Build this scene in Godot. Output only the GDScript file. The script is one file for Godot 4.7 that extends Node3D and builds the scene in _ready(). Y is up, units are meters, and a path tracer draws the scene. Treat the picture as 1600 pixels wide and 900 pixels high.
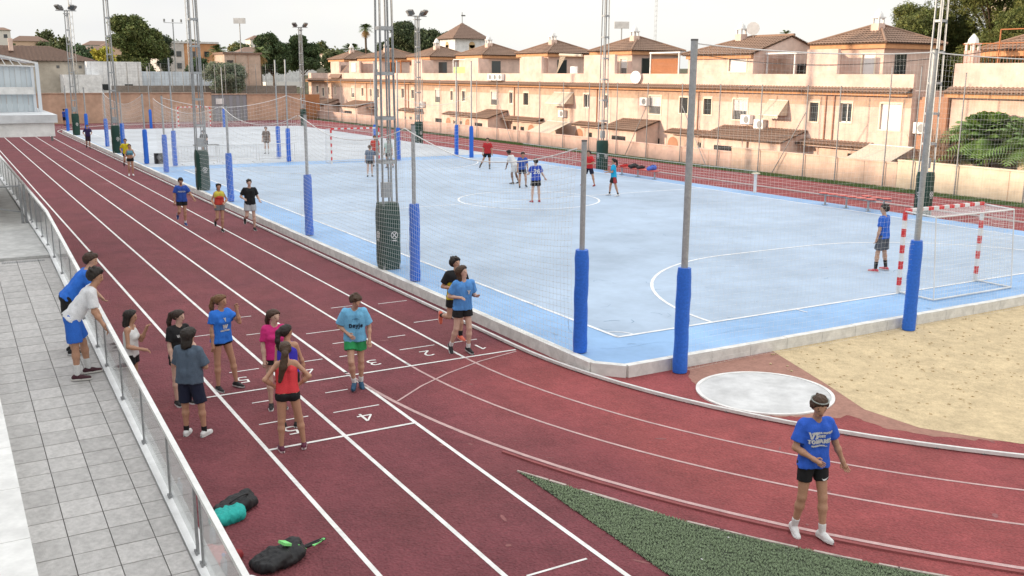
extends Node3D
# Sports ground with a running track, a blue ball court and a row of terraced houses.
# X runs across the court, Z away from the photographer (Godot z is -Z), metres.
var rng := RandomNumberGenerator.new()
var M := {}
var used := {}
const TRACK := -0.22

func W(x: float, y: float, z: float) -> Vector3:
	return Vector3(x, y, -z)

func numbered(called: String) -> String:
	var k: int = used.get(called, 0)
	used[called] = k + 1
	return called if k == 0 else "%s_%03d" % [called, k]

func tag(o: Node, label: String, category: String, group := "", kind := "") -> Node:
	if label != "": o.set_meta("label", label)
	if category != "": o.set_meta("category", category)
	if group != "": o.set_meta("group", group)
	if kind != "": o.set_meta("kind", kind)
	return o

func thing(called: String, label: String, category: String, at := Vector3.ZERO, turn := 0.0, group := "") -> Node3D:
	var o := Node3D.new()
	o.name = numbered(called)
	add_child(o)
	o.position = at
	o.rotation.y = turn
	tag(o, label, category, group)
	return o

func ST() -> SurfaceTool:
	var st := SurfaceTool.new()
	st.begin(Mesh.PRIMITIVE_TRIANGLES)
	st.set_smooth_group(-1)
	return st

func put(mesh: Mesh, called: String, m: Material, parent: Node = null) -> MeshInstance3D:
	var o := MeshInstance3D.new()
	o.mesh = mesh
	o.material_override = m
	if parent == null:
		o.name = numbered(called)
		add_child(o)
	else:
		o.name = called
		parent.add_child(o, true)
	return o

func obj(called: String, st: SurfaceTool, m: Material, parent: Node = null) -> MeshInstance3D:
	st.generate_normals()
	return put(st.commit(), called, m, parent)

func tri(st: SurfaceTool, a: Vector3, b: Vector3, c: Vector3) -> void:
	st.add_vertex(a); st.add_vertex(c); st.add_vertex(b)

func quad(st: SurfaceTool, a: Vector3, b: Vector3, c: Vector3, d: Vector3) -> void:
	st.add_vertex(a); st.add_vertex(c); st.add_vertex(b)
	st.add_vertex(a); st.add_vertex(d); st.add_vertex(c)

func box(st: SurfaceTool, c: Vector3, s: Vector3, b := Basis.IDENTITY) -> void:
	var h := s * 0.5
	var X := b.x * h.x
	var Y := b.y * h.y
	var Z := b.z * h.z
	for q in [[X, Y, Z], [Y, Z, X], [Z, X, Y]]:
		var n: Vector3 = q[0]; var u: Vector3 = q[1]; var v: Vector3 = q[2]
		quad(st, c + n - u - v, c + n + u - v, c + n + u + v, c + n - u + v)
		quad(st, c - n - u - v, c - n - u + v, c - n + u + v, c - n + u - v)

# box from corner ranges in X, Y, Z (Z away)
func bxr(st: SurfaceTool, x0: float, x1: float, y0: float, y1: float, z0: float, z1: float) -> void:
	box(st, W((x0 + x1) * 0.5, (y0 + y1) * 0.5, (z0 + z1) * 0.5), Vector3(absf(x1 - x0), absf(y1 - y0), absf(z1 - z0)))

# bar of rectangular section between two points
func bar(st: SurfaceTool, a: Vector3, b: Vector3, w: float, h: float) -> void:
	var d := b - a
	var l := d.length()
	if l < 0.0001: return
	d /= l
	var up := Vector3.UP if absf(d.y) < 0.95 else Vector3.RIGHT
	var r := d.cross(up).normalized()
	var u := r.cross(d).normalized()
	box(st, (a + b) * 0.5, Vector3(w, h, l), Basis(r, u, -d))

func tube(st: SurfaceTool, pts: Array, rad: Array, sides := 8, caps := true, smooth := true) -> void:
	st.set_smooth_group(0 if smooth else -1)
	var rings := []
	var n := pts.size()
	var r0 := Vector3.ZERO
	for i in n:
		var d: Vector3 = (pts[mini(i + 1, n - 1)] - pts[maxi(i - 1, 0)]).normalized()
		var ref := r0
		if i == 0: ref = Vector3.RIGHT if absf(d.x) < 0.9 else Vector3.UP
		var u: Vector3 = (ref - d * ref.dot(d)).normalized()
		r0 = u
		var v: Vector3 = d.cross(u)
		var ring := PackedVector3Array()
		for k in sides:
			var a := TAU * k / sides
			ring.append(pts[i] + (u * cos(a) + v * sin(a)) * rad[i])
		rings.append(ring)
	for i in n - 1:
		var A: PackedVector3Array = rings[i]; var B: PackedVector3Array = rings[i + 1]
		for k in sides:
			var k2 := (k + 1) % sides
			quad(st, A[k], A[k2], B[k2], B[k])
	st.set_smooth_group(-1)
	if caps:
		for k in range(1, sides - 1):
			tri(st, rings[0][0], rings[0][k + 1], rings[0][k])
			tri(st, rings[n - 1][0], rings[n - 1][k], rings[n - 1][k + 1])

func pole(st: SurfaceTool, a: Vector3, b: Vector3, r: float, sides := 8) -> void:
	tube(st, [a, b], [r, r], sides)

# flat ribbon along ground points (Vector2 X,Z) at height y
func ribbon(st: SurfaceTool, pts: Array, w: float, y: float) -> void:
	var n := pts.size()
	var L := []; var R := []
	for i in n:
		var d: Vector2 = (pts[mini(i + 1, n - 1)] - pts[maxi(i - 1, 0)]).normalized()
		var s := Vector2(-d.y, d.x) * w * 0.5
		L.append(pts[i] + s); R.append(pts[i] - s)
	for i in n - 1:
		var a: Vector2 = L[i]; var b: Vector2 = R[i]; var c: Vector2 = R[i + 1]; var e: Vector2 = L[i + 1]
		quad(st, W(a.x, y, a.y), W(b.x, y, b.y), W(c.x, y, c.y), W(e.x, y, e.y))

# flat polygon facing up
func flat(st: SurfaceTool, poly: Array, y: float) -> void:
	var p := PackedVector2Array(poly)
	var ix := Geometry2D.triangulate_polygon(p)
	for i in range(0, ix.size(), 3):
		var a := W(p[ix[i]].x, y, p[ix[i]].y); var b := W(p[ix[i + 1]].x, y, p[ix[i + 1]].y); var c := W(p[ix[i + 2]].x, y, p[ix[i + 2]].y)
		if (b - a).cross(c - a).y > 0: tri(st, a, b, c)
		else: tri(st, a, c, b)

# upright sides of a polygon, outward faces
func skirt(st: SurfaceTool, poly: Array, y0: float, y1: float) -> void:
	var n := poly.size()
	var area := 0.0
	for i in n:
		var a: Vector2 = poly[i]; var b: Vector2 = poly[(i + 1) % n]
		area += a.x * b.y - b.x * a.y
	for i in n:
		var a: Vector2 = poly[i]; var b: Vector2 = poly[(i + 1) % n]
		if area > 0:
			var t := a; a = b; b = t
		quad(st, W(b.x, y0, b.y), W(a.x, y0, a.y), W(a.x, y1, a.y), W(b.x, y1, b.y))

func arc(cx: float, cz: float, r: float, a0: float, a1: float, n: int) -> Array:
	var o := []
	for i in n + 1:
		var a := deg_to_rad(lerpf(a0, a1, float(i) / n))
		o.append(Vector2(cx + r * cos(a), cz + r * sin(a)))
	return o

# ---------- textures and materials
func noise_image(size: int, freqs: Array, amps: Array, lo: float, hi: float, sd: int, power := 1.0) -> Image:
	var acc := PackedFloat32Array()
	acc.resize(size * size)
	for q in freqs.size():
		var fn := FastNoiseLite.new()
		fn.seed = sd + q * 17
		fn.noise_type = FastNoiseLite.TYPE_SIMPLEX_SMOOTH
		fn.fractal_type = FastNoiseLite.FRACTAL_FBM
		fn.fractal_octaves = 3
		fn.frequency = freqs[q]
		var im := fn.get_seamless_image(size, size)
		var d := im.get_data()
		var am: float = amps[q]
		for i in size * size: acc[i] += d[i] * am
	var tot := 0.0
	for a in amps: tot += a
	var out := PackedByteArray()
	out.resize(size * size)
	for i in size * size:
		var v := clampf(acc[i] / (255.0 * tot), 0.0, 1.0)
		v = clampf((v - 0.5) * 1.7 + 0.5, 0.0, 1.0)
		v = pow(v, power)
		out[i] = int(255.0 * (lo + (hi - lo) * v))
	return Image.create_from_data(size, size, false, Image.FORMAT_L8, out)

var T := {}
func tex(called: String) -> Texture2D:
	if T.has(called): return T[called]
	var im: Image
	match called:
		"grain": im = noise_image(512, [0.3, 0.05, 0.012], [0.6, 0.25, 0.35], 0.74, 1.0, 11)
		"stone": im = noise_image(512, [0.22, 0.04, 0.015], [0.3, 0.45, 0.45], 0.82, 1.0, 23)
		"plaster": im = noise_image(512, [0.12, 0.03, 0.008], [0.2, 0.4, 0.7], 0.86, 1.0, 37)
		"sand": im = noise_image(512, [0.2, 0.05, 0.015], [0.6, 0.6, 0.5], 0.8, 1.0, 41)
		"turf": im = noise_image(512, [0.35, 0.1, 0.012], [0.8, 0.4, 0.4], 0.35, 1.0, 53)
		"court": im = noise_image(512, [0.15, 0.03, 0.007], [0.25, 0.5, 0.8], 0.86, 1.0, 61)
		"cloth": im = noise_image(256, [0.2, 0.05], [0.5, 0.5], 0.82, 1.0, 71)
		"bump": im = noise_image(512, [0.35, 0.1], [0.7, 0.4], 0.0, 1.0, 83)
	im.generate_mipmaps()
	T[called] = ImageTexture.create_from_image(im)
	return T[called]

var bump_tex: Texture2D
func mat(c: Color, rough := 0.8, texture := "", scale := 0.25, bump := 0.0, metal := 0.0) -> StandardMaterial3D:
	var m := StandardMaterial3D.new()
	m.albedo_color = c.linear_to_srgb()
	m.roughness = rough
	m.metallic = metal
	m.metallic_specular = 0.4
	if texture != "":
		m.albedo_texture = tex(texture)
		m.uv1_triplanar = true
		m.uv1_world_triplanar = true
		m.uv1_scale = Vector3.ONE * scale
		if bump > 0.0:
			if bump_tex == null:
				var im := noise_image(512, [0.35, 0.1], [0.7, 0.4], 0.0, 1.0, 83)
				var rgb := Image.create_from_data(512, 512, false, Image.FORMAT_L8, im.get_data())
				rgb.convert(Image.FORMAT_RGBA8)
				rgb.bump_map_to_normal_map(4.0)
				bump_tex = ImageTexture.create_from_image(rgb)
			m.normal_enabled = true
			m.normal_texture = bump_tex
			m.normal_scale = bump
	return m

# base colours are linear reflectances
func C(r: float, g: float, b: float) -> Color:
	return Color(r, g, b)

func setup_materials() -> void:
	M.track = mat(C(1, 1, 1), 0.9, "grain", 0.13, 0.5)
	M.track.vertex_color_use_as_albedo = true
	M.paint = mat(C(0.78, 0.77, 0.75), 0.75, "plaster", 0.6)
	M.faded_paint = mat(C(0.6, 0.4, 0.39), 0.85, "grain", 0.5)
	M.court = mat(C(0.37, 0.468, 0.595), 0.6, "court", 0.05)
	M.court_edge = mat(C(0.26, 0.44, 0.7), 0.6, "court", 0.06)
	M.far_court = mat(C(0.49, 0.52, 0.56), 0.7, "court", 0.05)
	M.court_line = mat(C(0.82, 0.83, 0.84), 0.7, "plaster", 0.5)
	M.kerb = mat(C(0.74, 0.73, 0.7), 0.85, "plaster", 0.5, 0.3)
	M.rail = mat(C(0.74, 0.73, 0.71), 0.5, "stone", 0.5)
	M.ground = mat(C(0.3, 0.24, 0.17), 0.95, "sand", 0.1)
	M.sand = mat(C(0.66, 0.52, 0.32), 0.95, "sand", 0.16, 0.5)
	M.turf = mat(C(0.16, 0.2, 0.13), 0.95, "turf", 0.3, 1.0)
	M.grass = mat(C(0.1, 0.15, 0.05), 0.95, "turf", 0.4, 1.0)
	M.concrete = mat(C(0.6, 0.6, 0.6), 0.85, "plaster", 0.3)
	M.joint = mat(C(0.2, 0.19, 0.18), 0.95, "stone", 0.5)
	M.white = mat(C(0.78, 0.78, 0.77), 0.6, "plaster", 0.3)
	M.white_wall = mat(C(0.78, 0.79, 0.8), 0.85, "plaster", 0.25)
	M.galv = mat(C(0.42, 0.44, 0.45), 0.5, "stone", 0.9, 0.0, 0.35)
	M.grey_metal = mat(C(0.3, 0.31, 0.32), 0.5, "stone", 0.9, 0.0, 0.3)
	M.dark_metal = mat(C(0.12, 0.12, 0.12), 0.55)
	M.black = mat(C(0.018, 0.018, 0.02), 0.6, "cloth", 3.0)
	M.blue_pad = mat(C(0.03, 0.165, 0.7), 0.45, "cloth", 1.2)
	M.green_pad = mat(C(0.016, 0.06, 0.045), 0.5, "cloth", 1.2)
	M.net = mat(C(0.7, 0.7, 0.68), 0.8)
	M.dark_net = mat(C(0.2, 0.2, 0.2), 0.8)
	M.red = mat(C(0.6, 0.035, 0.04), 0.5)
	M.red_seat = mat(C(0.58, 0.12, 0.1), 0.5)
	M.orange_wall = mat(C(0.54, 0.365, 0.265), 0.9, "plaster", 0.12)
	M.peach = mat(C(0.72, 0.54, 0.46), 0.9, "plaster", 0.15)
	M.peach_band = mat(C(0.52, 0.37, 0.28), 0.9, "plaster", 0.3)
	M.pink_wall = mat(C(0.68, 0.48, 0.41), 0.9, "plaster", 0.12)
	M.cream_wall = mat(C(0.74, 0.62, 0.48), 0.9, "plaster", 0.12)
	M.pale_wall = mat(C(0.68, 0.5, 0.4), 0.9, "plaster", 0.12)
	M.tile_roof = mat(C(0.31, 0.2, 0.145), 0.9, "sand", 0.5)
	M.tile_roof_b = mat(C(0.26, 0.17, 0.13), 0.9, "sand", 0.5)
	M.eave = mat(C(0.58, 0.31, 0.16), 0.85, "plaster", 0.5)
	M.trim = mat(C(0.78, 0.7, 0.55), 0.8)
	M.shutter = mat(C(0.76, 0.76, 0.76), 0.6)
	M.pipe = mat(C(0.42, 0.22, 0.14), 0.7)
	M.awning = mat(C(0.66, 0.57, 0.46), 0.9, "cloth", 0.5)
	M.wood = mat(C(0.45, 0.16, 0.05), 0.7, "cloth", 0.5)
	M.rust = mat(C(0.36, 0.14, 0.06), 0.8)
	M.bark = mat(C(0.12, 0.085, 0.06), 0.95, "sand", 1.0)
	var g := StandardMaterial3D.new()
	g.albedo_color = Color(0.72, 0.75, 0.75, 0.3)
	g.transparency = BaseMaterial3D.TRANSPARENCY_ALPHA
	g.roughness = 0.08
	M.glass = g
	var w := StandardMaterial3D.new()
	w.albedo_color = Color(0.2, 0.22, 0.23)
	w.roughness = 0.08
	w.metallic_specular = 0.6
	M.pane = w

# ---------- people: distance field of tapered bones, meshed as surface nets
# bone: [a, b, ra, rb] or [a, b, ra, rb, clip point, clip normal]
func field_mesh(bones: Array, cell: float, k: float, wob := 0.0, wobf := 14.0, sd := 1) -> ArrayMesh:
	var lo := Vector3.INF; var hi := -Vector3.INF
	for b in bones:
		var r: float = maxf(b[2], b[3]) + wob
		lo = lo.min(b[0] - Vector3.ONE * r); lo = lo.min(b[1] - Vector3.ONE * r)
		hi = hi.max(b[0] + Vector3.ONE * r); hi = hi.max(b[1] + Vector3.ONE * r)
	lo -= Vector3.ONE * cell * 2.0; hi += Vector3.ONE * cell * 2.0
	var nx := int((hi.x - lo.x) / cell) + 2; var ny := int((hi.y - lo.y) / cell) + 2; var nz := int((hi.z - lo.z) / cell) + 2
	var val := PackedFloat32Array()
	val.resize(nx * ny * nz)
	val.fill(1.0)
	for b in bones:
		var a: Vector3 = b[0]; var ba: Vector3 = b[1] - b[0]
		var ra: float = b[2]; var rb: float = b[3]
		var bb := maxf(ba.length_squared(), 1e-8)
		var clip: bool = b.size() > 4
		var cp := Vector3.ZERO; var cn := Vector3.ZERO
		if clip: cp = b[4]; cn = b[5]
		var m := maxf(ra, rb) + k + cell * 2.0
		var l: Vector3 = (a.min(b[1]) - Vector3.ONE * m - lo) / cell
		var h: Vector3 = (a.max(b[1]) + Vector3.ONE * m - lo) / cell
		for iy in range(maxi(int(l.y), 0), mini(int(h.y) + 1, ny)):
			for iz in range(maxi(int(l.z), 0), mini(int(h.z) + 1, nz)):
				var row := (iy * nz + iz) * nx
				for ix in range(maxi(int(l.x), 0), mini(int(h.x) + 1, nx)):
					var p := lo + Vector3(ix, iy, iz) * cell
					var pa := p - a
					var t := clampf(pa.dot(ba) / bb, 0.0, 1.0)
					var d := (pa - ba * t).length() - (ra + (rb - ra) * t)
					if clip: d = maxf(d, (p - cp).dot(cn))
					var v := val[row + ix]
					if d < v + k:
						var e := maxf(k - absf(v - d), 0.0) / k
						val[row + ix] = minf(v, d) - e * e * k * 0.25
	if wob > 0.0:
		var fn := FastNoiseLite.new()
		fn.seed = sd; fn.frequency = 1.0; fn.fractal_octaves = 2
		for iy in ny:
			for iz in nz:
				var row := (iy * nz + iz) * nx
				for ix in nx:
					var v := val[row + ix]
					if absf(v) < cell * 2.5:
						var p := (lo + Vector3(ix, iy, iz) * cell) * wobf
						val[row + ix] = v + (fn.get_noise_3d(p.x, p.y * 0.55, p.z) - 0.55) * wob
	var vid := {}
	var vs := PackedVector3Array(); var ns := PackedVector3Array(); var tr := PackedInt32Array()
	var sy := nz * nx
	var lim := cell * 2.2
	for iy in ny - 1:
		for iz in nz - 1:
			var base := (iy * nz + iz) * nx
			for ix in nx - 1:
				var o := base + ix
				var v0 := val[o]
				if v0 > lim or v0 < -lim: continue
				var v1 := val[o + 1]; var v2 := val[o + nx]; var v3 := val[o + nx + 1]
				var v4 := val[o + sy]; var v5 := val[o + sy + 1]; var v6 := val[o + sy + nx]; var v7 := val[o + sy + nx + 1]
				var cnt := int(v0 < 0) + int(v1 < 0) + int(v2 < 0) + int(v3 < 0) + int(v4 < 0) + int(v5 < 0) + int(v6 < 0) + int(v7 < 0)
				if cnt == 0 or cnt == 8: continue
				var acc := Vector3.ZERO; var q := 0
				if (v0 < 0) != (v1 < 0): acc += Vector3(v0 / (v0 - v1), 0, 0); q += 1
				if (v2 < 0) != (v3 < 0): acc += Vector3(v2 / (v2 - v3), 0, 1); q += 1
				if (v4 < 0) != (v5 < 0): acc += Vector3(v4 / (v4 - v5), 1, 0); q += 1
				if (v6 < 0) != (v7 < 0): acc += Vector3(v6 / (v6 - v7), 1, 1); q += 1
				if (v0 < 0) != (v2 < 0): acc += Vector3(0, 0, v0 / (v0 - v2)); q += 1
				if (v1 < 0) != (v3 < 0): acc += Vector3(1, 0, v1 / (v1 - v3)); q += 1
				if (v4 < 0) != (v6 < 0): acc += Vector3(0, 1, v4 / (v4 - v6)); q += 1
				if (v5 < 0) != (v7 < 0): acc += Vector3(1, 1, v5 / (v5 - v7)); q += 1
				if (v0 < 0) != (v4 < 0): acc += Vector3(0, v0 / (v0 - v4), 0); q += 1
				if (v1 < 0) != (v5 < 0): acc += Vector3(1, v1 / (v1 - v5), 0); q += 1
				if (v2 < 0) != (v6 < 0): acc += Vector3(0, v2 / (v2 - v6), 1); q += 1
				if (v3 < 0) != (v7 < 0): acc += Vector3(1, v3 / (v3 - v7), 1); q += 1
				vid[o] = vs.size()
				vs.append(lo + (Vector3(ix, iy, iz) + acc / q) * cell)
				ns.append(Vector3(v1 + v3 + v5 + v7 - v0 - v2 - v4 - v6, v4 + v5 + v6 + v7 - v0 - v1 - v2 - v3, v2 + v3 + v6 + v7 - v0 - v1 - v4 - v5).normalized())
	for o in vid:
		var inside: bool = val[o] < 0
		for ax in 3:
			var st: int = [1, sy, nx][ax]
			if (val[o + st] < 0) == inside: continue
			var s1: int = [sy, nx, 1][ax]; var s2: int = [nx, 1, sy][ax]
			if not (vid.has(o - s1) and vid.has(o - s2) and vid.has(o - s1 - s2)): continue
			var a: int = vid[o - s1 - s2]; var b: int = vid[o - s2]; var c: int = vid[o]; var d: int = vid[o - s1]
			if inside: tr.append_array([a, c, b, a, d, c])
			else: tr.append_array([a, b, c, a, c, d])
	var arr := []
	arr.resize(Mesh.ARRAY_MAX)
	arr[Mesh.ARRAY_VERTEX] = vs
	arr[Mesh.ARRAY_NORMAL] = ns
	arr[Mesh.ARRAY_INDEX] = tr
	var am := ArrayMesh.new()
	if vs.size() > 0: am.add_surface_from_arrays(Mesh.PRIMITIVE_TRIANGLES, arr)
	return am

func field_at(bones: Array, p: Vector3, k: float) -> float:
	var v := 1.0
	for b in bones:
		var ba: Vector3 = b[1] - b[0]
		var t := clampf((p - b[0]).dot(ba) / maxf(ba.length_squared(), 1e-8), 0.0, 1.0)
		var d: float = (p - b[0] - ba * t).length() - lerpf(b[2], b[3], t)
		if b.size() > 4: d = maxf(d, (p - b[4]).dot(b[5]))
		if d < v + k:
			var e := maxf(k - absf(v - d), 0.0) / k
			v = minf(v, d) - e * e * k * 0.25
	return v

# lettering laid onto the front or back of a garment
func print_on(words: String, bones: Array, k: float, centre: Vector3, axis: Vector3, right: Vector3, height: float, m: Material, parent: Node, called := "print") -> void:
	var tm := TextMesh.new()
	tm.text = words
	tm.font = font_bold()
	tm.font_size = 32
	tm.pixel_size = 0.01
	tm.depth = 0.02
	var arr := tm.get_mesh_arrays()
	lay_on(arr, bones, k, centre, axis, right, height / 0.24, m, parent, called)

func lay_on(arr: Array, bones: Array, k: float, centre: Vector3, axis: Vector3, right: Vector3, sc: float, m: Material, parent: Node, called: String) -> void:
	var vs: PackedVector3Array = arr[Mesh.ARRAY_VERTEX]
	var up := right.cross(-axis).normalized()
	if up.y < 0: up = -up
	for i in vs.size():
		var p := centre + right * vs[i].x * sc + up * vs[i].y * sc + axis * 0.4
		for s in 14:
			var d := field_at(bones, p, k)
			p -= axis * (d * 0.9)
			if d < 0.0008: break
		vs[i] = p + axis * (0.024 if vs[i].z > 0 else 0.008)
	arr[Mesh.ARRAY_VERTEX] = vs
	var nn := PackedVector3Array()
	nn.resize(vs.size())
	nn.fill(axis)
	arr[Mesh.ARRAY_NORMAL] = nn
	arr[Mesh.ARRAY_TANGENT] = null
	var am := ArrayMesh.new()
	am.add_surface_from_arrays(Mesh.PRIMITIVE_TRIANGLES, arr)
	put(am, called, m, parent)

var _font: SystemFont
func font_bold() -> SystemFont:
	if _font == null:
		_font = SystemFont.new()
		_font.font_names = PackedStringArray(["Droid Sans"])
		_font.font_weight = 700
	return _font

var _plain: SystemFont
func font_plain() -> SystemFont:
	if _plain == null:
		_plain = SystemFont.new()
		_plain.font_names = PackedStringArray(["Droid Sans"])
	return _plain

var skin_cache := {}
func cloth_mat(c: Color, rough := 0.85) -> StandardMaterial3D:
	var key := "%s%s" % [c, rough]
	if not skin_cache.has(key):
		var m := mat(c, rough, "cloth", 4.0)
		m.uv1_world_triplanar = false
		skin_cache[key] = m
	return skin_cache[key]

func V(o: float, u: float, f: float) -> Vector3:
	return Vector3(o, u, -f)

# d: at Vector3, face deg, h height, cell, female, lean, side, twist, head [yaw, pitch],
# la/ra: [upper dir, fore dir] in (out, up, forward); ll/rl: [thigh dir, shin dir, toe pitch]
func person(d: Dictionary) -> Node3D:
	var s: float = d.h / 1.75
	var fem: bool = d.get("female", false)
	var cell: float = d.get("cell", 0.03)
	var root := thing("person", d.label, "person", d.at, -deg_to_rad(d.face), d.get("group", ""))
	var skin := cloth_mat(d.get("skin", C(0.44, 0.24, 0.16)), 0.55)
	var sw := (0.15 if fem else 0.172) * s
	# legs
	var LT := 0.43 * s; var LS := 0.42 * s
	var legs := []
	var low := 0.0
	for q in [[-1, d.get("ll", [V(0.04, -1, 0), V(0.0, -1, 0), 0.0])], [1, d.get("rl", [V(0.04, -1, 0), V(0.0, -1, 0), 0.0])]]:
		var sg: float = q[0]
		var td: Vector3 = q[1][0]; var sd: Vector3 = q[1][1]
		td = Vector3(td.x * sg, td.y, td.z).normalized(); sd = Vector3(sd.x * sg, sd.y, sd.z).normalized()
		var hip := Vector3(sg * 0.088 * s, 0, 0)
		var knee := hip + td * LT
		var ank := knee + sd * LS
		legs.append([hip, knee, ank, q[1][2]])
		low = minf(low, ank.y - (0.085 + maxf(0.0, sin(deg_to_rad(absf(q[1][2])))) * 0.1) * s)
	var hipc: Vector3 = Vector3(0, -low, 0) + d.get("shift", Vector3.ZERO)
	for L in legs:
		for i in 3: L[i] += hipc
	# torso
	var rot := Basis(Vector3.UP, deg_to_rad(d.get("twist", 0.0))) * Basis(Vector3.RIGHT, -deg_to_rad(d.get("lean", 3.0))) * Basis(Vector3.FORWARD, deg_to_rad(d.get("side", 0.0)))
	var TP := func(x: float, y: float, f: float) -> Vector3: return hipc + rot * Vector3(x * s, (y - 0.93) * s, -f * s)
	var neck: Vector3 = TP.call(0, 1.475, 0.0)
	var hr: Array = d.get("head", [0.0, 0.0])
	var hb := rot * Basis(Vector3.UP, -deg_to_rad(hr[0])) * Basis(Vector3.RIGHT, -deg_to_rad(hr[1]))
	var HP := func(x: float, y: float, f: float) -> Vector3: return neck + hb * Vector3(x * s, (y - 1.475) * s, -f * s)
	var fat: float = d.get("fat", 0.0)
	var cw := 0.066 if fem else 0.076
	var body := [
		[TP.call(-cw, 1.34, 0.0), TP.call(-0.055, 1.06, 0.005), (0.092 + fat * 0.5) * s, (0.08 + fat) * s],
		[TP.call(cw, 1.34, 0.0), TP.call(0.055, 1.06, 0.005), (0.092 + fat * 0.5) * s, (0.08 + fat) * s],
		[TP.call(-0.055, 1.06, 0.0), TP.call(-0.075, 0.95, -0.01), (0.088 + fat) * s, 0.108 * s],
		[TP.call(0.055, 1.06, 0.0), TP.call(0.075, 0.95, -0.01), (0.088 + fat) * s, 0.108 * s],
		[TP.call(-sw / s + 0.03, 1.425, -0.01), TP.call(sw / s - 0.03, 1.425, -0.01), 0.056 * s, 0.056 * s],
		[TP.call(0, 1.42, -0.015), HP.call(0, 1.56, 0.01), 0.058 * s, 0.05 * s],
		[HP.call(0, 1.665, -0.038), HP.call(0, 1.668, 0.014), 0.077 * s, 0.074 * s],
		[HP.call(0, 1.578, 0.04), HP.call(0, 1.64, 0.026), 0.043 * s, 0.064 * s],
		[HP.call(0, 1.615, 0.097), HP.call(0, 1.645, 0.088), 0.014 * s, 0.009 * s],
		[HP.call(-0.073, 1.63, -0.015), HP.call(-0.077, 1.655, -0.022), 0.014 * s, 0.018 * s],
		[HP.call(0.073, 1.63, -0.015), HP.call(0.077, 1.655, -0.022), 0.014 * s, 0.018 * s]]
	if fem:
		body.append([TP.call(-0.07, 1.28, 0.075), TP.call(0.07, 1.28, 0.075), 0.055 * s, 0.055 * s])
	var arms := []
	for q in [[-1, d.get("la", [V(0.2, -1, 0), V(0.1, -1, 0.25)])], [1, d.get("ra", [V(0.2, -1, 0), V(0.1, -1, 0.25)])]]:
		var sg: float = q[0]
		var ud: Vector3 = q[1][0]; var fd: Vector3 = q[1][1]
		ud = Vector3(ud.x * sg, ud.y, ud.z).normalized(); fd = Vector3(fd.x * sg, fd.y, fd.z).normalized()
		var sh: Vector3 = TP.call(sg * sw / s, 1.415, -0.01)
		var el := sh + ud * 0.285 * s
		var wr := el + fd * 0.245 * s
		arms.append([sh, el, wr, ud, fd, sg])
		body.append([sh, el, (0.048 if not fem else 0.041) * s, (0.037 if not fem else 0.033) * s])
		body.append([el, el + fd * 0.09 * s, 0.037 * s, 0.039 * s])
		body.append([el + fd * 0.09 * s, wr, 0.038 * s, 0.025 * s])
		body.append([wr, wr + fd * 0.075 * s, 0.026 * s, 0.03 * s])
	for L in legs:
		body.append([L[0], L[1], 0.088 * s, 0.053 * s])
		var sdir: Vector3 = (L[2] - L[1]).normalized()
		body.append([L[1], L[1] + sdir * 0.13 * s, 0.051 * s, 0.056 * s])
		body.append([L[1] + sdir * 0.13 * s, L[2], 0.055 * s, 0.033 * s])
	var bm := field_mesh(body, cell, 0.03 * s)
	var bo := put(bm, "body", skin, root)
	# hands: five fingers on each palm
	var fs := ST()
	for A in arms:
		var fd: Vector3 = A[4]; var wr: Vector3 = A[2]; var sg: float = A[5]
		var side: Vector3 = fd.cross(Vector3(0, 0, -1) if absf(fd.z) < 0.8 else Vector3.UP).normalized()
		var nrm := side.cross(fd).normalized()
		var curl := -nrm * sg if d.get("curl_in", true) else nrm * sg
		var kn := wr + fd * 0.085 * s
		for i in 4:
			var off := side * (i - 1.5) * 0.019 * s
			var l: float = [0.068, 0.08, 0.075, 0.058][i] * s
			var p1 := kn + off
			var p2 := p1 + (fd + curl * 0.35).normalized() * l * 0.5
			var p3 := p2 + (fd * 0.6 + curl * 0.9).normalized() * l * 0.5
			tube(fs, [p1 - fd * 0.02 * s, p2, p3], [0.0095 * s, 0.009 * s, 0.0075 * s], 5)
		var t0 := wr + fd * 0.025 * s + side * 0.026 * s * (-sg)
		var t1 := t0 + (fd * 0.7 + side * (-sg) * 0.7).normalized() * 0.035 * s
		tube(fs, [t0, t1, t1 + (fd + curl * 0.4).normalized() * 0.03 * s], [0.012 * s, 0.011 * s, 0.008 * s], 5)
	obj("fingers", fs, skin, bo)
	# face
	if cell < 0.025:
		var es := ST()
		for x in [-0.032, 0.032]:
			var e: Vector3 = HP.call(x, 1.65, 0.078)
			tube(es, [e - hb.x * 0.014 * s, e + hb.z * -0.004 * s, e + hb.x * 0.014 * s], [0.004 * s, 0.009 * s, 0.004 * s], 6)
			var w: Vector3 = HP.call(x, 1.675, 0.076)
			tube(es, [w - hb.x * 0.022 * s, w + hb.x * 0.022 * s], [0.006 * s, 0.006 * s], 5)
		obj("eyes", es, cloth_mat(C(0.03, 0.02, 0.015), 0.4), bo)
		var ms := ST()
		var mo: Vector3 = HP.call(0, 1.585, 0.08)
		tube(ms, [mo - hb.x * 0.024 * s, mo - hb.z * 0.006 * s, mo + hb.x * 0.024 * s], [0.004 * s, 0.008 * s, 0.004 * s], 6)
		obj("mouth", ms, cloth_mat(C(0.3, 0.1, 0.085), 0.5), bo)
	# hair
	var hair: Array = []
	var hc: Vector3 = HP.call(0, 1.655, -0.015)
	var cutn := (hb * Vector3(0, -0.62, -0.78)).normalized()
	var cutp: Vector3 = HP.call(0, 1.69, 0.042)
	var hv: float = d.get("hair_vol", 0.016)
	hair.append([HP.call(0, 1.668, -0.042), HP.call(0, 1.68, 0.012), (0.077 + hv * 0.8) * s, (0.074 + hv) * s, cutp, cutn])
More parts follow.
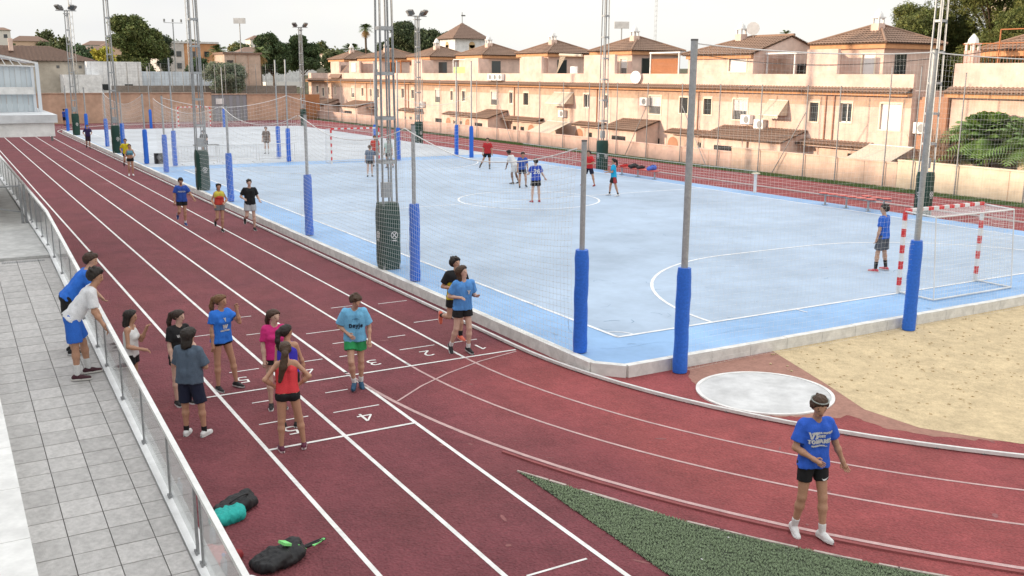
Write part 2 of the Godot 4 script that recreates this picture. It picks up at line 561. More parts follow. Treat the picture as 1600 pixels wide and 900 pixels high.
	if d.get("fringe", true):
		hair.append([HP.call(-0.035, 1.74, 0.045), HP.call(0.035, 1.745, 0.045), 0.022 * s, 0.022 * s])
	var back: String = d.get("hair_style", "short")
	if back == "tail":
		hair.append([HP.call(0, 1.69, -0.1), HP.call(0, 1.66, -0.15), 0.03 * s, 0.035 * s])
		hair.append([HP.call(0, 1.66, -0.15), HP.call(0.01, 1.52, -0.17), 0.036 * s, 0.038 * s])
		hair.append([HP.call(0.01, 1.52, -0.17), HP.call(0.0, 1.36, -0.15), 0.038 * s, 0.016 * s])
	elif back == "long_tail":
		hair.append([HP.call(0, 1.66, -0.1), HP.call(-0.02, 1.6, -0.15), 0.035 * s, 0.045 * s])
		hair.append([HP.call(-0.02, 1.6, -0.15), HP.call(-0.06, 1.4, -0.16), 0.046 * s, 0.055 * s])
		hair.append([HP.call(-0.06, 1.4, -0.16), HP.call(-0.12, 1.17, -0.14), 0.055 * s, 0.02 * s])
	elif back == "bob":
		for x in [-0.058, 0.058]:
			hair.append([HP.call(x, 1.66, -0.03), HP.call(x * 1.1, 1.5, -0.05), 0.036 * s, 0.034 * s])
		hair.append([HP.call(0, 1.66, -0.06), HP.call(0, 1.49, -0.08), 0.06 * s, 0.055 * s])
	elif back == "curly":
		hair.append([HP.call(-0.025, 1.725, -0.04), HP.call(0.025, 1.74, 0.02), 0.055 * s, 0.05 * s])
	if cell < 0.025 and back in ["short", "curly"]:
		rng.seed = int(d.h * 1000) + int(d.face)
		for i in 16:
			var a := rng.randf() * TAU; var e := rng.randf_range(0.35, 1.4)
			var o := Vector3(sin(a) * cos(e) * 0.078, 1.672 + sin(e) * 0.082, cos(a) * cos(e) * 0.095 - 0.015)
			var q: Vector3 = HP.call(o.x, o.y, o.z)
			hair.append([q, q + hb * Vector3(rng.randfn(0, 0.02), 0.012 + hv * 0.8, rng.randfn(0, 0.02)) * s, 0.022 * s, 0.012 * s])
	put(field_mesh(hair, minf(cell, 0.016), 0.014 * s, 0.014 * s, 38.0, 5), "hair", cloth_mat(d.get("hair", C(0.025, 0.016, 0.011)), 0.6), root)
	if d.has("band"):
		var bs := ST()
		var ring := []; var rr := []
		for i in 21:
			var a := TAU * i / 20
			ring.append(HP.call(sin(a) * 0.097, 1.738 + 0.012 * cos(a), cos(a) * 0.11 - 0.018)); rr.append(0.009 * s)
		tube(bs, ring, rr, 6, false)
		obj("headband", bs, cloth_mat(d.band), root)
	# upper garment
	var top: String = d.get("top", "tee")
	var tc: StandardMaterial3D = cloth_mat(d.get("shirt", C(0.05, 0.15, 0.6)))
	var loose: float = maxf(d.get("loose", 0.018), 0.016)
	var hem: float = d.get("hem", 0.9)
	var shirt := []
	if top != "none":
		var hp: Vector3 = TP.call(0, hem, 0)
		var hn := -rot.y
		var chest_top := 1.36 if top == "tee" else 1.33
		if top == "bra":
			hp = TP.call(0, 1.17, 0)
		for x in [-1.0, 1.0]:
			shirt.append([TP.call(x * cw, chest_top, 0.0), TP.call(x * 0.06, 1.05, 0.0), (0.095 + loose * 0.5 + fat * 0.5) * s, (0.087 + loose + fat) * s, hp, hn])
			shirt.append([TP.call(x * 0.06, 1.06, 0.0), TP.call(x * 0.08, hem - 0.1, -0.005), (0.087 + loose + fat) * s, (0.116 + loose * 0.9) * s, hp, hn])
		if fem:
			shirt.append([TP.call(-0.07, 1.28, 0.075), TP.call(0.07, 1.28, 0.075), 0.062 * s, 0.062 * s, hp, hn])
		if top == "tee":
			shirt.append([TP.call(-sw / s + 0.02, 1.425, -0.01), TP.call(sw / s - 0.02, 1.425, -0.01), 0.059 * s, 0.059 * s])
			for A in arms:
				var e: Vector3 = A[0] + A[3] * d.get("sleeve", 0.2) * s
				shirt.append([A[0], A[0] + A[3] * 0.26 * s, (0.056 + loose * 0.25) * s, (0.058 + loose * 0.8) * s, e, A[3]])
		else:
			for x in [-1.0, 1.0]:
				shirt.append([TP.call(x * 0.085, 1.34, 0.06), TP.call(x * 0.085, 1.465, 0.01), 0.026 * s, 0.016 * s])
				shirt.append([TP.call(x * 0.085, 1.465, 0.01), TP.call(x * 0.05, 1.34, -0.09), 0.016 * s, 0.024 * s])
		put(field_mesh(shirt, cell, 0.025 * s, 0.013 * s if top == "tee" else 0.004, 10.0, int(d.h * 1000)), "shirt", tc, root)
		if d.has("yoke"):
			var yb := []
			var yp: Vector3 = TP.call(0, 1.27, 0)
			for b in shirt:
				if b.size() <= 4 or b[5] != hn: yb.append([b[0], b[1], b[2] + 0.016, b[3] + 0.016] + b.slice(4))
			for x in [-1.0, 1.0]:
				yb.append([TP.call(x * cw, 1.37, 0.0), TP.call(x * 0.07, 1.1, 0.0), (0.112 + loose * 0.6) * s, (0.106 + loose) * s, yp, hn])
			put(field_mesh(yb, cell, 0.025 * s), "shoulder_yoke", cloth_mat(d.yoke), root)
		if d.has("panels"):
			var pb := []
			for x in [-1.0, 1.0]:
				pb.append([TP.call(x * (cw + 0.085), 1.27, -0.01), TP.call(x * 0.148, hem + 0.01, -0.01), 0.034 * s, 0.034 * s, hp, hn])
			put(field_mesh(pb, cell, 0.02 * s), "side_panel", cloth_mat(d.panels), root)
		for pr in d.get("prints", []):
			# [text, y, height, back?, colour, x]
			var sgn := -1.0 if pr[3] else 1.0
			var ax := rot * Vector3(0, 0, -sgn)
			print_on(pr[0], shirt, 0.025 * s, TP.call(-sgn * pr[5], pr[1], 0.0), ax, rot * Vector3(-sgn, 0, 0), pr[2] * s, cloth_mat(pr[4]), root)
	# lower garment
	var bl: float = d.get("short_len", 0.6)
	var bw: float = d.get("short_loose", 0.022)
	var sh := [[TP.call(-0.075, 1.0, -0.005), TP.call(-0.075, 0.93, -0.01), (0.094 + fat) * s, 0.113 * s, TP.call(0, minf(1.03, hem + 0.055), 0), rot.y], [TP.call(0.075, 1.0, -0.005), TP.call(0.075, 0.93, -0.01), (0.094 + fat) * s, 0.113 * s, TP.call(0, minf(1.03, hem + 0.055), 0), rot.y]]
	for L in legs:
		var td: Vector3 = (L[1] - L[0]).normalized()
		var e: Vector3 = L[0] + td * LT * bl
		sh.append([L[0], L[0] + td * LT * (bl + 0.12), (0.092 + bw * 0.4) * s, lerpf(0.092, 0.058, bl) * s + bw * s, e, td])
	put(field_mesh(sh, cell, 0.02 * s, 0.006 * s, 14.0, 9), "shorts", cloth_mat(d.get("shorts", C(0.015, 0.015, 0.018))), root)
	if d.has("mark"):
		# small white tick emblem on the front of the left leg
		var ls := ST()
		var mid: Vector3 = legs[0][0] + (legs[0][1] - legs[0][0]) * (bl - 0.1)
		var tick := [[-0.04, 0.004, 0.003], [-0.028, -0.008, 0.009], [-0.01, -0.008, 0.011], [0.015, 0.002, 0.007], [0.05, 0.02, 0.001]]
		var up_e := []; var lo_e := []
		for q in tick:
			for e in 2:
				var p: Vector3 = mid + Vector3(-q[0] * s, (q[1] + (q[2] if e == 0 else -q[2])) * s, -0.4)
				for i in 12: p += Vector3(0, 0, field_at(sh, p, 0.02 * s) * 0.9)
				p += Vector3(0, 0, -0.014)
				if e == 0: up_e.append(p)
				else: lo_e.append(p)
		for i in tick.size() - 1: quad(ls, up_e[i], up_e[i + 1], lo_e[i + 1], lo_e[i])
		obj("tick_emblem", ls, cloth_mat(C(0.74, 0.74, 0.74)), root)
	if d.has("short_panels"):
		var pb := []
		for L in legs:
			var td: Vector3 = (L[1] - L[0]).normalized()
			var e: Vector3 = L[0] + td * LT * bl
			var ox := Vector3(0.036 * s * signf(L[0].x - hipc.x), 0, 0)
			pb.append([L[0] + ox, L[0] + ox * 1.1 + td * LT * (bl + 0.1), (0.062 + bw * 0.5) * s, lerpf(0.075, 0.05, bl) * s + bw * s, e + td * 0.004, td])
		put(field_mesh(pb, cell, 0.02 * s), "side_panel", cloth_mat(d.short_panels), root)
	# shoes and socks
	for L in legs:
		var sd: Vector3 = (L[2] - L[1]).normalized()
		var tp: float = deg_to_rad(L[3])
		var fwd := Vector3(0, -sin(tp), -cos(tp))
		var out := signf(L[0].x - hipc.x)
		fwd = Basis(Vector3.UP, -out * 0.15) * fwd
		var upv := fwd.cross(Vector3.RIGHT).normalized()
		if upv.dot(-sd) < 0: upv = -upv
		var a: Vector3 = L[2] - upv * 0.045 * s
		var sole: Vector3 = L[2] - upv * 0.085 * s
		var shoe := [
			[a - fwd * 0.045 * s, a + fwd * 0.06 * s, 0.042 * s, 0.042 * s, sole, -upv],
			[a + fwd * 0.06 * s - upv * 0.01 * s, a + fwd * 0.165 * s - upv * 0.016 * s, 0.042 * s, 0.033 * s, sole, -upv],
			[a - fwd * 0.035 * s, L[2] + upv * 0.0, 0.038 * s, 0.038 * s, L[2] + upv * 0.012 * s, upv]]
		var so := put(field_mesh(shoe, minf(cell, 0.02), 0.02 * s), "shoe", cloth_mat(d.get("shoe", C(0.03, 0.03, 0.035)), 0.6), root)
		if cell < 0.025:
			var ss := ST()
			var rt := fwd.cross(upv).normalized()
			var prof := [[-0.092, 0.012], [-0.08, 0.03], [-0.04, 0.041], [0.03, 0.041], [0.1, 0.047], [0.15, 0.042], [0.185, 0.026], [0.203, 0.008]]
			for i in prof.size() - 1:
				var p: Array = prof[i]; var q: Array = prof[i + 1]
				var pc: Vector3 = sole + fwd * p[0] * s; var qc: Vector3 = sole + fwd * q[0] * s
				var pw: Vector3 = rt * p[1] * s; var qw: Vector3 = rt * q[1] * s
				var t: Vector3 = upv * 0.024 * s
				quad(ss, pc - pw + t, pc + pw + t, qc + qw + t, qc - qw + t)
				quad(ss, pc + pw, pc - pw, qc - qw, qc + qw)
				quad(ss, pc + pw, qc + qw, qc + qw + t, pc + pw + t)
				quad(ss, qc - qw, pc - pw, pc - pw + t, qc - qw + t)
			obj("sole", ss, cloth_mat(d.get("sole", C(0.7, 0.7, 0.7)), 0.7), so)
		if d.has("sock"):
			var top_s: float = d.get("sock_len", 0.08)
			var sk := [[L[2], L[2] - sd * (top_s + 0.05) * s, 0.042 * s, 0.044 * s + top_s * 0.06, L[2] - sd * top_s * s, -sd]]
			put(field_mesh(sk, minf(cell, 0.018), 0.01), "sock", cloth_mat(d.sock), root)
	return root

# ---------- ground, track, courts
const BEND := Vector2(11.05, 1.1)
const FAR_BEND := Vector2(11.05, 84.0)
const LANES := [-7.8, -6.6, -5.42, -4.2, -3.05]

func oval(r: float) -> Array:
	# left straight from far to near, near bend, right straight back to far, far bend
	var o := []
	for i in 21: o.append(Vector2(BEND.x - r, lerpf(FAR_BEND.y, BEND.y, i / 20.0)))
	o.append_array(arc(BEND.x, BEND.y, r, 180, 360, 64).slice(1))
	for i in range(1, 21): o.append(Vector2(BEND.x + r, lerpf(BEND.y, FAR_BEND.y, i / 20.0)))
	o.append_array(arc(BEND.x, FAR_BEND.y, r, 0, 180, 48).slice(1))
	return o

func build_ground() -> void:
	var st := ST()
	flat(st, [Vector2(-900, -600), Vector2(900, -600), Vector2(900, 1400), Vector2(-900, 1400)], TRACK - 0.03)
	var g := obj("ground", st, M.ground)
	tag(g, "bare brown earth reaching to the horizon", "ground", "", "structure")
	# red running track, one gridded sheet whose dye runs from wine red on the straight to brick red on the bend
	st = ST()
	st.set_smooth_group(0)
	var nx := 58; var nz := 90
	var fn := FastNoiseLite.new(); fn.seed = 5; fn.frequency = 0.16; fn.fractal_octaves = 3
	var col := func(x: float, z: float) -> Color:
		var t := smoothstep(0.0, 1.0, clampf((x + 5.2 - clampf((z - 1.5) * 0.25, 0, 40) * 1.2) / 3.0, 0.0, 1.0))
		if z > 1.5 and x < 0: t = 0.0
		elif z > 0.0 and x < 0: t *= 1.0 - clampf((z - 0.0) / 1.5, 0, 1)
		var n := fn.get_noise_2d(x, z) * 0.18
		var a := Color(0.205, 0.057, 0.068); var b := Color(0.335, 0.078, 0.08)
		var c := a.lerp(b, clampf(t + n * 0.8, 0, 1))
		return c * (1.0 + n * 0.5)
	for i in nx:
		for j in nz:
			var xs := [lerpf(-9.45, 28.3, float(i) / nx), lerpf(-9.45, 28.3, float(i + 1) / nx)]
			var zs := [lerpf(-18, 101.0, float(j) / nz), lerpf(-18, 101.0, float(j + 1) / nz)]
			for q in [[0, 0], [1, 1], [1, 0], [0, 0], [0, 1], [1, 1]]:
				st.set_color(col.call(xs[q[0]], zs[q[1]]))
				st.add_vertex(W(xs[q[0]], TRACK, zs[q[1]]))
	var tr := obj("running_track", st, M.track)
	tag(tr, "red synthetic running track with white lane lines", "track", "", "structure")
	var y := TRACK + 0.004
	for i in LANES.size():
		var x: float = LANES[i]
		st = ST()
		var end := -18.0 if i < 3 else (0.86 if i == 3 else 0.86)
		ribbon(st, [Vector2(x, 86), Vector2(x, end)], 0.055 if i > 2 else 0.062, y)
		obj("lane_line", st, M.paint, tr)
	# faded lines round the bends
	for i in 3:
		var r: float = BEND.x - LANES[4 - i]
		st = ST()
		var pts := arc(BEND.x, BEND.y, r, 180, 360, 80)
		ribbon(st, pts, 0.05 if i < 2 else 0.07, y)
		obj("bend_line", st, M.faded_paint, tr)
		st = ST()
		ribbon(st, [Vector2(BEND.x + r, BEND.y), Vector2(BEND.x + r, FAR_BEND.y)] + arc(BEND.x, FAR_BEND.y, r, 0, 180, 50).slice(1), 0.05, y)
		obj("lane_line", st, M.paint, tr)
	# raised pink border along the outside of the bend
	st = ST()
	var ro := BEND.x - LANES[2] + 0.14
	var ob := arc(BEND.x, BEND.y, ro, 197, 360, 80)
	for i in ob.size() - 1:
		bar(st, W(ob[i].x, TRACK + 0.012, ob[i].y), W(ob[i + 1].x, TRACK + 0.012, ob[i + 1].y), 0.045, 0.028)
	obj("bend_border", st, mat(C(0.33, 0.1, 0.1), 0.9, "grain", 0.4), tr)
	# start lines and stagger marks
	for q in [[-5.42, -1.9, 0.86, 0.055], [-8.0, -5.42, 0.86, 0.05], [-7.78, -5.42, -2.0, 0.06]]:
		st = ST(); ribbon(st, [Vector2(q[0], q[2]), Vector2(q[1], q[2])], q[3], y + 0.003); obj("start_line", st, M.paint, tr)
	for q in [[-3.9, -3.2, 6.06], [-2.76, -2.0, 5.93], [-5.17, -4.35, 4.08], [-3.77, -3.37, 2.98], [-4.95, -4.6, 3.07], [-2.76, -2.04, 3.87], [-5.16, -4.77, 2.1], [-3.94, -3.17, 1.98], [-5.92, -5.5, 2.12], [-6.16, -5.75, 0.12], [-6.39, -5.59, -0.91], [-7.6, -6.8, -0.87], [-7.41, -7.08, 0.2], [-6.39, -5.59, -7.02], [-7.4, -6.7, 5.0], [-6.3, -5.6, 4.6], [-7.3, -6.75, 2.1], [-2.75, -2.2, 1.95], [-6.3, -5.75, 6.2]]:
		st = ST(); ribbon(st, [Vector2(q[0], q[2]), Vector2(q[1], q[2])], 0.035, y); obj("stagger_mark", st, M.paint, tr)
	for q in [[-5.2, -4.2, 36.7], [-4.0, -3.05, 43.9], [-7.7, -1.9, 52.0], [-7.7, -1.9, 63.0]]:
		st = ST(); ribbon(st, [Vector2(q[0], q[2]), Vector2(q[1], q[2])], 0.04, y); obj("stagger_mark", st, M.faded_paint, tr)
	# curved waterfall line and its crossing
	st = ST(); ribbon(st, [Vector2(-5.25, -0.9), Vector2(-4.55, -0.35), Vector2(-3.8, 0.1), Vector2(-2.9, 0.5), Vector2(-1.95, 0.75)], 0.04, y + 0.003)
	obj("curved_start_line", st, M.faded_paint, tr)
	# lane numbers, read by someone coming up the straight
	for q in [["1", -2.44, 1.4], ["2", -3.58, 1.5], ["3", -4.74, 1.42], ["4", -6.0, 1.5], ["5", -7.2, 1.55], ["4", -6.0, -1.36], ["5", -7.24, -1.36]]:
		var tm := TextMesh.new()
		tm.text = q[0]; tm.font = font_plain(); tm.font_size = 32; tm.pixel_size = 0.0145; tm.depth = 0.004
		var o := put(tm, "lane_number", M.paint, tr)
		o.position = W(q[1], y + 0.002, q[2])
		o.basis = Basis(Vector3(-1, 0, 0), Vector3(0, 0, 1), Vector3(0, 1, 0))
	# pale scuffs and chalk smears where spikes have worn the rubber
	rng.seed = 77
	st = ST()
	for i in 50:
		var p := Vector2(rng.randf_range(-8.9, 3.0), rng.randf_range(-9.5, 3.0))
		if p.x > -2.2 and p.y > -3: continue
		var w := rng.randf_range(0.012, 0.045); var l := rng.randf_range(0.03, 0.14); var a := rng.randf() * PI
		var poly := []
		for k in 7:
			var t := TAU * k / 7
			var e := Vector2(cos(t) * l * rng.randf_range(0.6, 1.1), sin(t) * w * rng.randf_range(0.6, 1.1)).rotated(a)
			poly.append(p + e)
		flat(st, poly, y - 0.002)
	obj("scuff", st, mat(C(0.3, 0.12, 0.12), 0.95, "grain", 0.6), tr).set_meta("kind", "stuff")
	# white rail round the inside of the oval
	st = ST()
	var ov := oval(12.88)
	for i in ov.size():
		var a: Vector2 = ov[i]; var b: Vector2 = ov[(i + 1) % ov.size()]
		bar(st, W(a.x, TRACK + 0.045, a.y), W(b.x, TRACK + 0.045, b.y), 0.055, 0.05)
	var rl := obj("inner_rail", st, M.rail)
	tag(rl, "low white kerb rail round the inside of the running track", "rail")
	st = ST()
	for i in range(0, 150):
		var t := float(i) / 150.0 * (ov.size() - 1)
		var p: Vector2 = ov[int(t)].lerp(ov[int(t) + 1], t - int(t))
		box(st, W(p.x, TRACK + 0.01, p.y), Vector3(0.05, 0.03, 0.05))
	obj("rail_foot", st, M.dark_metal, rl).set_meta("kind", "stuff")
	# grass strip along the houses and turf wedge beside the bend
	st = ST(); flat(st, [Vector2(28.2, -15), Vector2(29.6, -15), Vector2(29.6, 103), Vector2(28.2, 103)], TRACK + 0.006)
	var gs := obj("grass_strip", st, M.grass)
	tag(gs, "narrow strip of mown grass along the garden wall", "grass", "", "structure")
	var wedge := [Vector2(-5.0, -4.5)]
	var ro2 := BEND.x - LANES[2] + 0.55
	for a in range(208, 252, 3):
		var p := BEND + Vector2(cos(deg_to_rad(a)), sin(deg_to_rad(a))) * ro2
		if p.y < -4.4: wedge.append(p)
	wedge.append(Vector2(4, -18)); wedge.append(Vector2(-5.08, -18))
	st = ST(); flat(st, wedge, TRACK + 0.01)
	var tf := obj("turf_wedge", st, M.turf)
	tag(tf, "wedge of dark green artificial turf beside the bend", "turf", "", "structure")
	tufts(wedge, -4.5, -12.5, -5.05, 1.0, 45000, "turf_blades", tf, Color(0.165, 0.215, 0.125), 0.01, 0.017, TRACK + 0.01)
	tufts([Vector2(28.25, 4), Vector2(29.5, 4), Vector2(29.5, 60), Vector2(28.25, 60)], 4, 60, 28.25, 29.5, 12000, "grass_blades", gs, Color(0.1, 0.16, 0.045), 0.07, 0.09, TRACK)
	# worn edging stones round the wedge, and litter on it
	st = ST()
	rng.seed = 9
	for i in wedge.size() - 3:
		var a: Vector2 = wedge[i]; var b: Vector2 = wedge[i + 1]
		var n := int(a.distance_to(b) / 0.28) + 1
		for k in n:
			if rng.randf() < 0.2: continue
			var p := a.lerp(b, (k + 0.5) / n)
			var dr := (b - a).normalized()
			box(st, W(p.x, TRACK + 0.012, p.y), Vector3(0.02 + rng.randf() * 0.03, 0.026, 0.2 + rng.randf() * 0.12), Basis(Vector3.UP, atan2(dr.x, -dr.y)))
	obj("edging", st, mat(C(0.5, 0.42, 0.38), 0.9, "stone", 0.5), tf).set_meta("kind", "stuff")
	st = ST()
	for i in 34:
		var p := Vector2(rng.randf_range(-5, 1.5), rng.randf_range(-11, -4.6))
		if Geometry2D.is_point_in_polygon(p, PackedVector2Array(wedge)):
			box(st, W(p.x, TRACK + 0.026, p.y), Vector3(0.012 + rng.randf() * 0.02, 0.008, 0.012 + rng.randf() * 0.014), Basis(Vector3.UP, rng.randf() * 3))
	obj("litter", st, M.white, tf).set_meta("kind", "stuff")
	# sand field and throwing circle inside the bend
	st = ST()
	flat(st, [Vector2(2.6, -1.66), Vector2(1.85, -3.78), Vector2(1.34, -5.07), Vector2(1.4, -6.1), Vector2(2.15, -7.3), Vector2(4.2, -9.0), Vector2(8, -10.9), Vector2(14, -11.0), Vector2(19, -8.6), Vector2(22.4, -3), Vector2(22.6, -1.66)], TRACK + 0.004)
	var sd := obj("sand_field", st, M.sand)
	tag(sd, "dry yellow sand field inside the track bend", "sand", "", "structure")
	st = ST()
	for i in 500:
		var p := Vector2(rng.randf_range(1.8, 9), rng.randf_range(-8, -1.9))
		var r := rng.randf_range(0.006, 0.022)
		if p.y < -6 and p.x < 3.5: continue
		box(st, W(p.x, TRACK + 0.005 + r * 0.5, p.y), Vector3(r * 2, r, r * 1.6), Basis(Vector3.UP, rng.randf() * 3))
	obj("pebbles", st, M.sand, sd).set_meta("kind", "stuff")
	st = ST()
	rng.seed = 88
	var ap := [Vector2(0.35, -1.77), Vector2(2.7, -1.77), Vector2(2.0, -3.75), Vector2(1.5, -5.05), Vector2(1.55, -6.05), Vector2(2.2, -7.2), Vector2(1.5, -6.7), Vector2(0.95, -5.9), Vector2(0.9, -5.2), Vector2(0.2, -4.9), Vector2(-0.3, -4.5), Vector2(-0.55, -3.4), Vector2(-0.2, -2.5)]
	var ragged := []
	for i in ap.size():
		var a: Vector2 = ap[i]; var b: Vector2 = ap[(i + 1) % ap.size()]
		for k in 8: ragged.append(a.lerp(b, k / 8.0) + (Vector2(rng.randf_range(-0.05, 0.05), rng.randf_range(-0.06, 0.06)) if i > 0 else Vector2.ZERO))
	flat(st, ragged, TRACK + 0.002)
	var da := obj("dusty_apron", st, mat(C(0.38, 0.2, 0.155), 0.95, "sand", 0.4))
	tag(da, "sand dusted rubber apron round the throwing circle", "ground", "", "structure")
	var tc := thing("throwing_circle", "pale concrete throwing circle with white rim beside blue court", "circle", W(0.52, TRACK, -3.6))
	tag(tc, "", "", "", "structure")
	st = ST()
	tube(st, [Vector3(0, -0.02, 0), Vector3(0, 0.012, 0)], [1.13, 1.13], 64, true, false)
	obj("slab", st, M.concrete, tc)
	st = ST()
	var ring := []
	for i in 65: ring.append(Vector2(cos(TAU * i / 64), sin(TAU * i / 64)) * 1.15)
	for i in 64:
		bar(st, W(ring[i].x, 0.01, ring[i].y), W(ring[i + 1].x, 0.01, ring[i + 1].y), 0.06, 0.03)
	obj("rim", st, M.paint, tc)
	build_courts()

func tufts(poly: Array, z0: float, z1: float, x0: float, x1: float, n: int, called: String, parent: Node, c: Color, h0: float, h1: float, y: float) -> void:
	var st := ST()
	for k in 3:
		var a := k * 2.1
		var o := Vector3(cos(a), 0, sin(a)) * 0.012
		tri(st, o + Vector3(-sin(a), 0, cos(a)) * 0.005, o - Vector3(-sin(a), 0, cos(a)) * 0.005, o * 1.9 + Vector3(0, 1, 0))
	st.generate_normals()
	var mm := MultiMesh.new()
	mm.transform_format = MultiMesh.TRANSFORM_3D
	mm.use_colors = true
	mm.mesh = st.commit()
	mm.instance_count = n
	var pk := PackedVector2Array(poly)
	var i := 0
	rng.seed = n
	while i < n:
		var p := Vector2(rng.randf_range(x0, x1), rng.randf_range(minf(z0, z1), maxf(z0, z1)))
		if not Geometry2D.is_point_in_polygon(p, pk): continue
		var b := Basis(Vector3.UP, rng.randf() * TAU).scaled(Vector3(1.5, rng.randf_range(h0, h1), 1.5))
		mm.set_instance_transform(i, Transform3D(b, W(p.x, y, p.y)))
		mm.set_instance_color(i, c * rng.randf_range(0.7, 1.35))
		i += 1
	var o := MultiMeshInstance3D.new()
	o.multimesh = mm
	o.name = called
	var m := StandardMaterial3D.new()
	m.vertex_color_use_as_albedo = true
	m.roughness = 0.9
	o.material_override = m
	parent.add_child(o)
	o.set_meta("kind", "stuff")

func build_courts() -> void:
	var outline := [Vector2(-1.42, -1.24), Vector2(-1.04, -1.62), Vector2(20.75, -1.62), Vector2(20.75, 83.5), Vector2(-1.42, 83.5)]
	var st := ST()
	flat(st, outline, -0.004)
	skirt(st, outline, TRACK - 0.02, -0.004)
	var ct := obj("court", st, M.court_edge)
	tag(ct, "raised blue hard court with a pale playing area and white lines", "court", "", "structure")
	st = ST(); flat(st, [Vector2(0, 0), Vector2(19.6, 0), Vector2(19.6, 40), Vector2(0, 40)], 0.0)
	obj("playing_area", st, M.court, ct)
	st = ST(); flat(st, [Vector2(-1.3, 42.3), Vector2(20.7, 42.3), Vector2(20.7, 83.4), Vector2(-1.3, 83.4)], 0.0)
	obj("far_court", st, M.far_court, ct)
	# kerb stones, each a metre long with a thin joint
	rng.seed = 3
	var px := -1.04
	while px < 20.7:
		var l := minf(1.0, 20.75 - px)
		st = ST()
		bxr(st, px + 0.005, px + l - 0.005, TRACK - 0.02, 0.006 + rng.randf() * 0.008, -1.75, -1.6)
		obj("kerb_stone", st, M.kerb, ct)
		px += 1.0
	var pz := -1.22
	while pz < 83.4:
		st = ST()
		bxr(st, -1.56, -1.4, TRACK - 0.02, 0.006 + rng.randf() * 0.008, pz + 0.005, minf(pz + 0.995, 83.5))
		obj("kerb_stone", st, M.kerb, ct)
		pz += 1.0
	st = ST()
	bar(st, W(-1.47, -0.112, -1.2), W(-1.03, -0.112, -1.68), 0.15, 0.235)
	obj("kerb_stone", st, M.kerb, ct)
	# markings
	var y := 0.004
	var L := func(pts: Array, w: float, called: String, yy: float) -> void:
		var s := ST(); ribbon(s, pts, w, yy); obj(called, s, M.court_line, ct)
	for z in [0.0, 40.0]:
		L.call([Vector2(-0.03, z), Vector2(19.63, z)], 0.085, "end_line", y)
	L.call([Vector2(0, 0), Vector2(0, 40)], 0.085, "side_line", y)
	L.call([Vector2(19.6, 0), Vector2(19.6, 40)], 0.085, "side_line", y)
	y = 0.0045
	L.call([Vector2(0, 20), Vector2(19.6, 20)], 0.08, "halfway_line", y)
	y = 0.006
	L.call(arc(10, 20, 3.0, 0, 360, 60), 0.085, "centre_circle", y)
	for z in [0.0, 40.0]:
		var s := 1.0 if z == 0.0 else -1.0
		var pts := []
		for p in arc(8.5, 0, 6.0, 180, 90, 20): pts.append(Vector2(p.x, z + s * p.y))
		for p in arc(11.5, 0, 6.0, 90, 0, 20): pts.append(Vector2(p.x, z + s * p.y))
		L.call(pts, 0.08, "goal_area_line", y)
		for q in [0.25]: 
			var cr := []
			for p in arc(0, 0, 0.4, 0, 90, 8): cr.append(Vector2(p.x, z + s * p.y))
			L.call(cr, 0.04, "corner_arc", y)
		L.call([Vector2(5.0, z - s * 0.03), Vector2(5.0, z - s * 0.35)], 0.04, "distance_mark", y)
	L.call([Vector2(0.2, 44.5), Vector2(19.8, 44.5), Vector2(19.8, 82.5), Vector2(0.2, 82.5), Vector2(0.2, 44.5)], 0.06, "far_court_line", y)
	# scuffs, shoe marks and hairline cracks on the court paint
	rng.seed = 515
	var sc := ST()
	for i in 150:
		var p := Vector2(rng.randf_range(-1.2, 16), rng.randf_range(-1.4, 24)); var a := rng.randf() * TAU; var l := rng.randf_range(0.06, 0.4)
		ribbon(sc, [p, p + Vector2(cos(a), sin(a)) * l * 0.5, p + Vector2(cos(a + 0.4), sin(a + 0.4)) * l], rng.randf_range(0.008, 0.025), 0.0025)
	obj("scuff_mark", sc, mat(C(0.24, 0.34, 0.46), 0.8, "court", 0.3), ct).set_meta("kind", "stuff")
	sc = ST()
	for i in 9:
		var p := Vector2(rng.randf_range(-0.9, 12), rng.randf_range(-1.3, -0.3)) if i < 6 else Vector2(rng.randf_range(-1.2, -0.3), rng.randf_range(0, 12))
		var pts := [p]
		var a := rng.randf_range(-0.3, 0.3) if i < 6 else PI / 2
		for k in 10:
			a += rng.randf_range(-0.35, 0.35)
			p += Vector2(cos(a), sin(a)) * 0.16
			pts.append(p)
		ribbon(sc, pts, 0.007, 0.003)
	obj("hairline_crack", sc, mat(C(0.16, 0.25, 0.36), 0.9), ct).set_meta("kind", "stuff")

# ---------- ramp, balustrades, terrace
func ramp_y(z: float) -> float:
	return 0.62 + 0.079 * clampf(z, -12.0, 8.5)

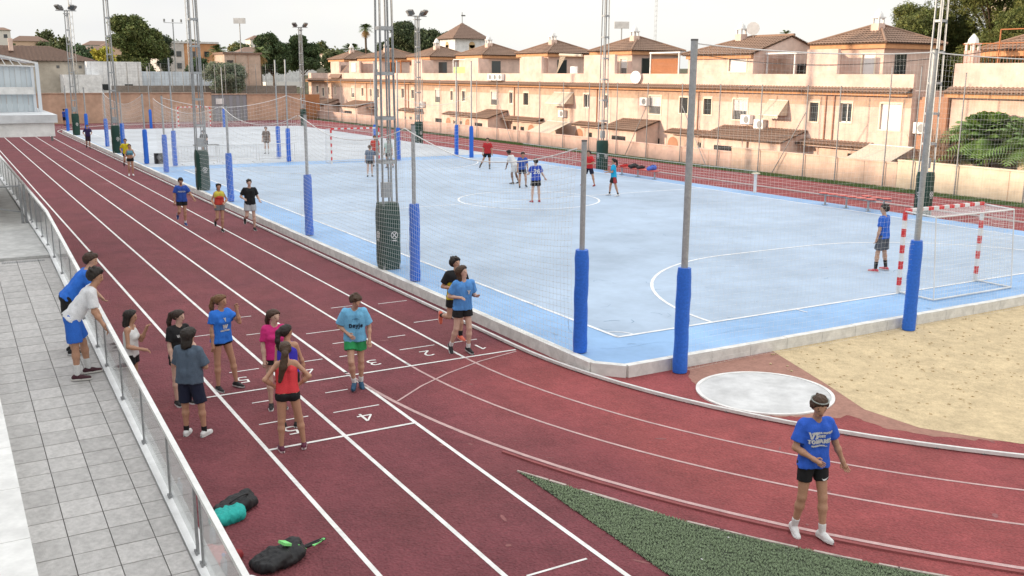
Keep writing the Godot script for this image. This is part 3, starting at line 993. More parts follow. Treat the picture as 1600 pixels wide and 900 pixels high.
func build_ramp() -> void:
	var st := ST()
	# body of the ramp as stepped prism under the paving
	for i in 41:
		var z0 := -10.6 + i * 0.5; var z1 := z0 + 0.5
		var y0 := ramp_y(z0) - 0.03; var y1 := ramp_y(z1) - 0.03
		var xl := -12.2; var xr := -9.655
		quad(st, W(xl, y0, z0), W(xr, y0, z0), W(xr, y1, z1), W(xl, y1, z1))
	quad(st, W(-12.2, ramp_y(9.9) - 0.03, 9.9), W(-9.655, ramp_y(9.9) - 0.03, 9.9), W(-9.655, ramp_y(9.9) - 0.03, 40), W(-12.2, ramp_y(9.9) - 0.03, 40))
	var rp := obj("paved_ramp", st, M.joint)
	tag(rp, "long grey tiled ramp beside the running track", "ramp", "", "structure")
	# square paving tiles
	rng.seed = 21
	var tones := []
	for k in 4: tones.append(mat(C(0.53, 0.515, 0.505) * (0.93 + 0.05 * k), 0.8, "stone", 0.5 + 0.1 * k, 0.2))
	var cols := [[-9.895, -9.655], [-10.31, -9.905], [-10.725, -10.32], [-11.14, -10.735], [-11.55, -11.15]]
	var nz := 0
	var z := -7.85
	while z < 7.45:
		for c in cols:
			st = ST()
			var ya := ramp_y(z + 0.005) + rng.randf_range(-0.001, 0.001); var yb := ramp_y(z + 0.4) + rng.randf_range(-0.001, 0.001)
			var a := W(c[0], ya, z + 0.005); var b := W(c[1], ya, z + 0.005); var e := W(c[1], yb, z + 0.402); var f := W(c[0], yb, z + 0.402)
			var dn := Vector3(0, -0.025, 0)
			quad(st, a, b, e, f)
			quad(st, a + dn, b + dn, b, a); quad(st, b + dn, e + dn, e, b); quad(st, e + dn, f + dn, f, e); quad(st, f + dn, a + dn, a, f)
			obj("paving_tile", st, tones[rng.randi() % 4], rp)
			nz += 1
		z += 0.41
	# landing slabs and drain
	st = ST(); bxr(st, -12, -9.66, 1.22, ramp_y(9) + 0.0, 7.75, 12.0); obj("landing_slab", st, mat(C(0.56, 0.56, 0.55), 0.8, "stone", 0.2), rp)
	st = ST(); bxr(st, -12, -9.66, 1.2, ramp_y(9) - 0.002, 12.02, 40); obj("landing_slab", st, mat(C(0.62, 0.62, 0.6), 0.8, "stone", 0.15), rp)
	st = ST()
	for i in 26: bxr(st, -10.6 + i * 0.032, -10.6 + i * 0.032 + 0.016, ramp_y(7.5) - 0.02, ramp_y(7.6) + 0.004, 7.5, 7.68)
	obj("drain_grate", st, M.grey_metal, rp)
	# outer wall of the ramp with a white coping
	st = ST()
	for i in 40:
		var z0 := -10.6 + i * 0.5; var z1 := z0 + 0.5
		for q in [[-9.645, -9.45, 0.03, TRACK - 0.05]]:
			var p := [W(q[0], ramp_y(z0) + q[2], z0), W(q[1], ramp_y(z0) + q[2], z0), W(q[1], ramp_y(z1) + q[2], z1), W(q[0], ramp_y(z1) + q[2], z1)]
			quad(st, p[0], p[1], p[2], p[3])
			quad(st, W(q[1], q[3], z0), W(q[1], q[3], z1), p[2], p[1])
			quad(st, W(q[0], q[3], z1), W(q[0], q[3], z0), p[0], p[3])
	bxr(st, -9.645, -9.45, TRACK - 0.05, ramp_y(9.4) + 0.03, 9.4, 40)
	var rw := obj("ramp_wall", st, M.white_wall)
	tag(rw, "white rendered side wall carrying the glass balustrade of the ramp", "wall")
	st = ST(); bxr(st, -9.45, -9.36, TRACK - 0.05, TRACK + 0.22, -9.5, 9); obj("plinth", st, M.concrete, rw)
	# glass balustrade
	var gb := thing("glass_balustrade", "glass balustrade with white handrail along the paved ramp", "balustrade", Vector3.ZERO)
	st = ST()
	var X := -9.575
	var rail := [W(X, ramp_y(-9.8) + 0.85, -9.8), W(X, ramp_y(8.5) + 0.85, 8.5), W(X, ramp_y(8.5) + 0.83, 40)]
	bar(st, rail[0], rail[1], 0.06, 0.05); bar(st, rail[1], rail[2], 0.06, 0.05)
	obj("handrail", st, M.white, gb)
	var zs := [-9.0, -7.4, -5.8, -5.55, -4.2, -2.6, -1.0, 0.45, 1.4, 3.0, 4.6, 6.2, 7.6, 8.9, 10.2, 11.6, 12.9, 13.3, 15, 16.6, 18.2, 19.8, 21.4, 23, 24.6, 26.2, 27.8, 29.4, 31, 33, 35, 37, 39]
	for i in zs.size():
		var zz: float = zs[i]
		st = ST()
		bxr(st, X - 0.012, X + 0.012, ramp_y(zz) - 0.12, ramp_y(zz) + 0.83, zz - 0.03, zz + 0.03)
		bxr(st, X - 0.03, X - 0.012, ramp_y(zz) - 0.1, ramp_y(zz) + 0.06, zz - 0.05, zz + 0.05)
		obj("post", st, M.grey_metal, gb)
		if i < zs.size() - 1 and zs[i + 1] - zz > 0.5:
			var z2: float = zs[i + 1] - 0.05
			zz += 0.05
			st = ST()
			var a := W(X, ramp_y(zz) + 0.08, zz); var b := W(X, ramp_y(z2) + 0.08, z2); var up := Vector3(0, 0.72, 0)
			var t := Vector3(0.005, 0, 0)
			quad(st, a + t, b + t, b + up + t, a + up + t); quad(st, b - t, a - t, a + up - t, b + up - t)
			quad(st, a + up - t, a + up + t, b + up + t, b + up - t); quad(st, a - t, b - t, b + t, a + t)
			obj("glass_panel", st, M.glass, gb)
	# gate across the ramp
	var gt := thing("ramp_gate", "grey metal barrier gate standing open on the ramp landing", "gate", W(-9.7, ramp_y(13), 13.1))
	st = ST()
	for x in [0.0, -0.09]: bxr(st, x - 0.03, x + 0.03, 0, 1.02, -0.04, 0.04)
	obj("gate_post", st, M.grey_metal, gt)
	st = ST(); pole(st, Vector3(-0.1, 0.98, 0), Vector3(-2.2, 0.98, 0.1), 0.022); obj("top_bar", st, M.grey_metal, gt)
	st = ST(); pole(st, Vector3(-0.1, 0.3, 0), Vector3(-2.2, 0.75, 0.1), 0.018); obj("brace", st, M.grey_metal, gt)
	# level white coping of the stand below the photographer
	st = ST()
	for i in 16:
		var z0 := -14.0 + i * 1.1
		bxr(st, -13.0, -11.2, 1.45, 1.6, z0 + 0.004, z0 + 1.096)
	bxr(st, -13.0, -11.25, TRACK, 1.45, -14, 3.6)
	var pw := obj("stand_parapet", st, M.white)
	tag(pw, "broad white coping of the stand parapet beside the ramp paving", "parapet")

func build_terrace() -> void:
	var t := thing("stand_terrace", "white cantilevered terrace slab of the stand over the track edge", "terrace", W(-8.8, 3.54, 13.04))
	var st := ST()
	box(st, Vector3(-2.62, 0.175, -5.0), Vector3(5.2, 0.35, 10.0)); obj("beam", st, M.white, t)
	st = ST(); box(st, Vector3(-2.57, 0.456, -5.02), Vector3(5.26, 0.205, 10.2)); obj("slab", st, mat(C(0.62, 0.64, 0.66), 0.7, "plaster", 0.2), t)
	st = ST(); box(st, Vector3(-0.1, -0.06, -0.03), Vector3(0.05, 0.12, 0.05)); obj("drip_spout", st, M.dark_metal, t)
	# ribbed booth on the terrace
	var b := thing("white_booth", "white framed booth with ribbed sheet walls on the stand terrace", "booth", W(-8.93, 4.1, 15.2))
	b.scale = Vector3.ONE * 1.24
	st = ST()
	box(st, Vector3(0, 0.53, 0), Vector3(0.07, 1.06, 0.1)); box(st, Vector3(-0.1, 0.51, -0.05), Vector3(0.06, 1.02, 0.1))
	obj("corner_post", st, mat(C(0.6, 0.64, 0.68), 0.5), b)
	st = ST()
	bar(st, Vector3(0.03, 1.07, 0), Vector3(-1.6, 1.41, 0), 0.08, 0.04)
	bar(st, Vector3(0.03, 1.0, 0), Vector3(-1.6, 1.05, 0), 0.04, 0.025)
	for i in 8: bar(st, Vector3(-0.3 - i * 0.16, 1.02, 0), Vector3(-0.38 - i * 0.16, 1.12 + i * 0.033, 0), 0.02, 0.02)
	obj("roof_truss", st, M.white, b)
	for i in 14:
		st = ST()
		var x := -0.12 - i * 0.11
		box(st, Vector3(x - 0.052, 0.5, -0.06 - (i % 2) * 0.02), Vector3(0.106, 1.0, 0.012))
		obj("ribbed_panel", st, mat(C(0.52, 0.58, 0.62), 0.5), b) if i < 1 else put(st_commit(st), "ribbed_panel", panel_mat(), b)
	st = ST(); box(st, Vector3(-0.85, 0.47, 0.06), Vector3(1.5, 0.16, 0.08)); obj("counter", st, M.white, b)
	st = ST(); quad(st, Vector3(0.05, 1.09, 0.05), Vector3(0.05, 1.09, -3.5), Vector3(-1.7, 1.46, -3.5), Vector3(-1.7, 1.46, 0.05)); obj("roof_sheet", st, M.white, b)
	# unseen stand block, added and sized to keep low sun off track and court
	var g := thing("sun_blocking_stand", "pale unseen stand block left of the ramp, added to block the low sun", "building", W(-14.2, TRACK, 0))
	st = ST()
	box(st, Vector3(-5, 4.4, -30), Vector3(10, 8.8, 190)); obj("wall", st, M.white_wall, g)
	st = ST(); box(st, Vector3(-4.9, 8.95, -30), Vector3(10.4, 0.3, 190.4)); obj("roof", st, M.concrete, g)

var _pm: StandardMaterial3D
func panel_mat() -> StandardMaterial3D:
	if _pm == null: _pm = mat(C(0.52, 0.58, 0.62), 0.5)
	return _pm
func st_commit(st: SurfaceTool) -> Mesh:
	st.generate_normals()
	return st.commit()

# ---------- posts, towers, nets, goals
func net_post(x: float, z: float, y: float, h: float, label: String, r := 0.05, lean := Vector3.ZERO) -> void:
	var t := thing("net_post", label, "post", W(x, y, z), 0.0, "padded net posts round the courts")
	var st := ST()
	tube(st, [Vector3.ZERO, Vector3(0, h, 0) + lean], [r, r], 12)
	var p := obj("pole", st, M.galv, t)
	st = ST(); tube(st, [Vector3(0, h, 0) + lean, Vector3(0, h + 0.03, 0) + lean], [r + 0.004, r + 0.004], 12); obj("cap", st, M.dark_metal, p)
	# padded sleeve: soft, a little uneven, laced seam at the back
	st = ST()
	rng.seed = int(absf(x * 31 + z * 17)) + 3
	var pts := []; var rr := []
	for i in 13:
		var f := i / 12.0
		pts.append(Vector3(rng.randf_range(-0.006, 0.006), 0.02 + f * 1.97, rng.randf_range(-0.006, 0.006)) + lean * (f * 2.0 / h))
		var w := 0.135 + rng.randf_range(-0.004, 0.004)
		if f < 0.15: w += 0.02 * (1.0 - f / 0.15)
		if i == 0 or i == 12: w -= 0.018
		rr.append(w)
	tube(st, pts, rr, 16)
	var pad := obj("pad", st, M.blue_pad, t)
	st = ST()
	for i in 10: bar(st, Vector3(0.03, 0.15 + i * 0.19, -0.137), Vector3(-0.03, 0.2 + i * 0.19, -0.137), 0.012, 0.012)
	obj("lacing", st, M.black, pad).set_meta("kind", "stuff")

func tower(x: float, z: float, y: float, h: float, label: String, lamps := true, w0 := 0.42, w1 := 0.24) -> void:
	var t := thing("floodlight_tower", label, "floodlight tower", W(x, y, z), 0.0, "lattice floodlight towers")
	var L := func(f: float) -> float: return lerpf(w0, w1, f) * 0.5
	for q in [[-1, -1], [1, -1], [1, 1], [-1, 1]]:
		var st := ST()
		var a := Vector3(q[0] * w0 * 0.5, 0, q[1] * w0 * 0.5); var b := Vector3(q[0] * w1 * 0.5, h, q[1] * w1 * 0.5)
		bar(st, a, b, 0.06, 0.012)
		bar(st, a + Vector3(0, 0, -0.024 * q[1]), b + Vector3(0, 0, -0.024 * q[1]), 0.012, 0.06)
		obj("leg", st, M.galv, t)
	var yy := 0.6
	while yy < h:
		var st := ST()
		var e: float = L.call(yy / h)
		for q in [[Vector3(-e, yy, -e - 0.012), Vector3(e, yy, -e - 0.012)], [Vector3(-e, yy, e + 0.012), Vector3(e, yy, e + 0.012)], [Vector3(-e - 0.012, yy, -e), Vector3(-e - 0.012, yy, e)], [Vector3(e + 0.012, yy, -e), Vector3(e + 0.012, yy, e)]]:
			bar(st, q[0], q[1], 0.01, 0.09)
		obj("batten", st, M.galv, t)
		yy += 1.15
	var st := ST()
	pole(st, Vector3(0.05, 1.7, 0), Vector3(0.02, h, 0), 0.025, 6); obj("cable_duct", st, M.grey_metal, t)
	st = ST(); box(st, Vector3(-0.02, 2.15, 0.0), Vector3(0.25, 0.4, 0.2)); obj("junction_box", st, M.galv, t)
	# green padding round the foot, four soft panels
	st = ST()
	var pts := []; var rr := []
	rng.seed = int(absf(z)) + 5
	for i in 11:
		var f := i / 10.0
		pts.append(Vector3(0, 0.01 + f * 1.79, 0))
		rr.append(0.345 + rng.randf_range(-0.006, 0.006) - (0.03 if i == 0 or i == 10 else 0.0))
	st.set_smooth_group(-1)
	var rings := []
	for i in 11:
		var ring := []
		for k in 16:
			var a := TAU * (k + 0.5) / 16
			var c := cos(a); var s := sin(a)
			var m := pow(pow(absf(c), 6.0) + pow(absf(s), 6.0), -1.0 / 6.0)
			ring.append(pts[i] + Vector3(c, 0, s) * m * rr[i] * 0.82)
		rings.append(ring)
	st.set_smooth_group(0)
	for i in 10:
		for k in 16:
			quad(st, rings[i][k], rings[i + 1][k], rings[i + 1][(k + 1) % 16], rings[i][(k + 1) % 16])
	st.set_smooth_group(-1)
	for k in range(1, 15): tri(st, rings[10][0], rings[10][k + 1], rings[10][k])
	var pad := obj("pad", st, M.green_pad, t)
	# round emblem with crossed strokes on two faces
	for q in [[Vector3(0.06, 0.95, 0.29), 0.0], [Vector3(-0.29, 0.95, 0.0), -PI / 2]]:
		st = ST()
		var B := Basis(Vector3.UP, q[1])
		var o: Vector3 = q[0]
		for k in 20:
			var a := TAU * k / 20; var b := TAU * (k + 1) / 20
			bar(st, o + B * Vector3(cos(a) * 0.095, sin(a) * 0.095, 0), o + B * Vector3(cos(b) * 0.095, sin(b) * 0.095, 0), 0.012, 0.016)
		bar(st, o + B * Vector3(-0.055, -0.06, 0), o + B * Vector3(0.055, 0.06, 0), 0.012, 0.022)
		bar(st, o + B * Vector3(-0.055, 0.06, 0), o + B * Vector3(0.055, -0.06, 0), 0.012, 0.022)
		box(st, o + B * Vector3(0, -0.145, 0), Vector3(0.13 if q[1] == 0.0 else 0.01, 0.025, 0.01 if q[1] == 0.0 else 0.13))
		obj("emblem", st, M.paint, pad)
	if lamps:
		st = ST()
		bar(st, Vector3(-0.8, h, 0), Vector3(0.8, h, 0), 0.07, 0.07); bar(st, Vector3(0, h, -0.6), Vector3(0, h, 0.6), 0.07, 0.07)
		box(st, Vector3(0, h - 0.25, 0), Vector3(0.5, 0.05, 0.5))
		obj("crossarm", st, M.galv, t)
		for k in 4:
			var a := TAU * k / 4 + 0.5
			var B := Basis(Vector3.UP, a) * Basis(Vector3.RIGHT, 0.7)
			var o := Vector3(sin(a) * 0.75, h + 0.25, cos(a) * 0.75)
			st = ST()
			box(st, o, Vector3(0.46, 0.4, 0.16), B); box(st, o - B.z * 0.13, Vector3(0.2, 0.2, 0.12), B)
			bar(st, o - B.z * 0.1, Vector3(sin(a) * 0.6, h, cos(a) * 0.6), 0.03, 0.03)
			var fl := obj("floodlight", st, M.dark_metal, t)
			st = ST(); box(st, o + B.z * 0.083, Vector3(0.4, 0.34, 0.008), B); obj("lens", st, M.pane, fl)

# a hanging net: bottom a->b, height ha/hb at the ends, sagging top cord
func net(called: String, label: String, a: Vector3, b: Vector3, ha: float, hb: float, sag: float, pitch: float, thick: float, cord: bool, group: String, m: Material = null) -> void:
	if m == null: m = M.net
	var n := thing(called, label, "net", a, 0.0, group)
	var st := ST()
	var d := b - a
	var len := d.length()
	var nu := int(len / pitch)
	var hm := maxf(ha, hb)
	var nv := int(hm / pitch)
	var top := func(f: float) -> float: return lerpf(ha, hb, f) - sag * 4.0 * f * (1.0 - f)
	var out := Vector3(-d.z, 0, d.x).normalized()
	rng.seed = int(len * 100)
	var ph := rng.randf() * 6.0
	var P := func(f: float, h: float) -> Vector3: return d * f + Vector3(0, h, 0) + out * 0.05 * sin(f * 9.0 + h * 1.3 + ph)
	for i in nu + 1:
		var f := float(i) / nu
		var tp: float = top.call(f)
		var seg := 4
		for k in seg: strand(st, P.call(f, tp * k / seg), P.call(f, tp * (k + 1) / seg), thick)
	for j in nv + 1:
		var h := float(j) / nv
		var seg := 14
		for k in seg:
			var f0 := float(k) / seg; var f1 := float(k + 1) / seg
			strand(st, P.call(f0, top.call(f0) * h), P.call(f1, top.call(f1) * h), thick)
	obj("mesh", st, m, n)
	if cord:
		st = ST()
		var pts := []; var rr := []
		for k in 21:
			pts.append(P.call(k / 20.0, top.call(k / 20.0) + 0.01)); rr.append(0.012)
		tube(st, pts, rr, 6)
		obj("top_cord", st, M.paint, n)

func strand(st: SurfaceTool, a: Vector3, b: Vector3, t: float) -> void:
	var d := (b - a).normalized()
	var u := d.cross(Vector3.UP if absf(d.y) < 0.9 else Vector3.RIGHT).normalized() * t * 0.58
	var v := d.cross(u)
	var p := [u, u * -0.5 + v * 0.866, u * -0.5 - v * 0.866]
	for k in 3:
		var q: Vector3 = p[k]; var r: Vector3 = p[(k + 1) % 3]
		quad(st, a + q, a + r, b + r, b + q)

func goal(x0: float, z: float, dir: float, label: String) -> void:
	var t := thing("handball_goal", label, "goal", W(x0, 0.0, z), 0.0, "handball goals")
	var bands := [[M.white, 0], [M.red, 1]]
	for x in [0.0, 3.0]:
		for i in 10:
			var st := ST(); box(st, Vector3(x, 0.1 + i * 0.2, 0), Vector3(0.08, 0.2, 0.08))
			obj("post_band", st, M.white if i % 2 == 0 else M.red, t)
	for i in 15:
		var st := ST(); box(st, Vector3(0.1 + i * 0.2, 2.04, 0), Vector3(0.2, 0.08, 0.08))
		obj("crossbar_band", st, M.red if i % 2 == 0 else M.white, t)
	var bz := dir * 1.0
	var st := ST()
	for x in [0.0, 3.0]:
		pole(st, Vector3(x, 0.03, 0), Vector3(x, 0.03, bz), 0.022); pole(st, Vector3(x, 2.02, 0), Vector3(x, 1.98, bz * 0.85), 0.02)
		pole(st, Vector3(x, 0.03, bz), Vector3(x, 1.98, bz * 0.85), 0.016)
	pole(st, Vector3(0, 0.03, bz), Vector3(3, 0.03, bz), 0.022); pole(st, Vector3(0, 1.98, bz * 0.85), Vector3(3, 1.98, bz * 0.85), 0.02)
	obj("back_frame", st, M.white, t)
	st = ST()
	var A := [Vector3(0, 2.0, 0), Vector3(3, 2.0, 0), Vector3(3, 1.97, bz * 0.85), Vector3(0, 1.97, bz * 0.85), Vector3(0, 0.04, bz), Vector3(3, 0.04, bz), Vector3(0, 0.04, 0), Vector3(3, 0.04, 0)]
	for f in [[0, 1, 2, 3, 30, 9], [3, 2, 5, 4, 30, 20], [6, 0, 3, 4, 20, 9], [7, 1, 2, 5, 20, 9]]:
		var nu: int = f[4]; var nv: int = f[5]
		for i in nu + 1:
			var u := float(i) / nu
			var p: Vector3 = A[f[0]].lerp(A[f[1]], u); var q: Vector3 = A[f[3]].lerp(A[f[2]], u)
			for k in 2: strand(st, p.lerp(q, k * 0.5) - Vector3(0, 0.03 * (k % 2), 0), p.lerp(q, k * 0.5 + 0.5) - Vector3(0, 0.03 * ((k + 1) % 2), 0), 0.0045)
		for j in nv + 1:
			var v := float(j) / nv
			strand(st, A[f[0]].lerp(A[f[3]], v), A[f[1]].lerp(A[f[2]], v), 0.0045)
	obj("net", st, M.net, t)

func build_court_gear() -> void:
	# left side of the court
	for q in [[-1.29, -0.53, 0.0, 4.0, "beside the near chamfered kerb corner"], [-1.28, 7.0, 0.0, 3.95, "just in front of the big lattice tower"], [-1.27, 15.3, 0.0, 3.9, "on the track side, with three runners passing"], [-1.27, 25.2, 0.0, 3.9, "beside the second lattice tower"], [-1.1, 39.1, 0.0, 4.0, "on the far corner of the blue area"], [-1.1, 44.7, 0.0, 4.0, "beside the black box"], [-1.0, 60.3, 0.0, 4.0, "half way along the pale far court"], [-1.1, 52.6, 0.0, 4.0, "next to the third lattice tower"], [-1.1, 70.0, 0.0, 4.0, "near the dark clothed runner"], [-1.14, 82.6, 0.0, 4.0, "at the far end of the kerb"]]:
		net_post(q[0], q[1], q[2], q[3], "grey net post with blue padding " + q[4])
	for q in [[0.0, -1.95, TRACK, 6.0, "tall grey net post with blue padding standing by the throwing circle"], [6.4, -1.97, TRACK, 5.95, "tall grey net post with blue padding in front of the near goal"], [13.0, -1.97, TRACK, 5.95, "tall grey net post with blue padding on the sand beyond the near goal"]]:
		net_post(q[0], q[1], q[2], q[3], q[4], 0.062)
	for q in [[0.1, 42.7, "behind the far left corner of the blue area"], [6.7, 42.5, "left of the far goal, nearer of a pair"], [6.85, 45.0, "left of the far goal, farther of a pair"], [13.0, 40.5, "right of the far goal on the blue edge"], [13.2, 44.6, "right of the far goal on the pale court"], [18.05, 40.4, "before the houses, nearer of a pair"], [18.0, 42.4, "before the houses, farther of a pair"], [6.4, 84.3, "before the orange wall, left of a goal"], [13.3, 84.0, "before the grey gate in the orange wall"]]:
		net_post(q[0], q[1], 0.0 if q[1] < 83.5 else TRACK, 6.0, "tall slim net post with blue padding " + q[2], 0.045)
	tower(-1.2, 8.9, 0.0, 13.0, "big lattice floodlight tower with green padded foot by the court kerb", true, 0.43, 0.25)
	tower(-1.3, 29.9, 0.0, 13.0, "lattice floodlight tower with green padded foot behind the running trio", true, 0.43, 0.25)
	tower(-1.3, 54.0, 0.0, 10.2, "lattice floodlight tower with lamps behind the runner in yellow", true)
	tower(-1.25, 75.6, 0.0, 10.2, "lattice floodlight tower with lamps nearest the orange wall", true)
	tower(21.9, 85.3, TRACK, 10.1, "slim floodlight tower with green padded foot by the far bend", true, 0.4, 0.26)
	tower(21.3, 55.4, TRACK, 9.8, "floodlight tower with green padded foot between the two blue far posts and houses", true, 0.4, 0.26)
	tower(21.2, 30.4, TRACK, 10.4, "floodlight tower with green padded foot beside the bench with bags", true, 0.4, 0.26)
	tower(21.7, 9.4, TRACK, 11.5, "floodlight tower with green padded foot behind the near goal", true, 0.42, 0.26)
	# nets
	var side := "knotted nets along the court sides"
	var zz := [-0.53, 7.0, 15.3, 25.2, 39.1]
	for i in 4:
		net("side_net", ["low sagging net between the near corner post and the lattice tower", "low sagging net between the lattice tower and the running trio", "low sagging net behind the running trio", "low sagging net along the far part of the blue area"][i], W(-1.49, 0.02, zz[i]), W(-1.49, 0.02, zz[i + 1]), 3.85, 3.85, 0.5, 0.12 if i < 2 else 0.2, 0.005 if i < 2 else 0.006, true, side)
	net("side_net", "low sagging net along the pale far court", W(-1.1, 0.02, 44.7), W(-1.1, 0.02, 60.3), 3.9, 3.9, 0.7, 0.25, 0.006, true, side)
	var endn := "tall ball stop nets at the court ends"
	net("ball_stop_net", "tall fine net between the two near blue padded posts", W(0.0, TRACK + 0.05, -1.97), W(6.4, TRACK + 0.05, -1.97), 5.9, 5.85, 0.1, 0.11, 0.0019, true, endn)
	net("ball_stop_net", "tall fine net hanging behind the near goal", W(6.4, TRACK + 0.05, -1.97), W(13.0, TRACK + 0.05, -1.97), 5.85, 5.85, 0.1, 0.11, 0.0019, true, endn)
	for q in [[-1.1, 39.1, 6.7, 42.5], [6.7, 42.5, 13.0, 40.5], [13.0, 40.5, 18.05, 40.4]]:
		net("ball_stop_net", ["tall net from the far corner to the paired blue posts", "tall net behind the far goal", "tall net right of the far goal"][[-1.1, 6.7, 13.0].find(q[0])], W(q[0], 0.02, q[1]), W(q[2], 0.02, q[3]), 3.9, 3.9, 0.6, 0.22, 0.005, true, endn)
	# net across the right side line with low white posts
	net("side_net", "low net along the right edge of the blue court", W(20.5, 0.02, 17.4), W(20.5, 0.02, 38.0), 0.95, 0.95, 0.05, 0.2, 0.005, true, side)
	var wp := thing("short_post", "short white net stanchion with flat cap on the court edge", "post", W(20.5, 0, 17.4))
	var st := ST(); tube(st, [Vector3.ZERO, Vector3(0, 0.86, 0)], [0.075, 0.075], 12); obj("shaft", st, M.white, wp)
	st = ST(); box(st, Vector3(0, 0.88, 0), Vector3(0.34, 0.05, 0.2)); obj("cap", st, M.trim, wp)
	goal(8.5, 0.0, 1.0, "red and white handball goal with net beside the goalkeeper in blue")
	goal(8.5, 40.0, -1.0, "red and white handball goal at the far end of the blue court")
	goal(8.5, 82.0, -1.0, "red and white handball goal on the pale far court")
	# benches
	seat_row(20.0, 12.9, 6, "row of red plastic seats on steel legs beside the court, empty")
	seat_row(20.7, 11.3, 3, "short row of red plastic seats next to the longer empty row")
	var bn := thing("bench", "low red bench on steel legs carrying sports bags", "bench", W(20.1, 0, 25.6))
	st = ST(); box(st, Vector3(0, 0.42, 0), Vector3(0.34, 0.05, 3.2)); obj("seat", st, M.red_seat, bn)
	for k in 3:
		st = ST(); box(st, Vector3(0, 0.2, -1.4 + k * 1.4), Vector3(0.05, 0.4, 0.05)); box(st, Vector3(0, 0.02, -1.4 + k * 1.4), Vector3(0.3, 0.03, 0.06)); obj("leg", st, M.galv, bn)
	bag("sports_bag", "black sports bag with white trim lying on the red bench", W(20.1, 0.445, 26.0), 0.4, 0.26, M.black)
	bag("sports_bag", "black sports bag lying flat at the bench middle", W(20.1, 0.445, 25.4), 0.34, 0.17, M.black)
	bag("sports_bag", "blue sports bag at the end of the red bench", W(20.1, 0.445, 24.5), 0.36, 0.32, mat(C(0.07, 0.13, 0.45), 0.7))
	bag("red_jacket", "red jacket thrown over the red bench", W(20.1, 0.445, 26.8), 0.36, 0.14, mat(C(0.45, 0.03, 0.03), 0.9))
	var bb := thing("black_box", "small black loudspeaker box on the pale far court", "loudspeaker", W(-0.45, 0, 44.6))
	st = ST(); box(st, Vector3(0, 0.3, 0), Vector3(0.42, 0.6, 0.4)); obj("cabinet", st, M.black, bb)
	st = ST(); tube(st, [Vector3(0, 0.38, 0.2), Vector3(0, 0.38, 0.215)], [0.14, 0.14], 16); obj("grille", st, M.dark_metal, bb)

func build_far_court_gear() -> void:
	for k in 3:
		var t := thing("crowd_barrier", "low white tubular barrier on the edge of the pale far court", "barrier", W(0.4 + k * 2.35, 0, 43.2), 0.0, "white barriers in a row")
		var st := ST()
		for q in [[Vector3(0, 0.05, 0), Vector3(0, 1.05, 0)], [Vector3(2.2, 0.05, 0), Vector3(2.2, 1.05, 0)], [Vector3(0, 1.05, 0), Vector3(2.2, 1.05, 0)], [Vector3(0, 0.2, 0), Vector3(2.2, 0.2, 0)]]: pole(st, q[0], q[1], 0.022, 6)
		obj("frame", st, M.white, t)
		for i in 11:
			st = ST(); pole(st, Vector3(0.18 + i * 0.185, 0.2, 0), Vector3(0.18 + i * 0.185, 1.05, 0), 0.009, 5); obj("bar", st, M.white, t)
		for x in [0.2, 2.0]:
			st = ST(); pole(st, Vector3(x, 0.02, -0.25), Vector3(x, 0.02, 0.25), 0.02, 6); obj("foot", st, M.white, t)
	var t := thing("scorer_table", "folding table with dark top on the pale far court", "table", W(3.2, 0, 48.4))
	var st := ST(); box(st, Vector3(0, 0.74, 0), Vector3(1.5, 0.04, 0.7)); obj("table_top", st, M.dark_metal, t)
	for q in [[-0.65, -0.28], [0.65, -0.28], [-0.65, 0.28], [0.65, 0.28]]:
		st = ST(); pole(st, Vector3(q[0], 0, q[1]), Vector3(q[0], 0.73, q[1]), 0.02, 6); obj("leg", st, M.white, t)

func seat_row(x: float, z: float, n: int, label: String) -> void:
	var t := thing("seat_row", label, "seats", W(x, 0, z), 0.0, "red plastic seat rows")
	for i in n:
		var st := ST()
		var o := Vector3(0, 0.46, i * 0.48)
		tube(st, [o, o + Vector3(0, 0.03, 0), o + Vector3(0, 0.045, 0)], [0.17, 0.21, 0.2], 14)
		obj("seat", st, M.red_seat, t)
	var st := ST(); box(st, Vector3(0, 0.42, (n - 1) * 0.24), Vector3(0.06, 0.05, n * 0.48)); obj("beam", st, M.galv, t)
	for k in maxi(2, n / 2):
		st = ST()
		var zz := lerpf(0.1, (n - 1) * 0.48 - 0.1, float(k) / (maxi(2, n / 2) - 1))
		box(st, Vector3(0, 0.2, zz), Vector3(0.05, 0.4, 0.05)); box(st, Vector3(0, 0.01, zz), Vector3(0.24, 0.02, 0.08))
		obj("leg", st, M.galv, t)

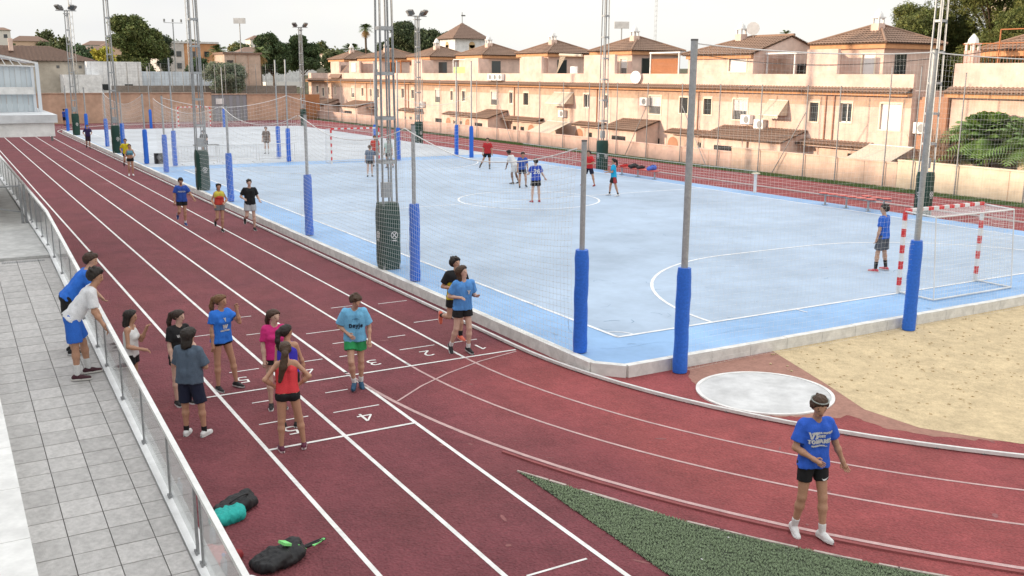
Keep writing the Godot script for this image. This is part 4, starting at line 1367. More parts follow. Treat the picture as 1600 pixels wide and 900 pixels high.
func bag(called: String, label: String, at: Vector3, l: float, h: float, m: Material, turn := 0.0, strap := true) -> Node3D:
	var t := thing(called, label, "bag", at, turn, "")
	rng.seed = int(absf(at.x * 100 + at.z * 37))
	var r := h * 0.5
	var b := []
	var wd := l * 0.48
	for i in 4:
		var zz := (i / 3.0 - 0.5) * wd
		var k := 1.0 - 0.35 * absf(i / 3.0 - 0.5) * 2.0
		for e in 2:
			var x0 := -l * 0.42 if e == 0 else l * 0.02
			var x1 := l * 0.02 if e == 0 else l * 0.4
			b.append([Vector3(x0 + rng.randf_range(-0.04, 0.04), r * rng.randf_range(0.35, 0.75), zz), Vector3(x1 + rng.randf_range(-0.05, 0.05), r * rng.randf_range(0.6, 1.0), zz + rng.randf_range(-0.03, 0.03)), r * k * rng.randf_range(0.55, 0.8), r * k * rng.randf_range(0.65, 0.95), Vector3.ZERO, Vector3.DOWN])
	put(field_mesh(b, 0.013, 0.05, 0.016, 11.0, rng.randi() % 99), "sack", m, t)
	if strap:
		var st := ST()
		var pts := []; var rr := []
		for k in 11:
			var a := PI * k / 10.0
			pts.append(Vector3(cos(a) * l * 0.3, r * 1.3 + sin(a) * 0.07, 0.05 + sin(a) * 0.06)); rr.append(0.011)
		tube(st, pts, rr, 5)
		obj("handle", st, M.black, t)
	return t

func build_litter() -> void:
	bag("sports_bag", "black holdall lying on the track behind the turquoise bag", W(-8.72, TRACK, -3.75), 0.5, 0.22, M.black, 0.5)
	bag("gym_sack", "turquoise gym sack leaning on the black holdall", W(-8.92, TRACK, -4.05), 0.34, 0.22, mat(C(0.02, 0.42, 0.38), 0.7, "cloth", 3.0), 0.3, false)
	var b := bag("backpack", "black backpack with bright green straps lying on the track", W(-8.68, TRACK, -5.4), 0.54, 0.23, M.black, 0.35, false)
	var st := ST()
	var pts := []; var rr := []
	for k in 13:
		var a := TAU * k / 12.0
		pts.append(Vector3(0.5 + cos(a) * 0.16, 0.06 + 0.03 * sin(a), sin(a) * 0.07)); rr.append(0.016)
	tube(st, pts, rr, 6); obj("strap", st, M.black, b)
	st = ST(); box(st, Vector3(0.1, 0.215, 0.0), Vector3(0.1, 0.03, 0.12), Basis(Vector3.FORWARD, 0.4)); box(st, Vector3(0.27, 0.13, 0.06), Vector3(0.14, 0.02, 0.06), Basis(Vector3.FORWARD, 0.7)); box(st, Vector3(0.52, 0.09, 0.07), Vector3(0.2, 0.012, 0.03), Basis(Vector3.UP, 0.2))
	obj("green_panel", st, mat(C(0.2, 0.62, 0.2), 0.7), b)
	bag("towel", "crumpled pink towel on the ledge behind the glass", W(-9.3, TRACK + 0.0, -4.95), 0.34, 0.14, mat(C(0.7, 0.2, 0.2), 0.9), 1.3, false)
	bag("red_bag", "small black and red bag behind the handrail", W(-9.12, TRACK, -5.05), 0.16, 0.1, mat(C(0.2, 0.02, 0.025), 0.8), 0.2, false)
	for q in [[-9.27, -5.35, "clear water bottle with blue cap by the ramp plinth", C(0.1, 0.25, 0.7)], [-9.25, -3.0, "clear water bottle with pale cap by the ramp wall", C(0.6, 0.7, 0.75)], [-9.2, -4.55, "clear water bottle standing next to the towel", C(0.7, 0.7, 0.7)]]:
		var t := thing("water_bottle", q[2], "bottle", W(q[0], TRACK, q[1]))
		st = ST(); tube(st, [Vector3.ZERO, Vector3(0, 0.17, 0), Vector3(0, 0.21, 0), Vector3(0, 0.23, 0)], [0.036, 0.036, 0.016, 0.014], 12)
		var pm := StandardMaterial3D.new(); pm.albedo_color = Color(0.75, 0.85, 0.92, 0.45); pm.transparency = BaseMaterial3D.TRANSPARENCY_ALPHA; pm.roughness = 0.1
		obj("flask", st, pm, t)
		st = ST(); tube(st, [Vector3(0, 0.23, 0), Vector3(0, 0.255, 0)], [0.018, 0.018], 10); obj("cap", st, mat(q[3], 0.5), t)
	bag("plastic_bag", "crumpled white plastic bag near the backpack", W(-9.15, TRACK, -5.75), 0.2, 0.12, mat(C(0.7, 0.72, 0.75), 0.4), 0.6, false)

# ---------- houses
# a tiled roof plane: a, b along the eaves, c, d along the top (a-d and b-c are the slopes)
func tiles(st: SurfaceTool, a: Vector3, b: Vector3, c: Vector3, d: Vector3, pitch := 0.24) -> void:
	var nrm := (b - a).cross(d - a).normalized()
	if nrm.length() < 0.5: nrm = (b - a).cross(c - a).normalized()
	var flip := nrm.y < 0
	if flip: nrm = -nrm
	var wid := maxf(a.distance_to(b), 0.01)
	var hgt := maxf(((d + c) * 0.5).distance_to((a + b) * 0.5), 0.05)
	var rows := maxi(2, int(hgt / 0.34))
	var cols := maxi(2, int(wid / (pitch * 0.25)))
	var un := nrm * -0.015
	if flip:
		quad(st, d + un, c + un, b + un, a + un)
		quad(st, a + un * 3.0, b + un * 3.0, c + un * 3.0, d + un * 3.0)
	else:
		quad(st, a + un, b + un, c + un, d + un)
		quad(st, d + un * 3.0, c + un * 3.0, b + un * 3.0, a + un * 3.0)
	st.set_smooth_group(0)
	var e := (b - a) / wid
	var P := func(u: float, row: int, f: float) -> Vector3:
		var v := (row + f) / rows
		var l := a.lerp(d, v); var r := b.lerp(c, v)
		var p := l.lerp(r, u)
		var along := (p - a).dot(e)
		var k := absf(sin(PI * along / pitch))
		return p + nrm * (k * 0.055 + (1.0 - f) * 0.03)
	for r in rows:
		for i in cols:
			var u0 := float(i) / cols; var u1 := float(i + 1) / cols
			var q := [P.call(u0, r, 0.0), P.call(u1, r, 0.0), P.call(u1, r, 1.0), P.call(u0, r, 1.0)]
			if flip: quad(st, q[3], q[2], q[1], q[0])
			else: quad(st, q[0], q[1], q[2], q[3])
	st.set_smooth_group(-1)

# wall in the plane X = x facing -X, with rectangular openings [z0, z1, y0, y1]
func holed_wall(st: SurfaceTool, x: float, z0: float, z1: float, y0: float, y1: float, holes: Array, deep: float) -> void:
	var zs := [z0, z1]; var ys := [y0, y1]
	for h in holes:
		zs.append_array([h[0], h[1]]); ys.append_array([h[2], h[3]])
	zs.sort(); ys.sort()
	for i in zs.size() - 1:
		for j in ys.size() - 1:
			if zs[i + 1] - zs[i] < 0.001 or ys[j + 1] - ys[j] < 0.001: continue
			var zc: float = (zs[i] + zs[i + 1]) * 0.5; var yc: float = (ys[j] + ys[j + 1]) * 0.5
			var inside := false
			for h in holes:
				if zc > h[0] and zc < h[1] and yc > h[2] and yc < h[3]: inside = true
			if inside: continue
			quad(st, W(x, ys[j], zs[i + 1]), W(x, ys[j], zs[i]), W(x, ys[j + 1], zs[i]), W(x, ys[j + 1], zs[i + 1]))
	for h in holes:
		var X2 := x + deep
		quad(st, W(x, h[2], h[1]), W(x, h[2], h[0]), W(X2, h[2], h[0]), W(X2, h[2], h[1]))
		quad(st, W(X2, h[3], h[1]), W(X2, h[3], h[0]), W(x, h[3], h[0]), W(x, h[3], h[1]))
		quad(st, W(x, h[2], h[0]), W(x, h[3], h[0]), W(X2, h[3], h[0]), W(X2, h[2], h[0]))
		quad(st, W(X2, h[2], h[1]), W(X2, h[3], h[1]), W(x, h[3], h[1]), W(x, h[2], h[1]))

# window in the plane x, fitted into its opening
func window(parent: Node, x: float, h: Array, kind: int) -> void:
	var st := ST()
	var z0: float = h[0]; var z1: float = h[1]; var y0: float = h[2]; var y1: float = h[3]
	var t := 0.07
	if y0 > 2.0:
		for q in [[z0 - t, z0 + 0.005, y0 - t, y1 + t], [z1 - 0.005, z1 + t, y0 - t, y1 + t], [z0, z1, y1 - 0.005, y1 + t], [z0, z1, y0 - t, y0 + 0.005]]:
			bxr(st, x - 0.035, x + 0.02, q[2], q[3], q[0], q[1])
	else:
		bxr(st, x - 0.02, x + 0.02, y0 - 0.05, y0 + 0.005, z0 - 0.03, z1 + 0.03)
	var w := obj("window", st, M.trim, parent)
	st = ST(); bxr(st, x + 0.13, x + 0.14, y0, y1, z0, z1)
	obj("pane", st, M.pane if kind != 2 else M.shutter, w)
	st = ST()
	if kind == 0:
		var zm := (z0 + z1) * 0.5
		bxr(st, x + 0.1, x + 0.13, y0, y1, zm - 0.03, zm + 0.03)
		for q in [[z0, z0 + 0.05], [z1 - 0.05, z1]]: bxr(st, x + 0.1, x + 0.13, y0, y1, q[0], q[1])
		bxr(st, x + 0.1, x + 0.13, y1 - 0.05, y1, z0 + 0.05, z1 - 0.05); bxr(st, x + 0.1, x + 0.13, y0, y0 + 0.05, z0 + 0.05, z1 - 0.05)
		obj("sash", st, M.white, w)
	elif kind == 1:
		# roller shutter half down over the glass, bars in front
		var n := int((y1 - y0) * 0.6 / 0.06)
		for i in n: bxr(st, x + 0.09, x + 0.12, y1 - (i + 1) * 0.06 + 0.006, y1 - i * 0.06, z0 + 0.01, z1 - 0.01)
		obj("roller_shutter", st, M.shutter, w)
		st = ST()
		var m := int((z1 - z0) / 0.13)
		for i in m: bxr(st, x + 0.01, x + 0.025, y0, y1, z0 + (i + 0.5) * (z1 - z0) / m - 0.008, z0 + (i + 0.5) * (z1 - z0) / m + 0.008)
		obj("grille", st, M.white, w)
	elif kind == 2:
		var n := int((y1 - y0) / 0.07)
		for i in n: bxr(st, x + 0.1, x + 0.13, y0 + i * 0.07 + 0.006, y0 + (i + 1) * 0.07, z0 + 0.01, z1 - 0.01)
		obj("roller_shutter", st, M.shutter, w)
	elif kind == 3:
		var m := maxi(2, int((z1 - z0) / 0.12))
		for i in m: bxr(st, x + 0.02, x + 0.035, y0, y1, z0 + (i + 0.5) * (z1 - z0) / m - 0.008, z0 + (i + 0.5) * (z1 - z0) / m + 0.008)
		obj("grille", st, M.dark_metal, w)

func hip_roof(parent: Node, x0: float, x1: float, z0: float, z1: float, ye: float, yr: float, over: float, called := "roof", m: Material = null) -> void:
	x0 -= over; x1 += over; z0 -= over; z1 += over
	var lx := x1 - x0; var lz := z1 - z0
	var r0: Vector3; var r1: Vector3
	if lz > lx:
		r0 = W((x0 + x1) / 2, yr, z0 + lx / 2); r1 = W((x0 + x1) / 2, yr, z1 - lx / 2)
	else:
		r0 = W(x0 + lz / 2, yr, (z0 + z1) / 2); r1 = W(x1 - lz / 2, yr, (z0 + z1) / 2)
	var A := W(x0, ye, z0); var B := W(x1, ye, z0); var Cc := W(x1, ye, z1); var D := W(x0, ye, z1)
	var st := ST()
	if lz > lx:
		tiles(st, A, B, r0, r0); tiles(st, D, A, r0, r1); tiles(st, Cc, D, r1, r1); tiles(st, B, Cc, r1, r0)
	else:
		tiles(st, A, B, r1, r0); tiles(st, D, A, r0, r0); tiles(st, Cc, D, r0, r1); tiles(st, B, Cc, r1, r1)
	var ro := obj(called, st, M.tile_roof if m == null else m, parent)
	st = ST()
	for q in [[A, r0], [D, r1 if lz > lx else r0], [B, r0 if lz > lx else r1], [Cc, r1], [r0, r1]]:
		if q[0].distance_to(q[1]) > 0.05:
			tube(st, [q[0] + Vector3(0, 0.06, 0), q[1] + Vector3(0, 0.08, 0)], [0.08, 0.08], 6)
	obj("ridge_tiles", st, M.tile_roof, ro)
	st = ST()
	bxr(st, x0 + over * 0.3, x1 - over * 0.3, ye - 0.3, ye - 0.02, z0 + over * 0.3, z1 - over * 0.3)
	obj("eaves", st, M.eave, ro)

func chimney(parent: Node, x: float, y: float, z: float, dome := true) -> void:
	var st := ST()
	bxr(st, x - 0.28, x + 0.28, y - 0.6, y + 0.35, z - 0.28, z + 0.28)
	var c := obj("chimney", st, M.peach, parent)
	st = ST()
	for q in [[-1, -1], [1, -1], [-1, 1], [1, 1]]: box(st, W(x + q[0] * 0.2, y + 0.5, z + q[1] * 0.2), Vector3(0.1, 0.3, 0.1))
	box(st, W(x, y + 0.68, z), Vector3(0.6, 0.08, 0.6))
	tube(st, [W(x, y + 0.72, z), W(x, y + 0.9, z), W(x, y + 1.05, z), W(x, y + 1.18, z)], [0.28, 0.25, 0.14, 0.03], 10)
	obj("cowl", st, M.white, c)

func ac_unit(z: float, y: float, x: float, label: String) -> void:
	var t := thing("air_conditioner", label, "air conditioner", W(x, y, z), 0.0, "air conditioners on the house walls")
	var st := ST(); box(st, Vector3(0, 0.29, 0), Vector3(0.32, 0.58, 0.8)); obj("case", st, M.shutter, t)
	st = ST(); tube(st, [Vector3(-0.16, 0.29, 0.1), Vector3(-0.175, 0.29, 0.1)], [0.22, 0.22], 16); obj("fan_grille", st, M.grey_metal, t)
	st = ST(); box(st, Vector3(0.05, -0.02, 0.25), Vector3(0.5, 0.04, 0.04)); box(st, Vector3(0.05, -0.02, -0.25), Vector3(0.5, 0.04, 0.04)); obj("bracket", st, M.dark_metal, t)

func awning(label: String, x: float, z0: float, z1: float, y: float, reach: float, drop: float, side := true) -> void:
	var t := thing("awning", label, "awning", W(x, y, (z0 + z1) / 2), 0.0, "canvas awnings on the house walls")
	var st := ST()
	var h := (z1 - z0) / 2
	var a := Vector3(0, 0, h); var b := Vector3(0, 0, -h); var c := Vector3(-reach, -drop, -h); var d := Vector3(-reach, -drop, h)
	quad(st, d, c, b, a); quad(st, a + Vector3(0, -0.02, 0), b + Vector3(0, -0.02, 0), c + Vector3(0, -0.02, 0), d + Vector3(0, -0.02, 0))
	var n := 14
	for i in n:
		var p := d.lerp(c, float(i) / n); var q := d.lerp(c, float(i + 1) / n)
		quad(st, p + Vector3(0, -0.16 - 0.04 * (i % 2), 0), q + Vector3(0, -0.16 - 0.04 * ((i + 1) % 2), 0), q, p)
	if side:
		tri(st, a, d, a + Vector3(0, -drop, 0)); tri(st, b, b + Vector3(0, -drop, 0), c)
	obj("canvas", st, M.awning, t)
	st = ST(); pole(st, d, c, 0.025); pole(st, a, b, 0.03); obj("roller", st, M.white, t)

const UPW := [[19.7, 21.06, 2.41, 3.8, 2], [25.43, 26.11, 2.63, 3.73, 3], [23.0, 23.82, 2.69, 3.76, 0], [39.93, 41.31, 2.54, 3.8, 1], [37.03, 37.91, 2.7, 3.77, 3], [34.64, 35.43, 2.7, 3.74, 3], [31.28, 32.62, 2.49, 3.77, 1], [58.04, 58.9, 2.67, 3.7, 3], [54.95, 55.94, 2.44, 3.71, 2], [48.83, 49.62, 2.73, 3.77, 0], [46.34, 46.76, 2.76, 3.75, 0], [43.1, 44.22, 2.48, 3.78, 0], [84.18, 84.95, 2.69, 3.72, 0], [81.6, 82.34, 2.68, 3.62, 0], [78.34, 78.95, 2.49, 3.73, 1], [75.33, 76.52, 2.43, 3.71, 1], [72.46, 73.02, 2.7, 3.64, 0], [69.79, 70.53, 2.7, 3.68, 0], [67.08, 67.9, 2.54, 3.67, 1], [63.5, 64.76, 2.51, 3.72, 1], [60.67, 61.35, 2.71, 3.71, 0], [111.99, 113.03, 2.73, 3.66, 0], [109.75, 110.75, 2.35, 3.43, 0], [107.8, 108.4, 2.58, 3.56, 0], [105.44, 105.9, 2.62, 3.59, 0], [101.82, 102.9, 2.37, 3.55, 0], [99.01, 100.08, 2.44, 3.59, 1], [96.08, 96.7, 2.65, 3.63, 0], [93.49, 94.08, 2.63, 3.52, 0], [91.3, 91.9, 2.55, 3.56, 0]]
const LOW := [[39.96, 41.46, 0.38, 0.83, 3], [35.34, 35.86, 0.41, 0.84, 0], [60.1, 60.7, 0.42, 0.76, 3], [58.75, 59.4, 0.38, 0.77, 3], [55.47, 56.3, 0.43, 0.78, 3], [48.37, 48.9, 0.41, 0.81, 3], [83.78, 84.29, 0.36, 0.71, 0], [82.27, 82.94, 0.35, 0.76, 0], [78.11, 78.95, 0.38, 0.72, 3], [75.09, 76.58, 0.37, 0.83, 3], [71.94, 72.5, 0.4, 0.78, 0], [70.56, 71.11, 0.4, 0.78, 0], [26.35, 27.16, 0.69, 0.99, 3], [22.32, 23.08, 0.76, 0.97, 3]]

func build_houses() -> void:
	var F := 33.0
	var edges := [19.1, 30.9, 43.0, 55.0, 67.0, 79.0, 91.0, 103.0, 116.0]
	var words := ["peach terraced house with pyramid tile roof and white chimney dome beside the palm shrubs", "peach terraced house with a long gabled tile roof and wooden slat screen", "peach terraced house with a furled white awning on its roof terrace", "peach terraced house with three white air conditioners on its parapet", "peach terraced house with green and white screen on its roof terrace", "peach terraced house with brown pergola on its roof terrace", "peach terraced house with a pale blue shutter on its roof terrace wall", "peach terraced house with grey sloping side roof at the far end of the row"]
	for k in 8:
		var z0: float = edges[k]; var z1: float = edges[k + 1]
		var t := thing("terraced_house", words[k], "house", W(F, TRACK, z0), 0.0, "terraced houses in a row")
		t.position = Vector3.ZERO
		var holes := []
		for w in UPW + LOW:
			if w[0] > z0 + 0.1 and w[1] < z1 - 0.1: holes.append(w)
		var arches := []
		for c in [[38.47, 0.55], [57.56, 0.53], [50.16, 0.55], [73.56, 0.5], [69.35, 0.52], [61.9, 0.55], [27.6, 0.5], [21.8, 0.5]]:
			if c[0] > z0 and c[0] < z1: arches.append(c)
		var st := ST()
		holed_wall(st, F, z0, z1, TRACK, 4.42, holes, 0.15)
		# end walls and back
		quad(st, W(F, TRACK, z0), W(F + 9, TRACK, z0), W(F + 9, 4.42, z0), W(F, 4.42, z0))
		quad(st, W(F + 9, TRACK, z1), W(F, TRACK, z1), W(F, 4.42, z1), W(F + 9, 4.42, z1))
		obj("wall", st, M.peach, t)
		for h in holes: window(t, F, h, h[4])
		# painted band below the eaves, broken at the windows
		var cuts := []
		for h in holes:
			if h[3] > 3.3: cuts.append([h[0] - 0.08, h[1] + 0.08])
		cuts.sort_custom(func(a, b): return a[0] < b[0])
		st = ST()
		var zc := z0
		for c in cuts + [[z1, z1]]:
			if c[0] - zc > 0.02: bxr(st, F - 0.012, F + 0.01, 3.6, 4.2, zc, c[0])
			zc = c[1]
		for c in cuts: bxr(st, F - 0.012, F + 0.01, 3.92, 4.2, c[0], c[1])
		obj("painted_band", st, M.peach_band, t)
		# eaves: orange soffit board and tile skirt below the parapet
		st = ST(); bxr(st, F - 0.42, F + 0.02, 4.2, 4.36, z0, z1); obj("soffit", st, M.eave, t)
		st = ST(); tiles(st, W(F - 0.55, 4.36, z1), W(F - 0.55, 4.36, z0), W(F + 0.02, 4.62, z0), W(F + 0.02, 4.62, z1)); obj("eaves_tiles", st, M.tile_roof, t)
		st = ST(); bxr(st, F, F + 0.2, 4.425, 5.35, z0, z1); bxr(st, F + 0.2, F + 2.6, 4.43, 4.5, z0, z1); obj("parapet", st, M.peach, t)
		# drain pipes
		for z in [24.88, 24.27, 35.94, 47.74, 60.42, 71.24, 83.77, 83.09, 95.0, 106.8]:
			if z > z0 and z < z1:
				st = ST(); pole(st, W(F - 0.06, 1.4, z), W(F - 0.06, 4.22, z), 0.045, 6); obj("drain_pipe", st, M.pipe, t)
		# arched garden doors
		for c in arches:
			st = ST()
			var n := 12
			for i in n:
				var a0 := PI * i / n; var a1 := PI * (i + 1) / n
				tri(st, W(F - 0.02, 0.55, c[0]), W(F - 0.02, 0.55 + sin(a0) * c[1] * 0.9, c[0] - cos(a0) * c[1]), W(F - 0.02, 0.55 + sin(a1) * c[1] * 0.9, c[0] - cos(a1) * c[1]))
			bxr(st, F - 0.025, F + 0.02, TRACK, 0.55, c[0] - c[1], c[0] + c[1])
			obj("arched_door", st, M.pipe, t)
		# porch shelf over the garden doors
		for q in [[21.3, 26.8], [33.8, 38.6], [46.5, 50.2], [55.5, 59.6], [67.3, 73.4], [59.7, 61.6], [79.5, 84.5], [92, 96], [104, 108]]:
			if q[0] > z0 and q[1] < z1 + 2.0 and q[0] < z1:
				st = ST(); bxr(st, F - 0.75, F - 0.005, 1.28, 1.36, q[0], q[1]); var sh := obj("porch_canopy", st, M.peach, t)
				st = ST(); tiles(st, W(F - 0.85, 1.38, q[1]), W(F - 0.85, 1.38, q[0]), W(F - 0.01, 1.62, q[0]), W(F - 0.01, 1.62, q[1])); obj("canopy_tiles", st, M.tile_roof, sh)
		# rooftop storey
		match k:
			0: top_block(t, 35.5, 40.2, 23.2, 28.3, [24.3, 26.6])
			1: gable_block(t)
			2: top_block(t, 35.5, 40.2, 46.8, 52.0, [45.6, 49.7])
			3: top_block(t, 35.5, 40.2, 58.9, 63.8, [56.0, 59.3])
			4: top_block(t, 35.5, 40.2, 70.8, 76.0, [67.2, 69.9])
			5: top_block(t, 35.5, 40.2, 82.7, 88.2, [79.6, 82.2])
			6: top_block(t, 34.6, 40.2, 94.6, 101.0, [97.2, 100.6])
			7: top_block(t, 35.5, 40.2, 108.5, 114.0, [104.0, 107.0])
		match k:
			1:
				for i in 13:
					st = ST(); bxr(st, 33.3, 33.34, 5.36 + i * 0.08, 5.42 + i * 0.08, 38.6, 41.6); obj("slat", st, M.wood, t)
				st = ST()
				for z in [38.5, 41.65]: bxr(st, 33.28, 33.38, 4.5, 6.75, z, z + 0.1)
				bxr(st, 33.26, 36, 6.75, 6.85, 38.4, 41.8); obj("screen_frame", st, M.white, t)
			2:
				st = ST(); tube(st, [W(33.4, 6.75, 50.6), W(33.4, 6.85, 53.8)], [0.11, 0.11], 10); tri(st, W(33.4, 6.75, 53.8), W(33.4, 6.75, 52.9), W(33.35, 5.3, 54.2)); tri(st, W(33.4, 6.75, 53.8), W(33.35, 5.3, 54.2), W(33.4, 6.75, 52.9)); obj("furled_awning", st, M.awning, t)
				st = ST(); bxr(st, 33.25, 33.3, 5.36, 5.9, 51.0, 52.0); obj("laundry", st, M.shutter, t)
			4:
				st = ST(); bxr(st, 33.3, 33.33, 5.36, 5.95, 70.2, 72.9); obj("green_screen", st, mat(C(0.36, 0.52, 0.22), 0.9), t)
				st = ST()
				for z in [70.1, 72.95]: bxr(st, 33.28, 33.36, 4.5, 6.7, z, z + 0.09)
				bxr(st, 33.28, 33.36, 6.62, 6.7, 70.1, 73.04); obj("screen_frame", st, M.white, t)
			5:
				st = ST()
				for z in [86.2, 87.6, 89.0, 90.3]: bxr(st, 33.5, 33.6, 4.5, 6.6, z, z + 0.1)
				bxr(st, 33.45, 35.4, 6.6, 6.7, 86.0, 90.6); obj("pergola", st, M.wood, t)
			6:
				st = ST(); bxr(st, 32.94, 32.99, 5.45, 6.55, 98.2, 99.8); obj("blue_shutter", st, mat(C(0.42, 0.5, 0.58), 0.6), t)
			7:
				st = ST(); quad(st, W(32.6, 4.75, 107.2), W(32.6, 4.75, 103.2), W(33.9, 6.3, 103.2), W(33.9, 6.3, 107.2)); obj("side_roof", st, M.tile_roof_b, t)
		rebase(t, W(F, TRACK, z0))
	# annexes in the gardens with tiled lean-to roofs
	for q in [[26.3, 28.9, "tile roofed garden annex next to the shuttered wall"], [29.1, 33.2, "wide tile roofed garden annex under two air conditioners"], [40.1, 44.2, "tile roofed garden annex behind the lattice tower by the bench"], [61.7, 65.2, "tile roofed garden annex behind the two far blue posts"], [93.2, 99.0, "pink tile roofed garden annex near the far goal"], [104.6, 111.0, "pink tile roofed garden annex by the orange wall corner"]]:
		var t := thing("garden_annex", q[2], "annex", Vector3.ZERO, 0.0, "garden annexes behind the wall")
		var st := ST(); bxr(st, 31.0, 32.98, TRACK, 1.42, q[0], q[1]); obj("wall", st, M.peach, t)
		st = ST(); tri(st, W(31.0, 1.42, q[0]), W(32.98, 1.42, q[0]), W(32.98, 2.0, q[0])); tri(st, W(31.0, 1.42, q[1]), W(32.98, 2.0, q[1]), W(32.98, 1.42, q[1])); obj("gable", st, M.peach, t)
		st = ST(); tiles(st, W(30.8, 1.4, q[1] + 0.15), W(30.8, 1.4, q[0] - 0.15), W(32.98, 2.08, q[0] - 0.15), W(32.98, 2.08, q[1] + 0.15)); obj("roof", st, M.tile_roof, t)
		st = ST(); bxr(st, 30.97, 30.995, 0.62, 0.95, q[0] + (q[1] - q[0]) * 0.3, q[0] + (q[1] - q[0]) * 0.7); obj("window", st, M.pane, t)
		rebase(t, W(31, TRACK, q[0]))
	for q in [[41.57, 3.1, "air conditioner high beside a barred window"], [31.08, 2.25, "air conditioner below the barred upper window, beside another"], [29.9, 2.0, "lower air conditioner of the two above the wide annex"], [52.4, 1.85, "air conditioner under the canvas awning"], [18.6, 2.3, "air conditioner beside the palm shrubs"], [79.3, 1.85, "air conditioner behind the far lattice tower"]]:
		ac_unit(q[0], q[1], 32.8 if q[0] > 19.5 else 33.3, q[2])
	for i in 3: ac_unit(62.6 + i * 0.9, 4.72, 32.8, "white air conditioner hung on the roof parapet, one of three")
	awning("canvas awning with side cheeks over a white shuttered window", 32.95, 51.0, 53.9, 3.85, 0.9, 0.9)
	awning("canvas awning with side cheeks above the wide annex", 32.95, 27.8, 29.4, 3.8, 0.8, 0.9)
	awning("sloping canvas awning over a garden beside the arched door", 32.6, 50.9, 54.3, 1.5, 2.2, 0.9, false)
	awning("pale sloping awning over the garden next to the palm shrubs", 32.6, 18.4, 21.3, 1.6, 2.0, 0.75, false)
	var dish := thing("satellite_dish", "white satellite dish on the parapet beside the slat screen", "dish", W(32.8, 5.1, 42.6))
	var st := ST(); tube(st, [Vector3(0, 0, 0), Vector3(-0.1, 0.0, 0.02), Vector3(-0.13, 0, 0.03)], [0.12, 0.42, 0.45], 20); obj("reflector", st, M.shutter, dish)
	st = ST(); pole(st, Vector3(0.2, -0.3, 0), Vector3(0, 0, 0), 0.03, 6); obj("arm", st, M.grey_metal, dish)
	dish = thing("satellite_dish", "grey satellite dish on the gabled roof beside a chimney", "dish", W(36.0, 8.3, 34.3))
	st = ST(); tube(st, [Vector3(0, 0, 0), Vector3(-0.08, 0.0, 0.06), Vector3(-0.1, 0, 0.08)], [0.12, 0.38, 0.42], 20); obj("reflector", st, M.concrete, dish)
	st = ST(); pole(st, Vector3(0.1, -0.9, 0), Vector3(0, 0, 0), 0.03, 6); obj("arm", st, M.grey_metal, dish)
	build_garden_wall()

func top_block(t: Node, x0: float, x1: float, z0: float, z1: float, flush: Array) -> void:
	var st := ST()
	var hole := [z0 + 0.6, z0 + 1.5, 5.2, 6.5]
	holed_wall(st, x0, z0, z1, 4.45, 6.98, [hole], 0.15)
	quad(st, W(x0, 4.45, z0), W(x1, 4.45, z0), W(x1, 6.98, z0), W(x0, 6.98, z0))
	quad(st, W(x1, 4.45, z1), W(x0, 4.45, z1), W(x0, 6.98, z1), W(x1, 6.98, z1))
	obj("roof_room", st, M.peach, t)
	window(t, x0, hole, [3, 0, 1, 2][int(z0) % 4])
	st = ST(); bxr(st, x0 + 1.0, x0 + 1.9, 5.3, 6.5, z0 - 0.02, z0 + 0.03); obj("window", st, M.pane, t)
	st = ST(); bxr(st, x0 + 0.94, x0 + 1.96, 5.24, 6.56, z0 - 0.012, z0 + 0.02); obj("window_frame", st, M.dark_metal, t)
	hip_roof(t, x0, x1, z0, z1, 7.1, 8.2, 0.35)
	chimney(t, x0 + 1.7, 7.95, z0 + 2.0)
	# tall screen wall standing on the parapet, with the terrace recess behind
	st = ST(); bxr(st, 33.0, 33.22, 5.352, 6.75, flush[0], flush[1]); bxr(st, 33.22, x0, 4.5, 6.7, flush[1] - 0.2, flush[1]); obj("terrace_screen", st, M.peach, t)

